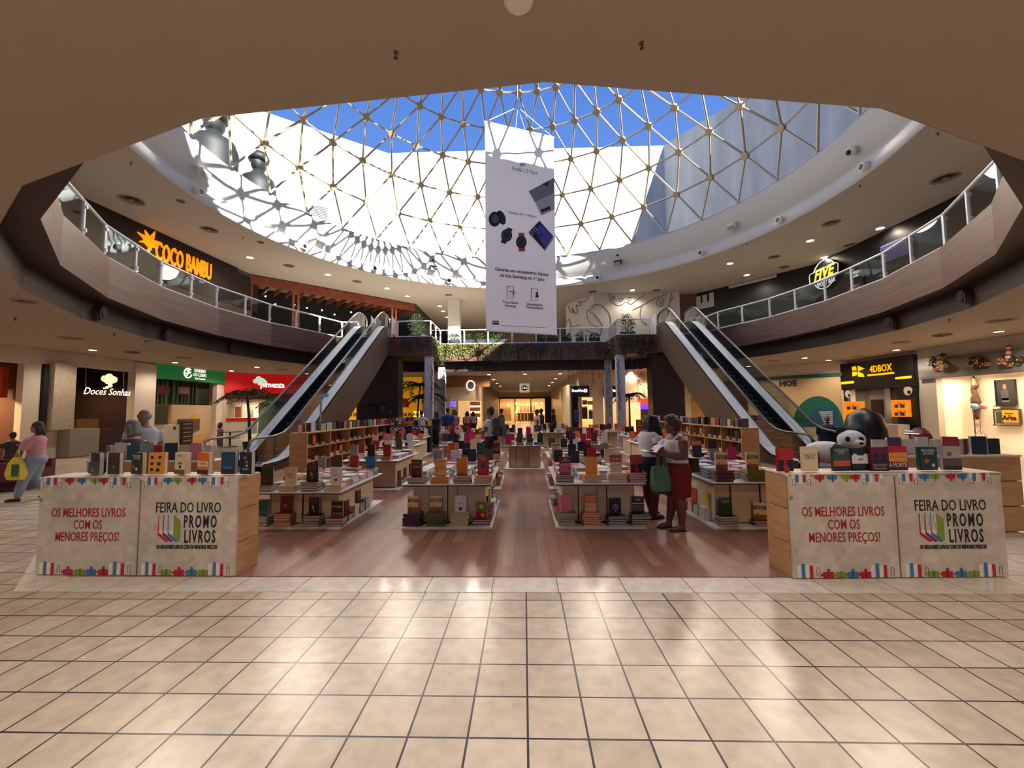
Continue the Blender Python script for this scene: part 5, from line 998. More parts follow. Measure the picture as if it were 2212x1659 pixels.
# art: (kind, ...) printed on the front cover: bands (v0, v1, colour), words (text, v, size, colour), blobs (u, v, r, colour)
def B_(*bands, w=(), blob=()): return (bands, w, blob)
CURY = lambda c: B_((.0, .3, (150, 84, 44)), (.3, .62, (232, 196, 130)), (.62, .84, c), (.84, 1, (224, 204, 170)), w=(('AUGUSTO', .76, .2, (230, 216, 200)), ('CURY', .68, .2, (230, 216, 200))), blob=((.3, .36, .06, (50, 30, 26)),))
ANNE = B_(w=(('ANNE', .86, .26, (160, 60, 50)), ('FRANK', .74, .24, (160, 60, 50))), blob=((.42, .38, .12, (150, 150, 150)), (.5, .2, .1, (120, 120, 120)), (.35, .5, .07, (170, 170, 170))))
FRONT = {  # upper row: (x fraction, standing colour, words, art, stack colour, n, face)
 'A': [(.08, 'dark green', 'dark novel with shadowy figures', B_((.1, .5, (60, 44, 30)), blob=((.3, .25, .1, (120, 60, 40)),)), 'brown', 4, 2), (.36, 'cream', 'cream paperback about God', B_(w=(('proteger', .62, .15, (70, 50, 40)), ('de', .54, .12, (70, 50, 40)), ('Deus', .44, .22, (70, 50, 40)))), 'cream', 4, 1), (.62, 'black', 'black biography with small pale figure', ANNE, 'black', 6, 2), (.9, 'white', 'white book with brown figure', B_(w=(('O', .6, .12, (150, 60, 60)), ('I K N', .52, .2, (60, 40, 40))), blob=((.5, .25, .12, (70, 40, 30)),)), 'cream', 4, 1)],
 'B': [(.14, 'dark red', 'dark red novel with gold lettering', B_(w=(('RAINHA', .82, .2, (190, 120, 60)), ('DA NOITE', .58, .16, (220, 180, 150)))), 'dark red', 4, 2), (.41, 'amber', 'amber novel with walking figure', B_((.0, .35, (214, 186, 140)), w=(('SONHOS', .72, .24, (240, 200, 90)),), blob=((.25, .3, .07, (30, 26, 26)),)), 'amber', 4, 1), (.66, 'amber', 'amber book showing its plain back', B_((.0, 1, (220, 132, 20))), 'dark red', 5, 2), (.9, 'red', 'red novel with dark leaping figure', B_((.05, .95, (170, 16, 20)), w=(('VERITY', .9, .14, (240, 200, 190)),), blob=((.5, .5, .18, (50, 14, 16)), (.6, .7, .08, (60, 12, 14)))), 'orange', 5, 2)],
 'C': [(.12, 'dark red', 'maroon book with pink lower half', B_((.0, .64, (206, 110, 116)), w=(('OS', .9, .18, (230, 200, 190)), ('SEGREDOS', .78, .15, (230, 200, 190)), ('PODER', .4, .2, (110, 30, 40))), blob=((.8, .35, .1, (130, 50, 60)),)), 'dark red', 5, 2), (.42, 'amber', 'golden book seen at its spine', B_(), 'amber', 5, 2), (.7, 'red', 'red and cream lettered book', B_((.0, .58, (230, 206, 180)), w=(('GALERA', .78, .22, (230, 190, 160)), ('A PSICOLOGIA', .46, .13, (180, 60, 40)), ('DO AMOR', .32, .18, (180, 60, 40)), ('COMPLEXO', .16, .16, (180, 60, 40)))), 'cream', 6, 1), (.93, 'red', 'red and black thriller', B_((.0, .5, (24, 14, 16)), blob=((.5, .2, .16, (190, 22, 26)), (.5, .42, .1, (190, 22, 26)), (.55, .06, .2, (190, 22, 26)))), 'red', 6, 2)],
 'D': [(.16, 'cream', 'sunset paperback with purple title band', CURY((96, 34, 70)), 'purple', 7, 1), (.5, 'cream', 'sunset paperback with green title band', CURY((70, 96, 40)), 'green', 7, 1), (.86, 'cream', 'pale paperback with navy title band', CURY((38, 36, 66)), 'purple', 6, 2)],
 'A2': [(.2, 'sage', 'grey green hardback', B_(), 'white', 4, 2), (.5, 'black', 'black hardback', B_(), 'black', 4, 2), (.78, 'red', 'bright red hardback', B_(), 'red', 4, 2)],
 'B2': [(.16, 'orange', 'orange fantasy novel with round emblem', B_(w=(('FAERIE', .85, .2, (80, 30, 16)),), blob=((.5, .45, .2, (120, 40, 20)), (.5, .45, .13, (220, 120, 50)))), 'orange', 5, 2), (.41, 'navy', 'navy fantasy novel with pale script', B_(w=(('Caraval', .5, .26, (170, 180, 200)),)), 'black', 5, 2), (.66, 'teal', 'dark teal novel with framed title', B_((.3, .36, (120, 150, 140)), w=(('LENDA', .55, .2, (150, 170, 160)),)), 'teal', 5, 2), (.93, 'dark red', 'dark red novel with pale capitals', B_(w=(('PEQUENA', .5, .18, (210, 160, 140)), ('COREIA', .34, .18, (210, 160, 140)))), 'cream', 5, 2)],
 'C2': [(.12, 'cream', 'cream novel with tall black figure', B_((.9, 1, (40, 30, 24)), blob=((.5, .45, .13, (20, 18, 18)), (.5, .68, .07, (20, 18, 18)), (.52, .25, .1, (20, 18, 18)))), 'brown', 3, 2), (.4, 'navy', 'navy novel with faint lettering', B_(w=(('VOX', .4, .26, (110, 120, 150)),)), 'brown', 3, 2), (.66, 'dark red', 'very dark red novel with small lettering', B_(w=(('DRACULA', .3, .16, (190, 140, 120)),)), 'brown', 3, 2), (.95, 'brown', 'photo covered novel with red mark', B_((.5, 1, (170, 160, 146)), blob=((.5, .3, .06, (180, 30, 30)),)), 'brown', 3, 2)],
 'E3': [(.1, 'magenta', 'magenta hardback', B_(), 'red', 3, 2), (.38, 'brown', 'dark brown patterned novel', B_(blob=((.5, .5, .2, (60, 40, 34)),)), 'brown', 4, 2), (.63, 'brown', 'grey brown patterned novel', B_(blob=((.5, .5, .22, (110, 90, 70)),)), 'black', 4, 2), (.9, 'dark green', 'dark patterned novel', B_(), 'black', 4, 2)],
}
LOWER = {
 'A': [(.04, 'teal', 'dark teal novel', B_((.1, .4, (60, 100, 110))), 'sage', 6, 2), (.32, 'dark red', 'crimson novel with white drawing', B_(blob=((.4, .4, .14, (200, 120, 120)), (.4, .4, .1, (130, 20, 28)))), 'red', 8, 2), (.65, 'black', 'black biography with pale figure', ANNE, 'black', 7, 2), (.92, 'red', 'red and black self help book', B_((.08, .92, (20, 18, 20)), w=(('O PODER', .62, .2, (230, 226, 220)), ('SECRETO', .42, .16, (170, 30, 30)), ('DE VOCÊ', .2, .18, (230, 226, 220)))), 'dark red', 5, 2)],
 'B': [(.1, 'cream', 'sunset paperback with purple title band', CURY((96, 34, 70)), 'purple', 8, 1), (.36, 'cream', 'sunset paperback with green title band', CURY((70, 96, 40)), 'green', 8, 1), (.64, 'white', 'white book with brown figure', B_(w=(('I K N', .52, .2, (60, 40, 40)),), blob=((.5, .2, .16, (80, 44, 34)),)), 'cream', 8, 1), (.88, 'red', 'red yellow and green comic novel', B_((.4, .95, (96, 130, 40)), blob=((.5, .7, .2, (190, 190, 60)), (.4, .5, .14, (60, 90, 40)), (.6, .2, .18, (210, 160, 50)), (.3, .12, .1, (60, 40, 30)))), 'dark red', 4, 2)],
 'C': [(.12, 'pink', 'dusty pink thin book', B_(), 'green', 8, 2), (.4, 'orange', 'orange and cream book about joy', B_((.0, .5, (236, 190, 130)), w=(('A ALEGRIA', .86, .16, (240, 200, 160)), ('PRINCESA', .7, .16, (240, 200, 160)), ('ENCANTADA', .32, .14, (190, 80, 40)))), 'orange', 8, 2), (.68, 'navy', 'navy book with white bulb drawing', B_(blob=((.5, .48, .22, (210, 196, 190)), (.5, .48, .18, (28, 30, 54)), (.5, .48, .1, (120, 110, 120)), (.5, .22, .06, (210, 150, 120)))), 'black', 6, 2), (.94, 'black', 'black book with pale strip across', B_((.55, .6, (210, 204, 200)), (.15, .5, (110, 60, 40)), w=(('PAI', .8, .24, (200, 196, 190)),)), 'black', 7, 2)],
 'D': [(.18, 'dark green', 'very dark green book, leaning', B_(w=(('TUDO É RIO', .86, .14, (190, 190, 180)), ('VERTIGEM', .76, .14, (190, 190, 180)))), 'black', 6, 2), (.56, 'cream', 'pale paperback with navy title band', CURY((38, 36, 66)), 'purple', 3, 2), (.92, 'cream', 'sunset paperback with maroon title band', CURY((104, 28, 44)), 'purple', 3, 2)],
}
for key, (x0, x1, y0, d, h) in TABS.items():
    w = x1 - x0; top = h + .0005; name = TN[key]; near = key in 'ABCD'
    rows = FRONT.get(key) or [((i + .5) / 4, rb.choice(('red', 'black', 'navy', 'pink', 'orange', 'white', 'dark red', 'brown', 'purple', 'black', 'magenta', 'cream')), None, None, rb.choice(('cream', 'black', 'red', 'white', 'brown')), rb.randint(3, 5), rb.choice((1, 2))) for i in range(4)]
    for level, rws in ((0, rows), (1, LOWER.get(key, ()))):
        for i, (f, col, desc, art, sc, n, fc) in enumerate(rws):
            x = x0 + w * f; y = y0 + .13; z = (top if level == 0 else .038); sw = .24 if near else .19
            lv = 'upper' if level == 0 else 'lower'
            z = stack(x, y, z, n, sc, f"{ORD[i]} {lv} stack, {name}", f"stacked books, {ORD[i]} {lv} front stack, {name}", size=(sw, .17), face=fc, jit=.012 if near else .006)
            desc = desc or f"{col} book"
            standing(x, y + .02, z, col, f"{desc} on the {ORD[i]} {lv} stack, {name}", f"standing books on {name}", (.16, .035, .235 if level == 0 else .225), rz=rb.uniform(-.3, .25) if near else rb.uniform(-.2, .2), art=art)
    # flat stacks over the rest of the top
    nc, nr = (4, 5) if d > 1.7 else (4, 3)
    cols = ('pale blue', 'white', 'grey', 'pink', 'cream', 'pale blue', 'white', 'lilac', 'sage', 'white')
    for r in range(nr):
        for c in range(nc):
            x = x0 + .17 + (w - .34) * c / (nc - 1); y = y0 + .42 + (d - .56) * r / (nr - 1)
            if key in ('A', 'A2', 'B2') and r == nr - 1: pass
            cc = rb.choice(cols); th = rb.uniform(.018, .026); n = rb.randint(4, 6) if near else rb.randint(3, 5); mix = None
            if c in (0, nc - 1): cc = rb.choice(('red', 'white', 'blue', 'cream', 'black', 'white', 'dark red', 'pale blue', 'orange'))
            z = stack(x, y, top, n, cc, f"{ORD[c]} flat stack, {ORD[r]} row, {name}", f"flat stacks on {name}", size=(.2 if near else .19, .24), t=th, face=rb.choice((1, 2)), jit=.012, mixed=[cc] * (n - 1) + [rb.choice(cols)])
            if r == nr - 1 and c < 4:
                k = rb.choice(('grey', 'brown', 'red', 'cream', 'orange', 'black', 'white', 'dark red', 'magenta', 'black'))
                if key == 'A': k = ('sage', 'brown', 'red', 'blue')[c]
                standing(x, y, z, k, f"{k} book standing, {ORD[c]} at the back edge, {name}", f"back row books on {name}", (.15, .03, .21), rz=rb.uniform(-.2, .2))
            elif not near and r == 1 and c in (0, 2):
                k = rb.choice(('red', 'black', 'navy', 'pink', 'orange', 'white', 'magenta', 'green', 'purple')); standing(x, y, z, k, f"{k} book standing amid flat stacks, {ORD[c]} column, {name}", f"middle row books on {name}", (.15, .03, .2), rz=rb.uniform(-.3, .3))
    # books on the lower plate along the aisle sides
    if d > 1.7:
        for s in (-1, 1):
            for k in range(6):
                if rb.random() < .12: continue
                y = y0 + .42 + k * .22; x = (x0 + .07) if s < 0 else (x1 - .07); c = rb.choice(('black', 'white', 'dark red', 'blue', 'brown', 'red', 'cream', 'grey'))
                side = 'shop side' if s < 0 else 'clinic side'
                z = stack(x + (0.0), y, .038, rb.randint(4, 8), c, f"{ORD[k]} low stack, {side}, {name}", f"low side stacks of {name}", rz=s * pi / 2, size=(.17, .11), jit=.006, face=2)
                if k % 2 == 0: standing(x - s * .02, y, z, c if c != 'white' else 'yellow', f"{c if c != 'white' else 'yellow'} book standing, {ORD[k]} low stack, {side}, {name}", f"low side books of {name}", (.15, .03, .2), rz=s * pi / 2)
# entrance counters: named books in front row
def on_counter(w, px, col, desc, art, size=(.16, .045, .225), rz=0, back=-.12):
    u = w.uv(px, 1015)[0]; p = w.mx @ Vector((u, 0, back)); wy = atan2(w.mx[1][0], w.mx[0][0])
    standing(p.x, p.y, CLH - .002 + .0, col, desc, 'books on the entrance counters', size, wy + rz, art, 2)
on_counter(CL, 166, 'blue', 'blue book with portrait at the outer corner of the printed counter, red shop side', B_((.55, .95, (190, 190, 190)), blob=((.6, .72, .14, (40, 40, 46)),)), back=-.22, rz=.25)
on_counter(CL, 184, 'black', 'dark novel with street photo, second on the printed counter, red shop side', B_((.1, .6, (70, 66, 56)), blob=((.25, .2, .1, (180, 150, 70)),)), rz=-.35)
on_counter(CL, 225, 'brown', 'dark brown novel with golden light, third on the printed counter', B_((.1, .8, (60, 44, 26)), blob=((.5, .35, .12, (130, 94, 40)),)), rz=-.2)
on_counter(CL, 277, 'dark green', 'green book with red and white emblems on the printed counter, red shop side', B_(w=(('MACHADO', .85, .15, (220, 220, 200)), ('DE ASSIS', .74, .15, (220, 220, 200))), blob=((.2, .35, .1, (200, 70, 60)), (.5, .25, .1, (200, 196, 190)))), (.17, .05, .225), rz=-.3)
on_counter(CL, 318, 'amber', 'amber book with black drawings on the printed counter', B_(blob=((.25, .78, .1, (40, 30, 20)), (.7, .78, .1, (40, 30, 20)), (.25, .5, .1, (40, 30, 20)), (.65, .48, .12, (40, 30, 20)), (.25, .22, .1, (40, 30, 20)), (.6, .2, .12, (40, 30, 20)))), (.16, .05, .225), rz=.2)
on_counter(CL, 373, 'cream', 'beige novel with bare tree on the printed counter', B_((.0, .22, (120, 84, 60)), w=(('TORTO', .84, .12, (120, 90, 70)),), blob=((.55, .35, .12, (70, 50, 40)), (.45, .5, .07, (70, 50, 40)), (.65, .52, .07, (70, 50, 40)))), (.16, .06, .225), rz=-.3)
on_counter(CL, 424, 'orange', 'orange novel with cream title block on the printed counter', B_((.35, .6, (230, 196, 160)), (.0, .2, (60, 36, 26)), w=(('GRANDE', .48, .14, (150, 70, 40)),)), (.16, .06, .225), rz=-.3)
on_counter(CL, 478, 'navy', 'deep blue book, second from the inner end of the printed counter', B_((.2, .9, (24, 60, 96)), w=(('OCEANO', .3, .14, (150, 180, 200)),)), (.16, .05, .225), rz=-.12)
on_counter(CL, 517, 'black', 'black book with medal picture at the inner end of the printed counter', B_(w=(('CORRIDA', .22, .12, (220, 220, 210)),), blob=((.45, .75, .13, (150, 80, 50)), (.6, .55, .1, (170, 100, 70)), (.62, .38, .08, (220, 200, 180)))), (.15, .05, .225), rz=-.2)
on_counter(CRR, 1713, 'red', 'red and black thriller at the inner end of the gallery side counter', B_((.0, .5, (24, 14, 16)), blob=((.5, .2, .16, (190, 22, 26)), (.5, .42, .1, (190, 22, 26)), (.55, .06, .2, (190, 22, 26)))), (.16, .03, .225), rz=.08)
on_counter(CRR, 1768, 'cream', 'tall cream book with plain dark title on the gallery side counter', B_(w=(('ENCONTRO COM', .68, .1, (90, 70, 50)), ('DEUS', .56, .26, (70, 50, 36)))), (.165, .03, .24), rz=.1)
on_counter(CRR, 1838, 'dark green', 'dark novel with burning sunset on the gallery side counter', B_((.0, .2, (40, 30, 30)), (.2, .45, (190, 84, 40)), (.45, .8, (54, 70, 70)), w=(('AUGUSTO', .9, .17, (200, 206, 200)), ('CURY', .8, .17, (200, 206, 200)))), (.175, .03, .225), rz=.05)
on_counter(CRR, 1880, 'black', 'black book with white baby bodysuit on the gallery side counter', B_((.32, .68, (220, 214, 210)), w=(('BEBÊ', .5, .14, (60, 50, 50)),), blob=((.2, .66, .13, (220, 214, 210)), (.8, .66, .13, (220, 214, 210)))), (.175, .03, .22), rz=0)
on_counter(CRR, 1916, 'dark red', 'dark red novel with two silhouettes on the gallery side counter', B_((.0, .5, (40, 12, 14)), w=(('ORGULHO', .25, .16, (210, 180, 160)), ('Namorado', .12, .16, (210, 180, 160))), blob=((.35, .65, .15, (30, 10, 12)), (.7, .62, .13, (30, 10, 12)))), (.18, .035, .23), rz=0, back=-.09)
on_counter(CRR, 1962, 'red', 'fiery red and yellow thriller on the gallery side counter', B_((.0, .35, (70, 14, 14)), (.35, .75, (226, 120, 30)), w=(('KORYTA', .66, .22, (230, 190, 80)), ('AQUELES QUE', .46, .14, (240, 200, 90)), ('A MORTE', .22, .22, (240, 230, 210)))), (.185, .035, .235), rz=-.05)
on_counter(CRR, 2030, 'dark green', 'green book with red and white emblems on the gallery side counter', B_(w=(('MACHADO', .85, .16, (220, 220, 200)), ('DE ASSIS', .73, .16, (220, 220, 200))), blob=((.4, .4, .13, (200, 60, 50)), (.75, .22, .1, (200, 196, 190)))), (.165, .04, .225), rz=-.05)
on_counter(CRR, 2083, 'grey', 'photo covered biography at the outer end of the gallery side counter', B_((.0, .18, (40, 36, 36)), (.18, .5, (90, 74, 66)), (.5, 1, (170, 160, 150)), blob=((.35, .68, .14, (120, 74, 54)),)), (.165, .04, .23), rz=-.1)
def on_crate(cx, cy, z, L, rz, cols, where):
    for i, c in enumerate(cols):
        u = -L / 2 + L * (i + .5) / len(cols); standing(cx + u * cos(rz), cy + u * sin(rz), z, c, f"{c} book, {ORD[i]} from the outer end on the {where}", f"books on the {where}", (.16, .05, .2 + .03 * (i % 2)), rz + rb.uniform(-.5, .5), None, 1)
on_crate(-5.15, 5.75, .985, 1.7, -.05, ('dark red', 'cream', 'teal', 'sage', 'red', 'black', 'cream', 'pink', 'white'), 'red-shop side pine crate')
on_crate(5.5, 5.75, .985, 1.7, pi + .03, ('black', 'black', 'dark red', 'red', 'white', 'white', 'white', 'purple', 'white'), 'gallery side pine crate')
# books on the long crate shelves: a row on top, faces and stacks in the compartments
for (x, y0, y1), s, nm in ((SHL, 1, 'crate shelf near posters'), (SHR, -1, 'crate shelf near clinic')):
    y = y0 + .12; i = 0
    while y < y1 - .1:
        c = rb.choice(('white', 'pale blue', 'teal', 'purple', 'black', 'grey', 'red', 'green', 'cream', 'brown', 'dark red', 'pink')); t_ = rb.choice((.03, .05, .12, .14))
        face = t_ > .1; book(0, (x + rb.uniform(-.05, .05), y, 1.128), (.15 if not face else .14, .03 if face else t_ * .8, rb.uniform(.19, .24)), s * pi / 2 * (1 if face else .0) + rb.uniform(-.1, .1), PAL[c], f"{c} book, number {i + 1} along the top of the {nm}" if i >= 20 else f"{c} book, {ORD[i]} in the top row of the {nm}", f"top row of the {nm}", None, 1); y += t_ + rb.uniform(.02, .05); i += 1
    for lv, z in ((0, .052 - .005), (1, .41), (2, .77)):
        for k in range(9):
            for q in range(3):
                yy = y0 + (y1 - y0) * (k + .2 + q * .3) / 9; c = rb.choice(('red', 'orange', 'black', 'dark red', 'teal', 'brown', 'cream', 'magenta', 'green', 'navy', 'white'))
                zz = stack(x + s * .04, yy, z, rb.randint(2, 4), c, f"{ORD[q]} pile, {ORD[k]} bay, {('bottom', 'middle', 'upper')[lv]} level, {nm}", f"piles in the {nm}", rz=s * pi / 2, size=(.19, .2), jit=.005, top=0)
                if rb.random() < .8: c = rb.choice(('red', 'orange', 'black', 'dark red', 'teal', 'brown', 'sage', 'amber')); standing(x + s * .06, yy, zz, c, f"{c} book standing, {ORD[q]} pile, {ORD[k]} bay, {('bottom', 'middle', 'upper')[lv]} level, {nm}", f"faced books in the {nm}", (.15, .03, .2), s * pi / 2)
# cash desk pile
for i, c in enumerate(('red', 'dark red', 'magenta', 'orange', 'black', 'white', 'yellow')): standing(-5.4 + i * .27, 16.55, 1.068, c, f"{c} book, {ORD[i]} along the top of the black cash desk", 'books on the cash desk', (.15, .04, .2), rb.uniform(-.3, .3))
# the 300 that show largest become objects, all others one mass of stock
seen_labels = set(); fin = []
for b in sorted(BOOKS, key=lambda q: -q[0]):
    if len(fin) < 300 and b[0] > 0: fin.append(b)
chosen = set(id(b) for b in fin)
PAD = {}
def art_mat(c):
    return mat(f'cover ink {c[0]} {c[1]} {c[2]}', c, .4)
for a, kind, p, size, rz, col, label, group, art in fin:
    o = bpy.data.objects.new('book', UM_[kind]); COL.objects.link(o); o.location = p; o.scale = size; o.rotation_euler.z = rz
    o.color = (*lin(col), 1); tag(o, label, 'book', group)
    if art and (p[1] < 9.5):
        bands, wds, blobs = art; g = G()
        for v0, v1, c in bands: g.box((.0, -.505, (v0 + v1) / 2), (.985, .012, v1 - v0), art_mat(c))
        for k, (u, v, r, c) in enumerate(blobs):
            ry = r * size[0] / size[2]; g.loft([[(u - .5 + r * cos(i * pi / 8), -.51 - yy - .003 * k, v + ry * sin(i * pi / 8)) for i in range(16)] for yy in (0, .008)], art_mat(c))
        if g.v:
            q = g.obj('cover_art', o)
        for tx, v, s_, c in wds:
            me = words_mesh(tx, s_, art_mat(c), .004); xs = [q.co.x for q in me.vertices]; wd = max(xs) - min(xs); k = min(1, .9 / wd)
            q = bpy.data.objects.new('cover_title', me); COL.objects.link(q); q.parent = o
            q.matrix_local = Matrix.Translation((0, -.535, v)) @ Matrix.Rotation(pi / 2, 4, 'X') @ Matrix.Diagonal((k, k * size[0] / size[2] * (1.25 if k == 1 else 1.5), 1, 1))
g = G(); g.k(stockM); g.k(pageM)
for b in BOOKS:
    if id(b) in chosen: continue
    _, kind, p, size, rz, col, *_r = b; src = UB[kind]; cs, sn = cos(rz), sin(rz); tone = lin(col)
    vs = [(p[0] + x * size[0] * cs - y * size[1] * sn, p[1] + x * size[0] * sn + y * size[1] * cs, p[2] + z * size[2]) for x, y, z in src.v]
    base = len(g.v); g.v += vs
    for f, m in zip(src.f, src.m): g.f.append([q + base for q in f]); g.m.append(0 if src.ms[m] is coverM else 1); g.t.append(tone)
o = g.obj('book_stock'); o['kind'] = 'stuff'; tag(o, 'mass of further stacked and standing books on all the tables and shelves of the fair', 'books')
# ================================================================== people
def fuse(g, name, voxel, parent=None, m=None, smooth=4, **tags):
    """merge overlapping shapes into one continuous skin"""
    me = g.mesh(name); o = bpy.data.objects.new(name, me); COL.objects.link(o)
    r = o.modifiers.new('r', 'REMESH'); r.mode = 'VOXEL'; r.voxel_size = voxel; r.use_smooth_shade = True
    s = o.modifiers.new('s', 'SMOOTH'); s.iterations = smooth; s.factor = .5
    dg = bpy.context.evaluated_depsgraph_get(); dg.update(); me2 = bpy.data.meshes.new_from_object(o.evaluated_get(dg))
    o.modifiers.clear(); o.data = me2; bpy.data.meshes.remove(me); me2.materials.clear(); me2.materials.append(m)
    me2.polygons.foreach_set('material_index', [0] * len(me2.polygons)); me2.polygons.foreach_set('use_smooth', [True] * len(me2.polygons)); o.name = name
    if parent: o.parent = parent
    for k, v in tags.items(): o[k] = v
    return o
def ell(z, rx, ry, y=0, x=0, n=20): return [(x + rx * cos(2 * pi * j / n), y + ry * sin(2 * pi * j / n), z) for j in range(n)]
def person(label, loc, rz, H, skin, hair, top, bottom, arms=None, legs=None, bulk=1.0, head=(0, 0, 0), hairlen=0, sleeve=.45, btm=.27, skirt=False, shoe=(30, 26, 26), fine=False, turn=0, bald=False, tank=False, group=None):
    """local frame: y forward, x to the person's right"""
    b = bulk; vx = .0065 if fine else .014; SK = mat(f'skin {skin}', skin, .5); dm = mat('any', (90, 90, 90))
    g = G(); S = lambda *p: tuple(q * H for q in p)
    TZ = [(.47, .092 * b, .075 * b, -.004), (.52, .1 * b, .082 * b, -.008), (.57, .088 * b, .07 * b, 0), (.62, .08 * b, .064 * b, 0), (.68, .086 * b, .066 * b, .004), (.73, .094 * b, .072 * b, .008), (.78, .1 * b ** .5, .06 * b, 0), (.815, .085, .045, -.004), (.835, .045, .035, -.006)]
    g.loft([ell(z * H, rx * H, ry * H, y * H) for z, rx, ry, y in TZ], dm)
    hx, hy, hz = head; hc = (hx, .012 + hy, .925 + hz)
    g.tube([S(0, -.008, .81), S(hx * .4, hy * .4, .86 + hz * .5), S(hx, hy, .9 + hz)], [.036 * H * b ** .4, .031 * H, .031 * H], dm, 14)
    R = Matrix.Rotation(turn, 4, 'Z')
    def hp(x, y, z): v = R @ Vector((x, y, z)); return ((hc[0] + v.x) * H, (hc[1] + v.y) * H, (hc[2] + v.z) * H)
    for c, r, e in (((0, -.004, .012), .052, (.84, 1.08, 1.06)), ((0, .012, -.026), .038, (.86, 1.05, 1.12)), ((0, .05, -.012), .0095, (.9, 1.3, 1.7)), ((0, .036, -.055), .016, (1.1, .9, .8)), ((.044, -.004, -.008), .011, (.5, 1, 1.6)), ((-.044, -.004, -.008), .011, (.5, 1, 1.6)), ((0, .044, .008), .014, (1.8, .6, .5))):
        p = hp(*c); g.ball(p, r * H, dm, 16, e)
    legs = legs or [((-.052, 0, .5), (-.055, .01, .27), (-.055, -.01, .04)), ((.052, 0, .5), (.055, .01, .27), (.055, -.01, .04))]
    bl = b ** .8
    for h_, k_, a_ in legs:
        m1 = [(p + q) / 2 for p, q in zip(h_, k_)]; m2 = [p + (q - p) * .35 for p, q in zip(k_, a_)]
        g.tube([S(*h_), S(*m1), S(*k_), S(m2[0], m2[1] - .008, m2[2]), S(*a_)], [.056 * H * bl, .05 * H * bl, .036 * H * bl, .036 * H * bl, .021 * H * bl ** .5], dm, 14)
        x, y, z = a_; g.tube([S(x, y - .025, z - .018), S(x, y + .03, z - .012), S(x, y + .075, z - .024), S(x, y + .1, z - .028)], [.022 * H, .024 * H, .021 * H, .012 * H], dm, 12)
    arms = arms or [((-.118, 0, .795), (-.14, -.01, .64), (-.135, .03, .5)), ((.118, 0, .795), (.14, -.01, .64), (.135, .03, .5))]
    for a in arms:
        s_, e_, w_ = [Vector(q) for q in a[:3]]; d = (w_ - e_).normalized()
        g.tube([S(*(s_ * .985 + Vector((0, 0, 0)))), S(*s_.lerp(e_, .4)), S(*e_), S(*e_.lerp(w_, .35)), S(*w_)], [.036 * H * b ** .7, .032 * H * b ** .8, .025 * H * b ** .7, .025 * H * b ** .6, .0165 * H], dm, 12)
        pal = w_ + d * .028; g.tube([S(*w_), S(*(w_ + d * .02)), S(*(w_ + d * .05))], [.016 * H, .021 * H, .018 * H], dm, 10, True, .62)
        if fine:
            side = Vector(a[3]) if len(a) > 3 else Vector((0, 1, 0)); side = (side - d * side.dot(d)).normalized(); nrm = d.cross(side); curl = a[4] if len(a) > 4 else .5
            for i in range(4):
                o0 = w_ + d * .05 + side * (.0125 * (1.5 - i)); L = (.036, .042, .04, .031)[i]; d1 = (d + nrm * curl * .5).normalized(); d2 = (d + nrm * curl * 1.5).normalized(); p1 = o0 + d1 * L * .55; p2 = p1 + d2 * L * .6
                g.tube([S(*(o0 - d * .012)), S(*p1), S(*p2)], [.0062 * H, .0056 * H, .0044 * H], dm, 7)
            o0 = w_ + d * .018 + side * .018; p1 = o0 + (d * .6 + side * .7).normalized() * .024; p2 = p1 + (d * .9 + side * .2 + nrm * curl * .6).normalized() * .02
            g.tube([S(*o0), S(*p1), S(*p2)], [.008 * H, .0066 * H, .005 * H], dm, 7)
    body = fuse(g, 'person', vx, None, SK); body.location = loc; body.rotation_euler.z = rz; tag(body, label, 'person', group)
    # clothing follows the body
    tm = mat(f'cloth {top}', top, .75); bm_ = mat(f'cloth {bottom}', bottom, .75); o_ = .008
    g = G(); g.loft([ell(z * H, (rx + o_) * H, (ry + o_) * H, y * H) for z, rx, ry, y in TZ if (z <= .79 if tank else z <= .82) and (not skirt or z > .55)], dm)
    if tank:
        for s in (-1, 1): g.tube([S(s * .062, .045 * b, .765), S(s * .07, .012, .822), S(s * .062, -.045, .77)], [.016 * H, .014 * H, .016 * H], dm, 8)
        for s in (-1, 1): g.ball(S(s * .042 * b, .062 * b, .725), .046 * H * b, dm, 12)
    else:
        if fine: [g.ball(S(s * .042 * b, .056 * b, .72), .044 * H * b, dm, 12) for s in (-1, 1)]
        for a in arms:
            s_, e_, w_ = [Vector(q) for q in a[:3]]
            pts = [s_ * .97, s_.lerp(e_, .3), s_.lerp(e_, min(1, sleeve))] + ([e_.lerp(w_, sleeve - 1)] if sleeve > 1 else [])
            g.tube([S(*p) for p in pts], [.046 * H * b ** .7, .045 * H * b ** .7, .042 * H * b ** .7, .032 * H][:len(pts)], dm, 12)
    fuse(g, 'top', vx * 1.2, body, tm)
    g = G()
    if skirt: g.loft([ell(.585 * H, .098 * b * H, .08 * b * H)] + [ell(z * H, (.108 - .003 * i) * b * H, (.092 - .004 * i) * b * H) for i, z in enumerate((.53, .47, .4, btm))], dm)
    else:
        g.loft([ell(z * H, (rx + .009) * H, (ry + .009) * H, y * H) for z, rx, ry, y in TZ if z <= .58], dm)
        for h_, k_, a_ in legs:
            pts = [Vector(h_), Vector(h_).lerp(Vector(k_), .5), Vector(k_)]
            rs = [.066 * bl, .06 * bl, .05 * bl]
            if btm < .2: pts += [Vector(k_).lerp(Vector(a_), .5), Vector(k_).lerp(Vector(a_), .92)]; rs += [.046 * bl, .038]
            g.tube([S(*p) for p in pts], [r * H for r in rs], dm, 12)
    fuse(g, 'skirt' if skirt else 'trousers', vx * 1.2, body, bm_)
    hm = mat(f'hair {hair}', hair, .6); g = G()
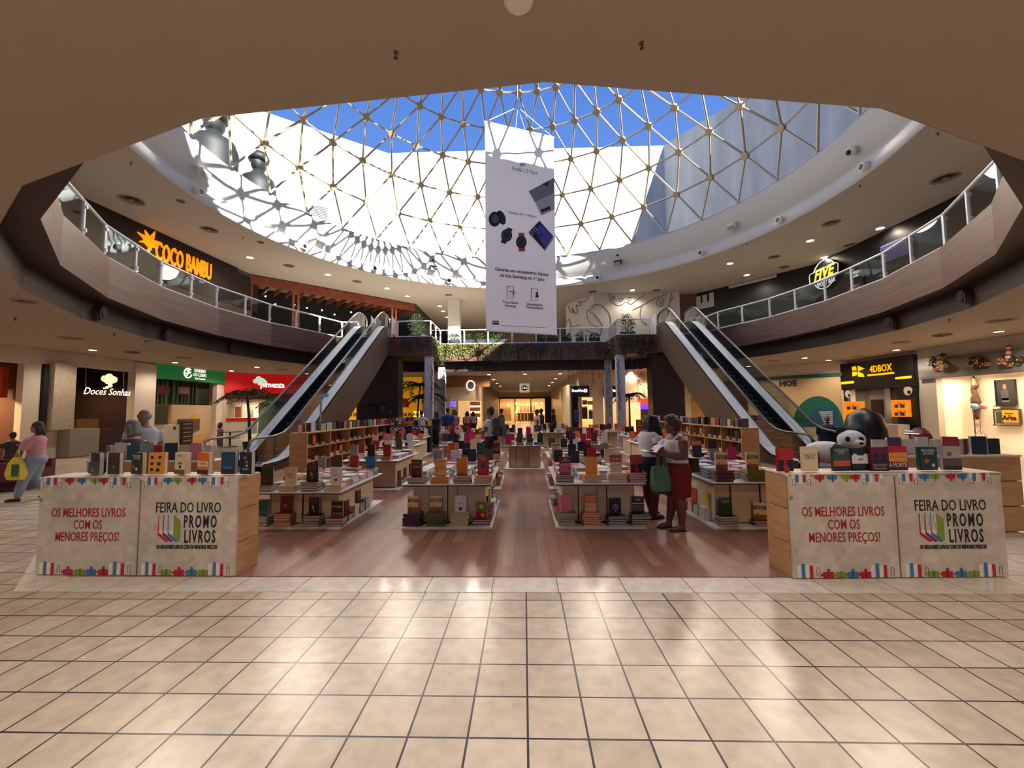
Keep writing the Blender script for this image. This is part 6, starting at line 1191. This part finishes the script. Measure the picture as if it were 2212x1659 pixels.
    if bald: g.ball(hp(0, -.02, .002), .052 * H, dm, 14, (.92, .9, .8))
    else:
        g.ball(hp(0, -.012, .026), .057 * H, dm, 16, (.92, 1.06, 1.0)); g.ball(hp(0, -.03, .0), .05 * H, dm, 14, (.95, .8, 1.1))
        if hairlen:
            for x, y in ((0, -.05), (.03, -.045), (-.03, -.045), (.05, -.015), (-.05, -.015)): g.tube([hp(x, y, .02), hp(x * 1.15, y - .012, -.05), hp(x * 1.2, y - .012, -.05 - hairlen * .6), hp(x * .9, y, -.05 - hairlen)], [.022 * H, .026 * H, .024 * H, .008 * H], dm, 8)
    hr = fuse(g, 'hair', vx, body, hm, 2)
    for s, (h_, k_, a_) in zip('ab', legs):
        x, y, z = a_; g = G(); sm = mat(f'shoe {shoe}', shoe, .5)
        if fine:
            sole = [((x + w) * H, (y + q) * H) for q, w in ((-.05, -.016), (-.05, .016), (0, .02), (.06, .024), (.1, .018), (.112, 0), (.1, -.018), (.06, -.024), (0, -.02))]
            z0 = (z - .04) * H; g.prism(sole, (z0, z0 + .012), sm); g.tube([S(x - .022, y + .03, z - .024), S(x - .012, y + .055, z - .008), S(x, y + .085, z - .02), S(x + .012, y + .055, z - .008), S(x + .022, y + .03, z - .024)], .007, sm, 6)
            g.obj('flip_flop', body)
        else: g.tube([S(x, y - .03, z - .02), S(x, y + .03, z - .016), S(x, y + .08, z - .024), S(x, y + .108, z - .026)], [.024 * H, .026 * H, .023 * H, .012 * H], sm, 10); g.obj('shoe', body, True)
    if fine or H > 1.3 and loc[1] < 8:
        g = G(); ew = mat('eye dark', (24, 18, 16), .3)
        for s in (-1, 1): g.ball(hp(s * .018, .046, .0), .0055 * H, ew, 8, (1.3, .6, .7)); g.tube([hp(s * .01, .05, .013), hp(s * .027, .045, .014)], .0022 * H, hm, 5)
        g.obj('eyes', body); g = G(); g.tube([hp(-.014, .046, -.044), hp(0, .0515, -.043), hp(.014, .046, -.044)], [.002 * H, .004 * H, .002 * H], mat(f'lips {skin[0]}', (min(255, skin[0] + 24), skin[1], skin[2]), .4), 6); g.obj('lips', body)
    return body
FL = .012
# two women reading by the front table
w2 = person('woman in white tank top and dark red skirt reading an open book', (2.06, 5.74, FL), pi / 2 + .12, 1.53, (112, 66, 48), (66, 24, 26), (214, 208, 206), (112, 10, 16), bulk=1.3, skirt=True, btm=.29, tank=True, fine=True, head=(0, .03, -.022), shoe=(40, 26, 24),
    arms=[((-.122, 0, .79), (-.15, .0, .635), (-.07, .14, .655), (.2, .2, 1), .9), ((.122, 0, .79), (.15, .02, .635), (.06, .15, .66), (-.2, .2, 1), .9)],
    legs=[((-.055, 0, .5), (-.06, .015, .27), (-.06, .0, .04)), ((.055, 0, .5), (.06, .02, .27), (.065, .06, .04))])
g = G()
for c, r in (((0, -.012, .045), .062), ((.035, -.02, .03), .045), ((-.035, -.02, .03), .045), ((0, -.05, .02), .05), ((.02, .02, .062), .034), ((-.02, .02, .062), .034), ((0, -.05, -.02), .036)): g.ball(tuple(q * 1.53 for q in (c[0], .012 + .03 + c[1], .925 - .022 + c[2])), r * 1.53, DARK, 12)
fuse(g, 'curly_hair', .008, w2, mat('hair (66, 24, 26)', ()), 1)
g = G(); g.tube([(.135, -.03, .86), (.1, -.16, .9), (0, -.18, .9), (-.12, -.1, .88), (-.16, .05, .84), (0, .15, .83), (.14, .08, .84), (.135, -.03, .86)], .016, BLACK, 8); g.box((.0, -.19, .86), (.28, .1, .19), BLACK); g.box((-.09, -.243, .87), (.05, .004, .03), mat('bag badge', (200, 200, 200), .4))
tag(g.obj('waist_bag', loc=(2.06, 5.74, FL), rz=pi / 2 + .12), 'black waist bag worn at the back over a dark red skirt', 'bag')
w1 = person('woman with long black hair in white T-shirt and navy shorts', (1.87, 6.34, FL), -pi / 2 + .4, 1.56, (92, 52, 40), (20, 16, 16), (216, 210, 208), (16, 20, 40), bulk=1.22, skirt=True, btm=.36, fine=True, head=(0, .035, -.025), hairlen=.0, sleeve=.5, shoe=(44, 30, 28),
    arms=[((-.12, 0, .79), (-.13, .05, .64), (-.06, .16, .68), (.2, .2, 1), .8), ((.122, 0, .79), (.15, .0, .63), (.14, .03, .49), (0, 1, 0), .5)],
    legs=[((-.055, 0, .5), (-.06, .015, .27), (-.065, .06, .04)), ((.055, 0, .5), (.06, .01, .27), (.06, .0, .04))])
g = G(); Hh = 1.56
def hq(x, y, z): return ((x) * Hh, (.047 + y) * Hh, (.9 + z) * Hh)
for x, y in ((0, -.05), (.03, -.05), (-.03, -.05), (.05, -.02), (-.05, -.02), (.052, .01), (-.052, .01)): g.tube([hq(x * .6, y * .6, .06), hq(x, y, .0), hq(x * 1.2, y - .01, -.07), hq(x * 1.5, y * .8 + .01, -.16)], [.03 * Hh, .03 * Hh, .03 * Hh, .02 * Hh], DARK, 8)
for x, e in ((.056, .3), (.064, .27), (.05, .25)): g.tube([hq(x * .7, .0, .05), hq(x * 1.15, .012, -.06), hq(x * 1.35, .045, -.17), hq(x * 1.2, .07, -e)], [.026 * Hh, .028 * Hh, .024 * Hh, .008 * Hh], DARK, 8)
fuse(g, 'long_hair', .009, w1, mat('hair (20, 16, 16)', ()), 2)
# what they hold
t = thing('open_book', 'open book with white pages and sage cover held by the woman in red skirt', 'book', (1.745, 5.73, 1.045)); t.rotation_euler = (0, -.3, .1)
g = G(); g.loft([[(x, y, .03 * abs(sin((x + .11) / .11 * pi)) * 0 + z) for x, z in ((-.15, .05), (-.09, .035), (-.02, .0), (0, -.01), (.02, .0), (.09, .035), (.15, .03))] for y in (-.11, .11)], mat('sage cover', (120, 136, 112), .5), False, False); g.obj('cover', t)
for s in (-1, 1):
    g = G(); pts = [(s * .004, .002), (s * .03, .022), (s * .08, .05), (s * .14, .058), (s * .14, .05), (s * .08, .038), (s * .03, .01), (s * .004, -.006)]
    g.prism(pts, (-.105, .105), mat('white pages', (232, 228, 218), .6), 1); g.obj('page_block', t)
t = thing('tote_bag', 'green cloth tote bag with dark base hanging between the two women', 'bag', (1.83, 5.66, .5), rz=.15); gm = noisy('green cloth', (84, 128, 92), (70, 112, 80), (1, 1, 1), 5, .85)
g = G(); g.loft([[(x * w_, y * d_, z) for x, y in ((-1, -1), (0, -1.15), (1, -1), (1, 1), (0, 1.15), (-1, 1))] for z, w_, d_ in ((.03, .125, .05), (.12, .14, .06), (.26, .14, .05), (.36, .13, .03))], gm); g.obj('bag_body', t)
g = G(); g.loft([[(x * w_, y * .055, z) for x, y in ((-1, -1), (1, -1), (1, 1), (-1, 1))] for z, w_ in ((0, .12), (.035, .126))], BLACK); g.obj('base', t)
for y in (-.03, .03): g = G(); g.tube([(-.06, y, .35), (-.045, y * .8, .46), (0.0, y * .3, .555), (.045, y * .8, .46), (.06, y, .35)], .011, gm, 6); g.obj('handle', t)
# couple behind the crate counter
person('older man with grey hair and white short sleeved shirt behind the crate counter', (-6.32, 6.75, 0), 1.35, 1.72, (150, 100, 78), (150, 150, 150), (176, 178, 186), (70, 66, 62), bulk=1.22, btm=.1, sleeve=.8, bald=True, turn=.4, fine=False)
person('older woman with short grey hair and dark blue blouse beside the man in white', (-6.0, 6.2, 0), 1.5, 1.54, (168, 118, 92), (112, 110, 112), (46, 54, 72), (50, 46, 50), bulk=1.15, btm=.1, sleeve=.7, turn=.3, hairlen=.03)
# walker with yellow bag
p = at_z(72, 1080, 0)
person('dark haired person in pink shirt and light jeans walking with crossed arms', (p.x, p.y, 0), 1.95, 1.5, (168, 112, 88), (34, 24, 24), (190, 136, 140), (128, 146, 162), bulk=1.1, btm=.1, sleeve=1.1, turn=.3, hairlen=.04,
    arms=[((-.118, 0, .795), (-.15, .05, .66), (.02, .13, .68)), ((.118, 0, .795), (.15, .06, .66), (-.02, .14, .7))],
    legs=[((-.052, 0, .5), (-.055, .07, .29), (-.055, .13, .04)), ((.052, 0, .5), (.055, .03, .27), (.055, -.13, .055))])
t = thing('shopping_bag', 'yellow and green plastic shopping bag carried by the walking person in jeans', 'bag', (p.x - .1, p.y - .22, .42)); yb = mat('yellow plastic', (216, 190, 60), .4)
g = G(); g.loft([[(x * w_, y * d_, z) for x, y in ((-1, -1), (0, -1.2), (1, -1), (1, 1), (0, 1.2), (-1, 1))] for z, w_, d_ in ((0, .13, .04), (.1, .16, .06), (.3, .12, .05), (.42, .05, .03))], yb); g.obj('bag_body', t)
g = G(); g.box((.05, -.066, .18), (.12, .012, .22), mat('green plastic', (40, 96, 50), .4)); g.obj('green_panel', t)
g = G(); g.tube([(-.04, 0, .41), (0, 0, .56), (.04, 0, .41)], .012, yb, 6); g.obj('handle', t)
# people further back
bp = person('man in white T-shirt with dark grey backpack standing among the tables', (-.86, 10.7, FL), 1.2, 1.72, (120, 78, 60), (26, 22, 22), (206, 204, 204), (30, 30, 34), bulk=1.1, btm=.1, sleeve=.6,
    arms=[((-.118, 0, .795), (-.13, .03, .64), (-.06, .15, .62)), ((.118, 0, .795), (.14, .02, .64), (.1, .16, .6))])
g = G(); g.box((0, -.24, 1.2), (.3, .18, .46), mat('backpack cloth', (56, 58, 62), .7)); g.box((0, -.35, 1.1), (.24, .06, .22), mat('backpack pocket', (46, 48, 52), .7))
for s in (-1, 1): g.tube([(s * .1, -.15, 1.36), (s * .11, .0, 1.43), (s * .11, .13, 1.3), (s * .12, .06, 1.08), (s * .12, -.14, 1.05)], .018, mat('backpack cloth', ()), 6)
tag(g.obj('backpack', loc=(-.86, 10.7, FL), rz=1.2), 'dark grey backpack worn by the man in white among the tables', 'bag')
for px, Y, rz, H, sk, hr, tp, bt, hl, lab in ((910, 18.2, 0, 1.68, (120, 78, 60), (22, 20, 20), (190, 196, 200), (40, 40, 50), 0, 'person in white T-shirt seen behind the black cash desk'), (941, 19.0, 2.6, 1.62, (110, 70, 54), (18, 16, 16), (34, 30, 34), (30, 30, 34), .16, 'long haired woman in dark top behind the cash desk'), (967, 19.2, .3, 1.78, (120, 78, 60), (26, 22, 22), (24, 48, 120), (28, 30, 50), 0, 'broad person in royal blue shirt beside the white columns'), (981, 21.5, 3.0, 1.7, (170, 120, 96), (40, 28, 24), (196, 160, 140), (60, 50, 50), .12, 'woman in pale blouse behind the person in royal blue'), (1009, 24.5, 0, 1.6, (140, 96, 74), (30, 24, 22), (214, 170, 150), (90, 60, 50), .05, 'first of two people at the corner shop counter, in pale pink'), (1022, 25.3, .3, 1.58, (140, 96, 74), (30, 24, 22), (220, 190, 160), (60, 50, 50), .05, 'second of two people at the corner shop counter, in cream'), (1083, 21, 1.4, 1.72, (96, 62, 50), (24, 20, 20), (44, 34, 30), (30, 28, 30), 0, 'person in dark brown behind the man with backpack'), (1160, 19.2, 1.6, 1.66, (92, 60, 48), (20, 18, 18), (222, 160, 168), (40, 44, 60), 0, 'person in pink T-shirt walking out of the corridor'), (1169, 20.9, 1.2, 1.7, (80, 54, 44), (20, 18, 18), (40, 30, 32), (26, 26, 30), 0, 'person in black just behind the one in pink'), (1195, 25, 1.7, 1.7, (110, 72, 56), (90, 60, 40), (26, 22, 22), (20, 20, 22), .03, 'person in black standing by the golden corridor wall')):
    person(lab, ((px - 1132) / 895 * Y, Y, FL), rz, H, sk, hr, tp, bt, bulk=1.15, btm=.1, hairlen=hl, sleeve=.6)
p = at_z(477, 990, 0); person('person with dark hair sitting at a low table before the red shop', (-15.2, 20.4, -.42), -.6, 1.6, (130, 88, 70), (30, 24, 24), (120, 96, 92), (50, 44, 48), bulk=1.1, btm=.1, sleeve=.7, hairlen=.06)
g = G(); g.lathe([(.3, 0), (.3, .02), (.04, .04), (.04, .7), (.5, .71), (.5, .74)], mat('dark table', (50, 42, 38), .4), n=20); tag(g.obj('cafe_table', loc=(-14.4, 20.0, 0)), 'round dark cafe table beside the sitting person', 'table')
p = at_x(1838, 912, 12.4); person('person in dark blue hunched behind the plush panda', (9.2, 12.9, -.2), 2.4, 1.6, (130, 90, 72), (40, 34, 32), (22, 26, 60), (20, 20, 24), bulk=1.3, btm=.1, sleeve=1.2, bald=True)
p = at_x(14, 905, -17.2); person('diner with dark hair seated deep in the restaurant beside the beige wall', (-16.4, 12.9, -.5), 1.2, 1.6, (120, 80, 60), (22, 20, 20), (40, 32, 34), (40, 34, 34), btm=.1, sleeve=.7)
# ================================================================== panda ride, lounge pieces
t = thing('plush_panda', 'large black and white plush panda ride by the right escalator', 'toy', (7.5, 10.3, 0), rz=-.5); t.scale = (.8, .8, .75); pw, pb = mat('plush white', (206, 208, 206), .9), mat('plush black', (22, 22, 24), .9)
g = G(); g.ball((-.25, .0, .72), .42, pw, 16, (1.35, .85, .85)); fuse(g, 'body', .03, t, pw)
g = G(); g.ball((.38, -.05, 1.14), .33, pw, 16, (1.05, 1, .92)); g.ball((.52, -.3, 1.05), .16, pw, 12, (1, 1, .8)); fuse(g, 'head', .02, t, pw)
for x, y in ((.16, -.02), (.62, .02)): g = G(); g.ball((x, y, 1.42), .13, pb, 12, (1, .7, 1)); g.obj('ear', t, True)
for x in (.26, .56): g = G(); g.ball((x, -.33, 1.17), .075, pb, 10, (.9, .7, 1.2)); g.obj('eye_patch', t, True)
g = G(); g.ball((.54, -.46, 1.06), .05, pb, 10, (1.2, .8, .8)); g.obj('nose', t, True)
for x, y in ((-.6, -.25), (-.6, .25), (.15, -.3), (.15, .25)): g = G(); g.tube([(x, y, .75), (x, y, .35), (x + .03, y - .04, .05)], [.17, .16, .13], pb, 12); g.obj('leg', t, True)
g = G(); g.tube([(-.1, -.34, .9), (.1, -.42, .8), (.3, -.4, .7)], [.16, .16, .13], pb, 12); g.obj('shoulder_band', t, True)
for lab, x, y, c in (('red and black ride toy parked behind the plush panda', 9.5, 10.6, (110, 16, 26)), ('black ride toy half hidden behind the red one', 10.4, 11.6, (26, 24, 28))):
    t = thing('ride_toy', lab, 'toy', (x, y, 0)); m = mat(lab, c, .5); g = G(); g.box((0, 0, .5), (.8, .45, .3), m); g.ball((.3, 0, .85), .22, m, 12); g.obj('body', t)
    for dx in (-.3, .3):
        for dy in (-.2, .2): g = G(); g.tube([(dx, dy - .04, .12), (dx, dy + .04, .12)], .12, BLACK, 12); g.obj('wheel', t)
    g = G(); g.tube([(.1, -.2, .95), (.1, .2, .95)], .025, METAL, 8); g.tube([(.1, 0, .6), (.1, 0, .95)], .025, METAL, 8); g.obj('handlebar', t)
t = thing('parasol_dome', 'large black folded canopy behind the plush panda', 'canopy', (9.5, 11.9, 0)); g = G(); g.lathe([(.4, .0), (.5, .5), (.5, 1.0), (.38, 1.4), (.02, 1.6)], BLACK, n=24); g.obj('canopy', t, True)
t = thing('floor_lamp', 'white shaded lamp glowing inside the restaurant beside the beige wall', 'lamp', (-18.6, 12.2, 0)); g = G(); g.lathe([(.2, 0), (.2, .03), (.02, .05), (.02, 1.5)], BLACK, n=14); g.obj('stand', t); g = G(); g.lathe([(.42, 1.45), (.34, 1.95)], glow('lamp shade', (226, 206, 170), .5), n=20, cap=False); g.obj('shade', t)
t = thing('armchair', 'dark red upholstered sofa end at the edge of the restaurant', 'sofa', (-11.4, 8.9, 0), rz=.3); m = mat('sofa red', (84, 24, 18), .7)
g = G(); g.box((0, 0, .25), (1.2, .8, .36), m); g.obj('seat', t); g = G(); g.box((-.5, 0, .55), (.2, .8, .5), m); g.obj('backrest', t)
for s in (-1, 1): g = G(); g.box((.05, s * .42, .42), (1.0, .12, .4), m); g.obj('armrest', t)
t = thing('music_stand', 'thin folding tripod stand with two pastel balloons before the gallery', 'stand', W2.at(2192, 952, 1.2))
g = G(); g.tube([(0, 0, .25), (0, 0, 1.35)], .015, METAL, 6); [g.tube([(0, 0, .45), (.3 * cos(a), .3 * sin(a), .0)], .012, METAL, 6) for a in (0, 2.1, 4.2)]; g.obj('tripod', t)
for y, c in ((-.16, (230, 150, 160)), (.16, (150, 200, 200))): g = G(); g.ball((0, y, 1.3), .12, mat(f'balloon {c}', c, .4), 12); g.obj('balloon', t)
for i, (px, py) in enumerate(((733, 880),)):
    t = thing('notice_stand', 'thin metal notice stand beside the foot of the red shop side escalator', 'stand', (-6.55, 13.2, .012)); g = G(); g.tube([(0, 0, 0), (0, 0, 2.15)], .03, METAL, 8); g.disc((0, 0, 0), .16, METAL, (0, 0, 1), .03); g.obj('pole', t); g = G(); g.box((.1, 0, 2.16), (.28, .03, .1), METAL); g.obj('head', t)
# ================================================================== plants
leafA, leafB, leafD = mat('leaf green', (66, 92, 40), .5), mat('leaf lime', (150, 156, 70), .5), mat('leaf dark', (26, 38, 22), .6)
rp = random.Random(5)
def leaf(g, p, d, L, w_, m, n=None):
    p, d = Vector(p), Vector(d).normalized(); s = d.cross(Vector((rp.uniform(-1, 1), rp.uniform(-1, 1), 1))).normalized() * w_ / 2; b = p + d * L * .5 + Vector((0, 0, .0))
    g.add([p, b + s, p + d * L, b - s], [(0, 1, 2, 3)], m)
def vine(label, pts, dens, m, name='hanging_vine'):     # pts: list of (x, y, ztop, length)
    g = G()
    for x, y, z, L in pts:
        k = int(L * dens); cx, cy = x, y; g.tube([(x, y, z), (x + rp.uniform(-.04, .04), y, z - L)], .004, leafD, 3, False)
        for i in range(k):
            t_ = i / max(1, k); leaf(g, (x + rp.uniform(-.07, .07), y + rp.uniform(-.06, .02), z - L * t_), (rp.uniform(-1, 1), rp.uniform(-1, .3), rp.uniform(-1, .2)), rp.uniform(.06, .11), .06, rp.choice(m))
    tag(g.obj(name), label, 'plant', 'hanging vines on the bridge')
def curtain(x0, x1, y, z, n, lo, hi): return [(x0 + (x1 - x0) * (i + rp.random() * .8) / n, y - rp.uniform(.02, .07), z + rp.uniform(-.02, .05), rp.uniform(lo, hi)) for i in range(n)]
G1 = [leafA, leafA, leafB]; G2 = [leafA, leafD, leafD]
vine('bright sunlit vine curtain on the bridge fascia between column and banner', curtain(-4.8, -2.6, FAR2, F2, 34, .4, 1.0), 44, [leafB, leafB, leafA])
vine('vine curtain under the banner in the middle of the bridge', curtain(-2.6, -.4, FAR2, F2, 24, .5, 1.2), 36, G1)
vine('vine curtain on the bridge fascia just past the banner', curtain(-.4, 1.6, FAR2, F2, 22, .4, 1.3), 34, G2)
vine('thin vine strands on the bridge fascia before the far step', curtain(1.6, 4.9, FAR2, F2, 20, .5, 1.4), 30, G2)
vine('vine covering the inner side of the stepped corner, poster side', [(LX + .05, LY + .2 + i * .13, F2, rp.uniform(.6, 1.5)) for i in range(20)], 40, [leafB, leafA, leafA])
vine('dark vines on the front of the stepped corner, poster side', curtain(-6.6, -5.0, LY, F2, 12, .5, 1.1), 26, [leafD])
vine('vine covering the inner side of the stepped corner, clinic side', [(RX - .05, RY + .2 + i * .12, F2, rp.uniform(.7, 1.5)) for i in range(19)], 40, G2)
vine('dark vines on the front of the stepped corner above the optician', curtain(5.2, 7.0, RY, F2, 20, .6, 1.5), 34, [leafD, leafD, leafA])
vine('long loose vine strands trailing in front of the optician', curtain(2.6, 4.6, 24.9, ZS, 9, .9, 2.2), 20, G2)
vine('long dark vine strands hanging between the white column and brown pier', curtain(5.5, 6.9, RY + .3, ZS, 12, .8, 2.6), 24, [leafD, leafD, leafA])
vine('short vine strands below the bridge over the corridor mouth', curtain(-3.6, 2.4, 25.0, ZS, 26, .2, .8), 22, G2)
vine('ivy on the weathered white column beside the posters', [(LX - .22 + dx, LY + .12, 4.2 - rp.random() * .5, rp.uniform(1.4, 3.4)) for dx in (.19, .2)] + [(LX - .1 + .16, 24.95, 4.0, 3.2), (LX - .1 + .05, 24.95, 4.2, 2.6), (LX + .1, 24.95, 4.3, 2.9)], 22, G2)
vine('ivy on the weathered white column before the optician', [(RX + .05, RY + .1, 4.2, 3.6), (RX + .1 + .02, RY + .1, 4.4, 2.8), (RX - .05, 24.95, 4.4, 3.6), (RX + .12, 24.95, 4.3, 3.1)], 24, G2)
def palm(label, loc, h, n, L, m, lean=.1):
    t = thing('potted_palm', label, 'plant', loc); top = Vector((lean, 0, h))
    g = G(); g.lathe([(.22, 0), (.3, .36), (.27, .36), (.26, .3), (.0, .3)], mat('dark pot', (44, 38, 34), .6), n=16); g.obj('pot', t)
    g = G(); g.tube([(0, 0, .3), (lean * .4, 0, h * .6), top], [.07, .055, .045], mat('palm trunk', (74, 60, 44), .8), 8); g.obj('trunk', t)
    for i in range(n):
        a = 2 * pi * i / n + rp.uniform(-.2, .2); up = rp.uniform(.35, 1.0); g = G(); pts = [top + Vector((cos(a) * L * s, sin(a) * L * s, L * (up * s - (up * .55 + .55) * s * s))) for s in [k / 9 for k in range(10)]]
        g.tube(pts, [.014 - .0012 * k for k in range(10)], m, 4, False)
        for k in range(1, 10):
            for q in range(2):
                p = pts[k - 1].lerp(pts[k], q / 2); d = (pts[k] - pts[k - 1]).normalized(); sd = d.cross(Vector((0, 0, 1))).normalized()
                for s in (-1, 1): leaf(g, p, sd * s + d * .7 + Vector((0, 0, -.35)), L * .34 * (1.1 - k * .07), .06, m)
        g.obj('frond', t)
palm('palm with drooping fronds in front of the red shop, nearer the green sign', (-12.2, 18.2, 0), 2.5, 13, 1.2, leafA, -.2)
palm('palm close to the escalator in front of the red shop', (-10.6, 18.0, 0), 2.0, 12, 1.15, leafA, .1)
palm('dark palm in front of the yellow posters beside the white column', (-5.7, 23.5, 0), 2.4, 13, 1.25, leafD, .1)
palm('dark palm just behind the poster side column', (-6.4, 24.6, 0), 3.2, 12, 1.3, leafD, .2)
palm('small dark palm in front of the brown pier by the posters', (-7.4, 20.8, .012), 1.9, 11, 1.0, leafD, .0)
palm('palm before the small lit kiosk behind the column', (6.1, 24.2, 0), 2.4, 12, 1.0, leafD, .0)
def bush(label, loc, w_, h, m, pot=True, nn=320, name='potted_shrub', d=.35):
    t = thing(name, label, 'plant', loc)
    if pot: g = G(); g.box((0, 0, .15), (w_ * .9, d, .3), mat('grey planter', (84, 86, 84), .6)); g.obj('planter', t)
    z0 = .28 if pot else 0; g = G()
    for i in range(nn):
        a, r, z = rp.random() * 2 * pi, sqrt(rp.random()), rp.random(); k = 1 - abs(z - .4); p = (cos(a) * r * w_ / 2 * k, sin(a) * r * d * .7 * k, z0 + z * h)
        leaf(g, p, (cos(a), sin(a), rp.uniform(-.2, 1.2)), rp.uniform(.09, .16), .05, rp.choice(m))
    for i in range(5): g.tube([(0, 0, z0), (rp.uniform(-.2, .2) * w_, rp.uniform(-.1, .1), z0 + h * .8)], .008, leafD, 4, False)
    g.obj('foliage', t)
Y2 = F2 + .01
bush('tall leafy shrub behind the stepped corner railing near the red pergola', (-6.0, 23.0, Y2), 1.0, 1.15, [leafA, leafA, leafD], nn=420)
bush('dark shrub behind the stepped corner railing near the hoarding', (5.85, 23.2, Y2), .9, 1.0, [leafD, leafD, leafA], nn=420)
for i, x in enumerate((-4.2, -3.4, -2.7, -2.0, -1.3)): bush(f'low sunny planter on the bridge, {ORD[i]} from the poster side', (x, 24.95, Y2), .75, .35, [leafA, leafA, leafB], True, 160, 'bridge_planter')
for i, x in enumerate((1.0, 1.75, 2.6, 3.5, 4.3)): bush(f'low dark planter on the bridge, {ORD[i]} past the banner', (x, 24.95, Y2), .7, .3, [leafD, leafA], True, 150, 'bridge_planter')
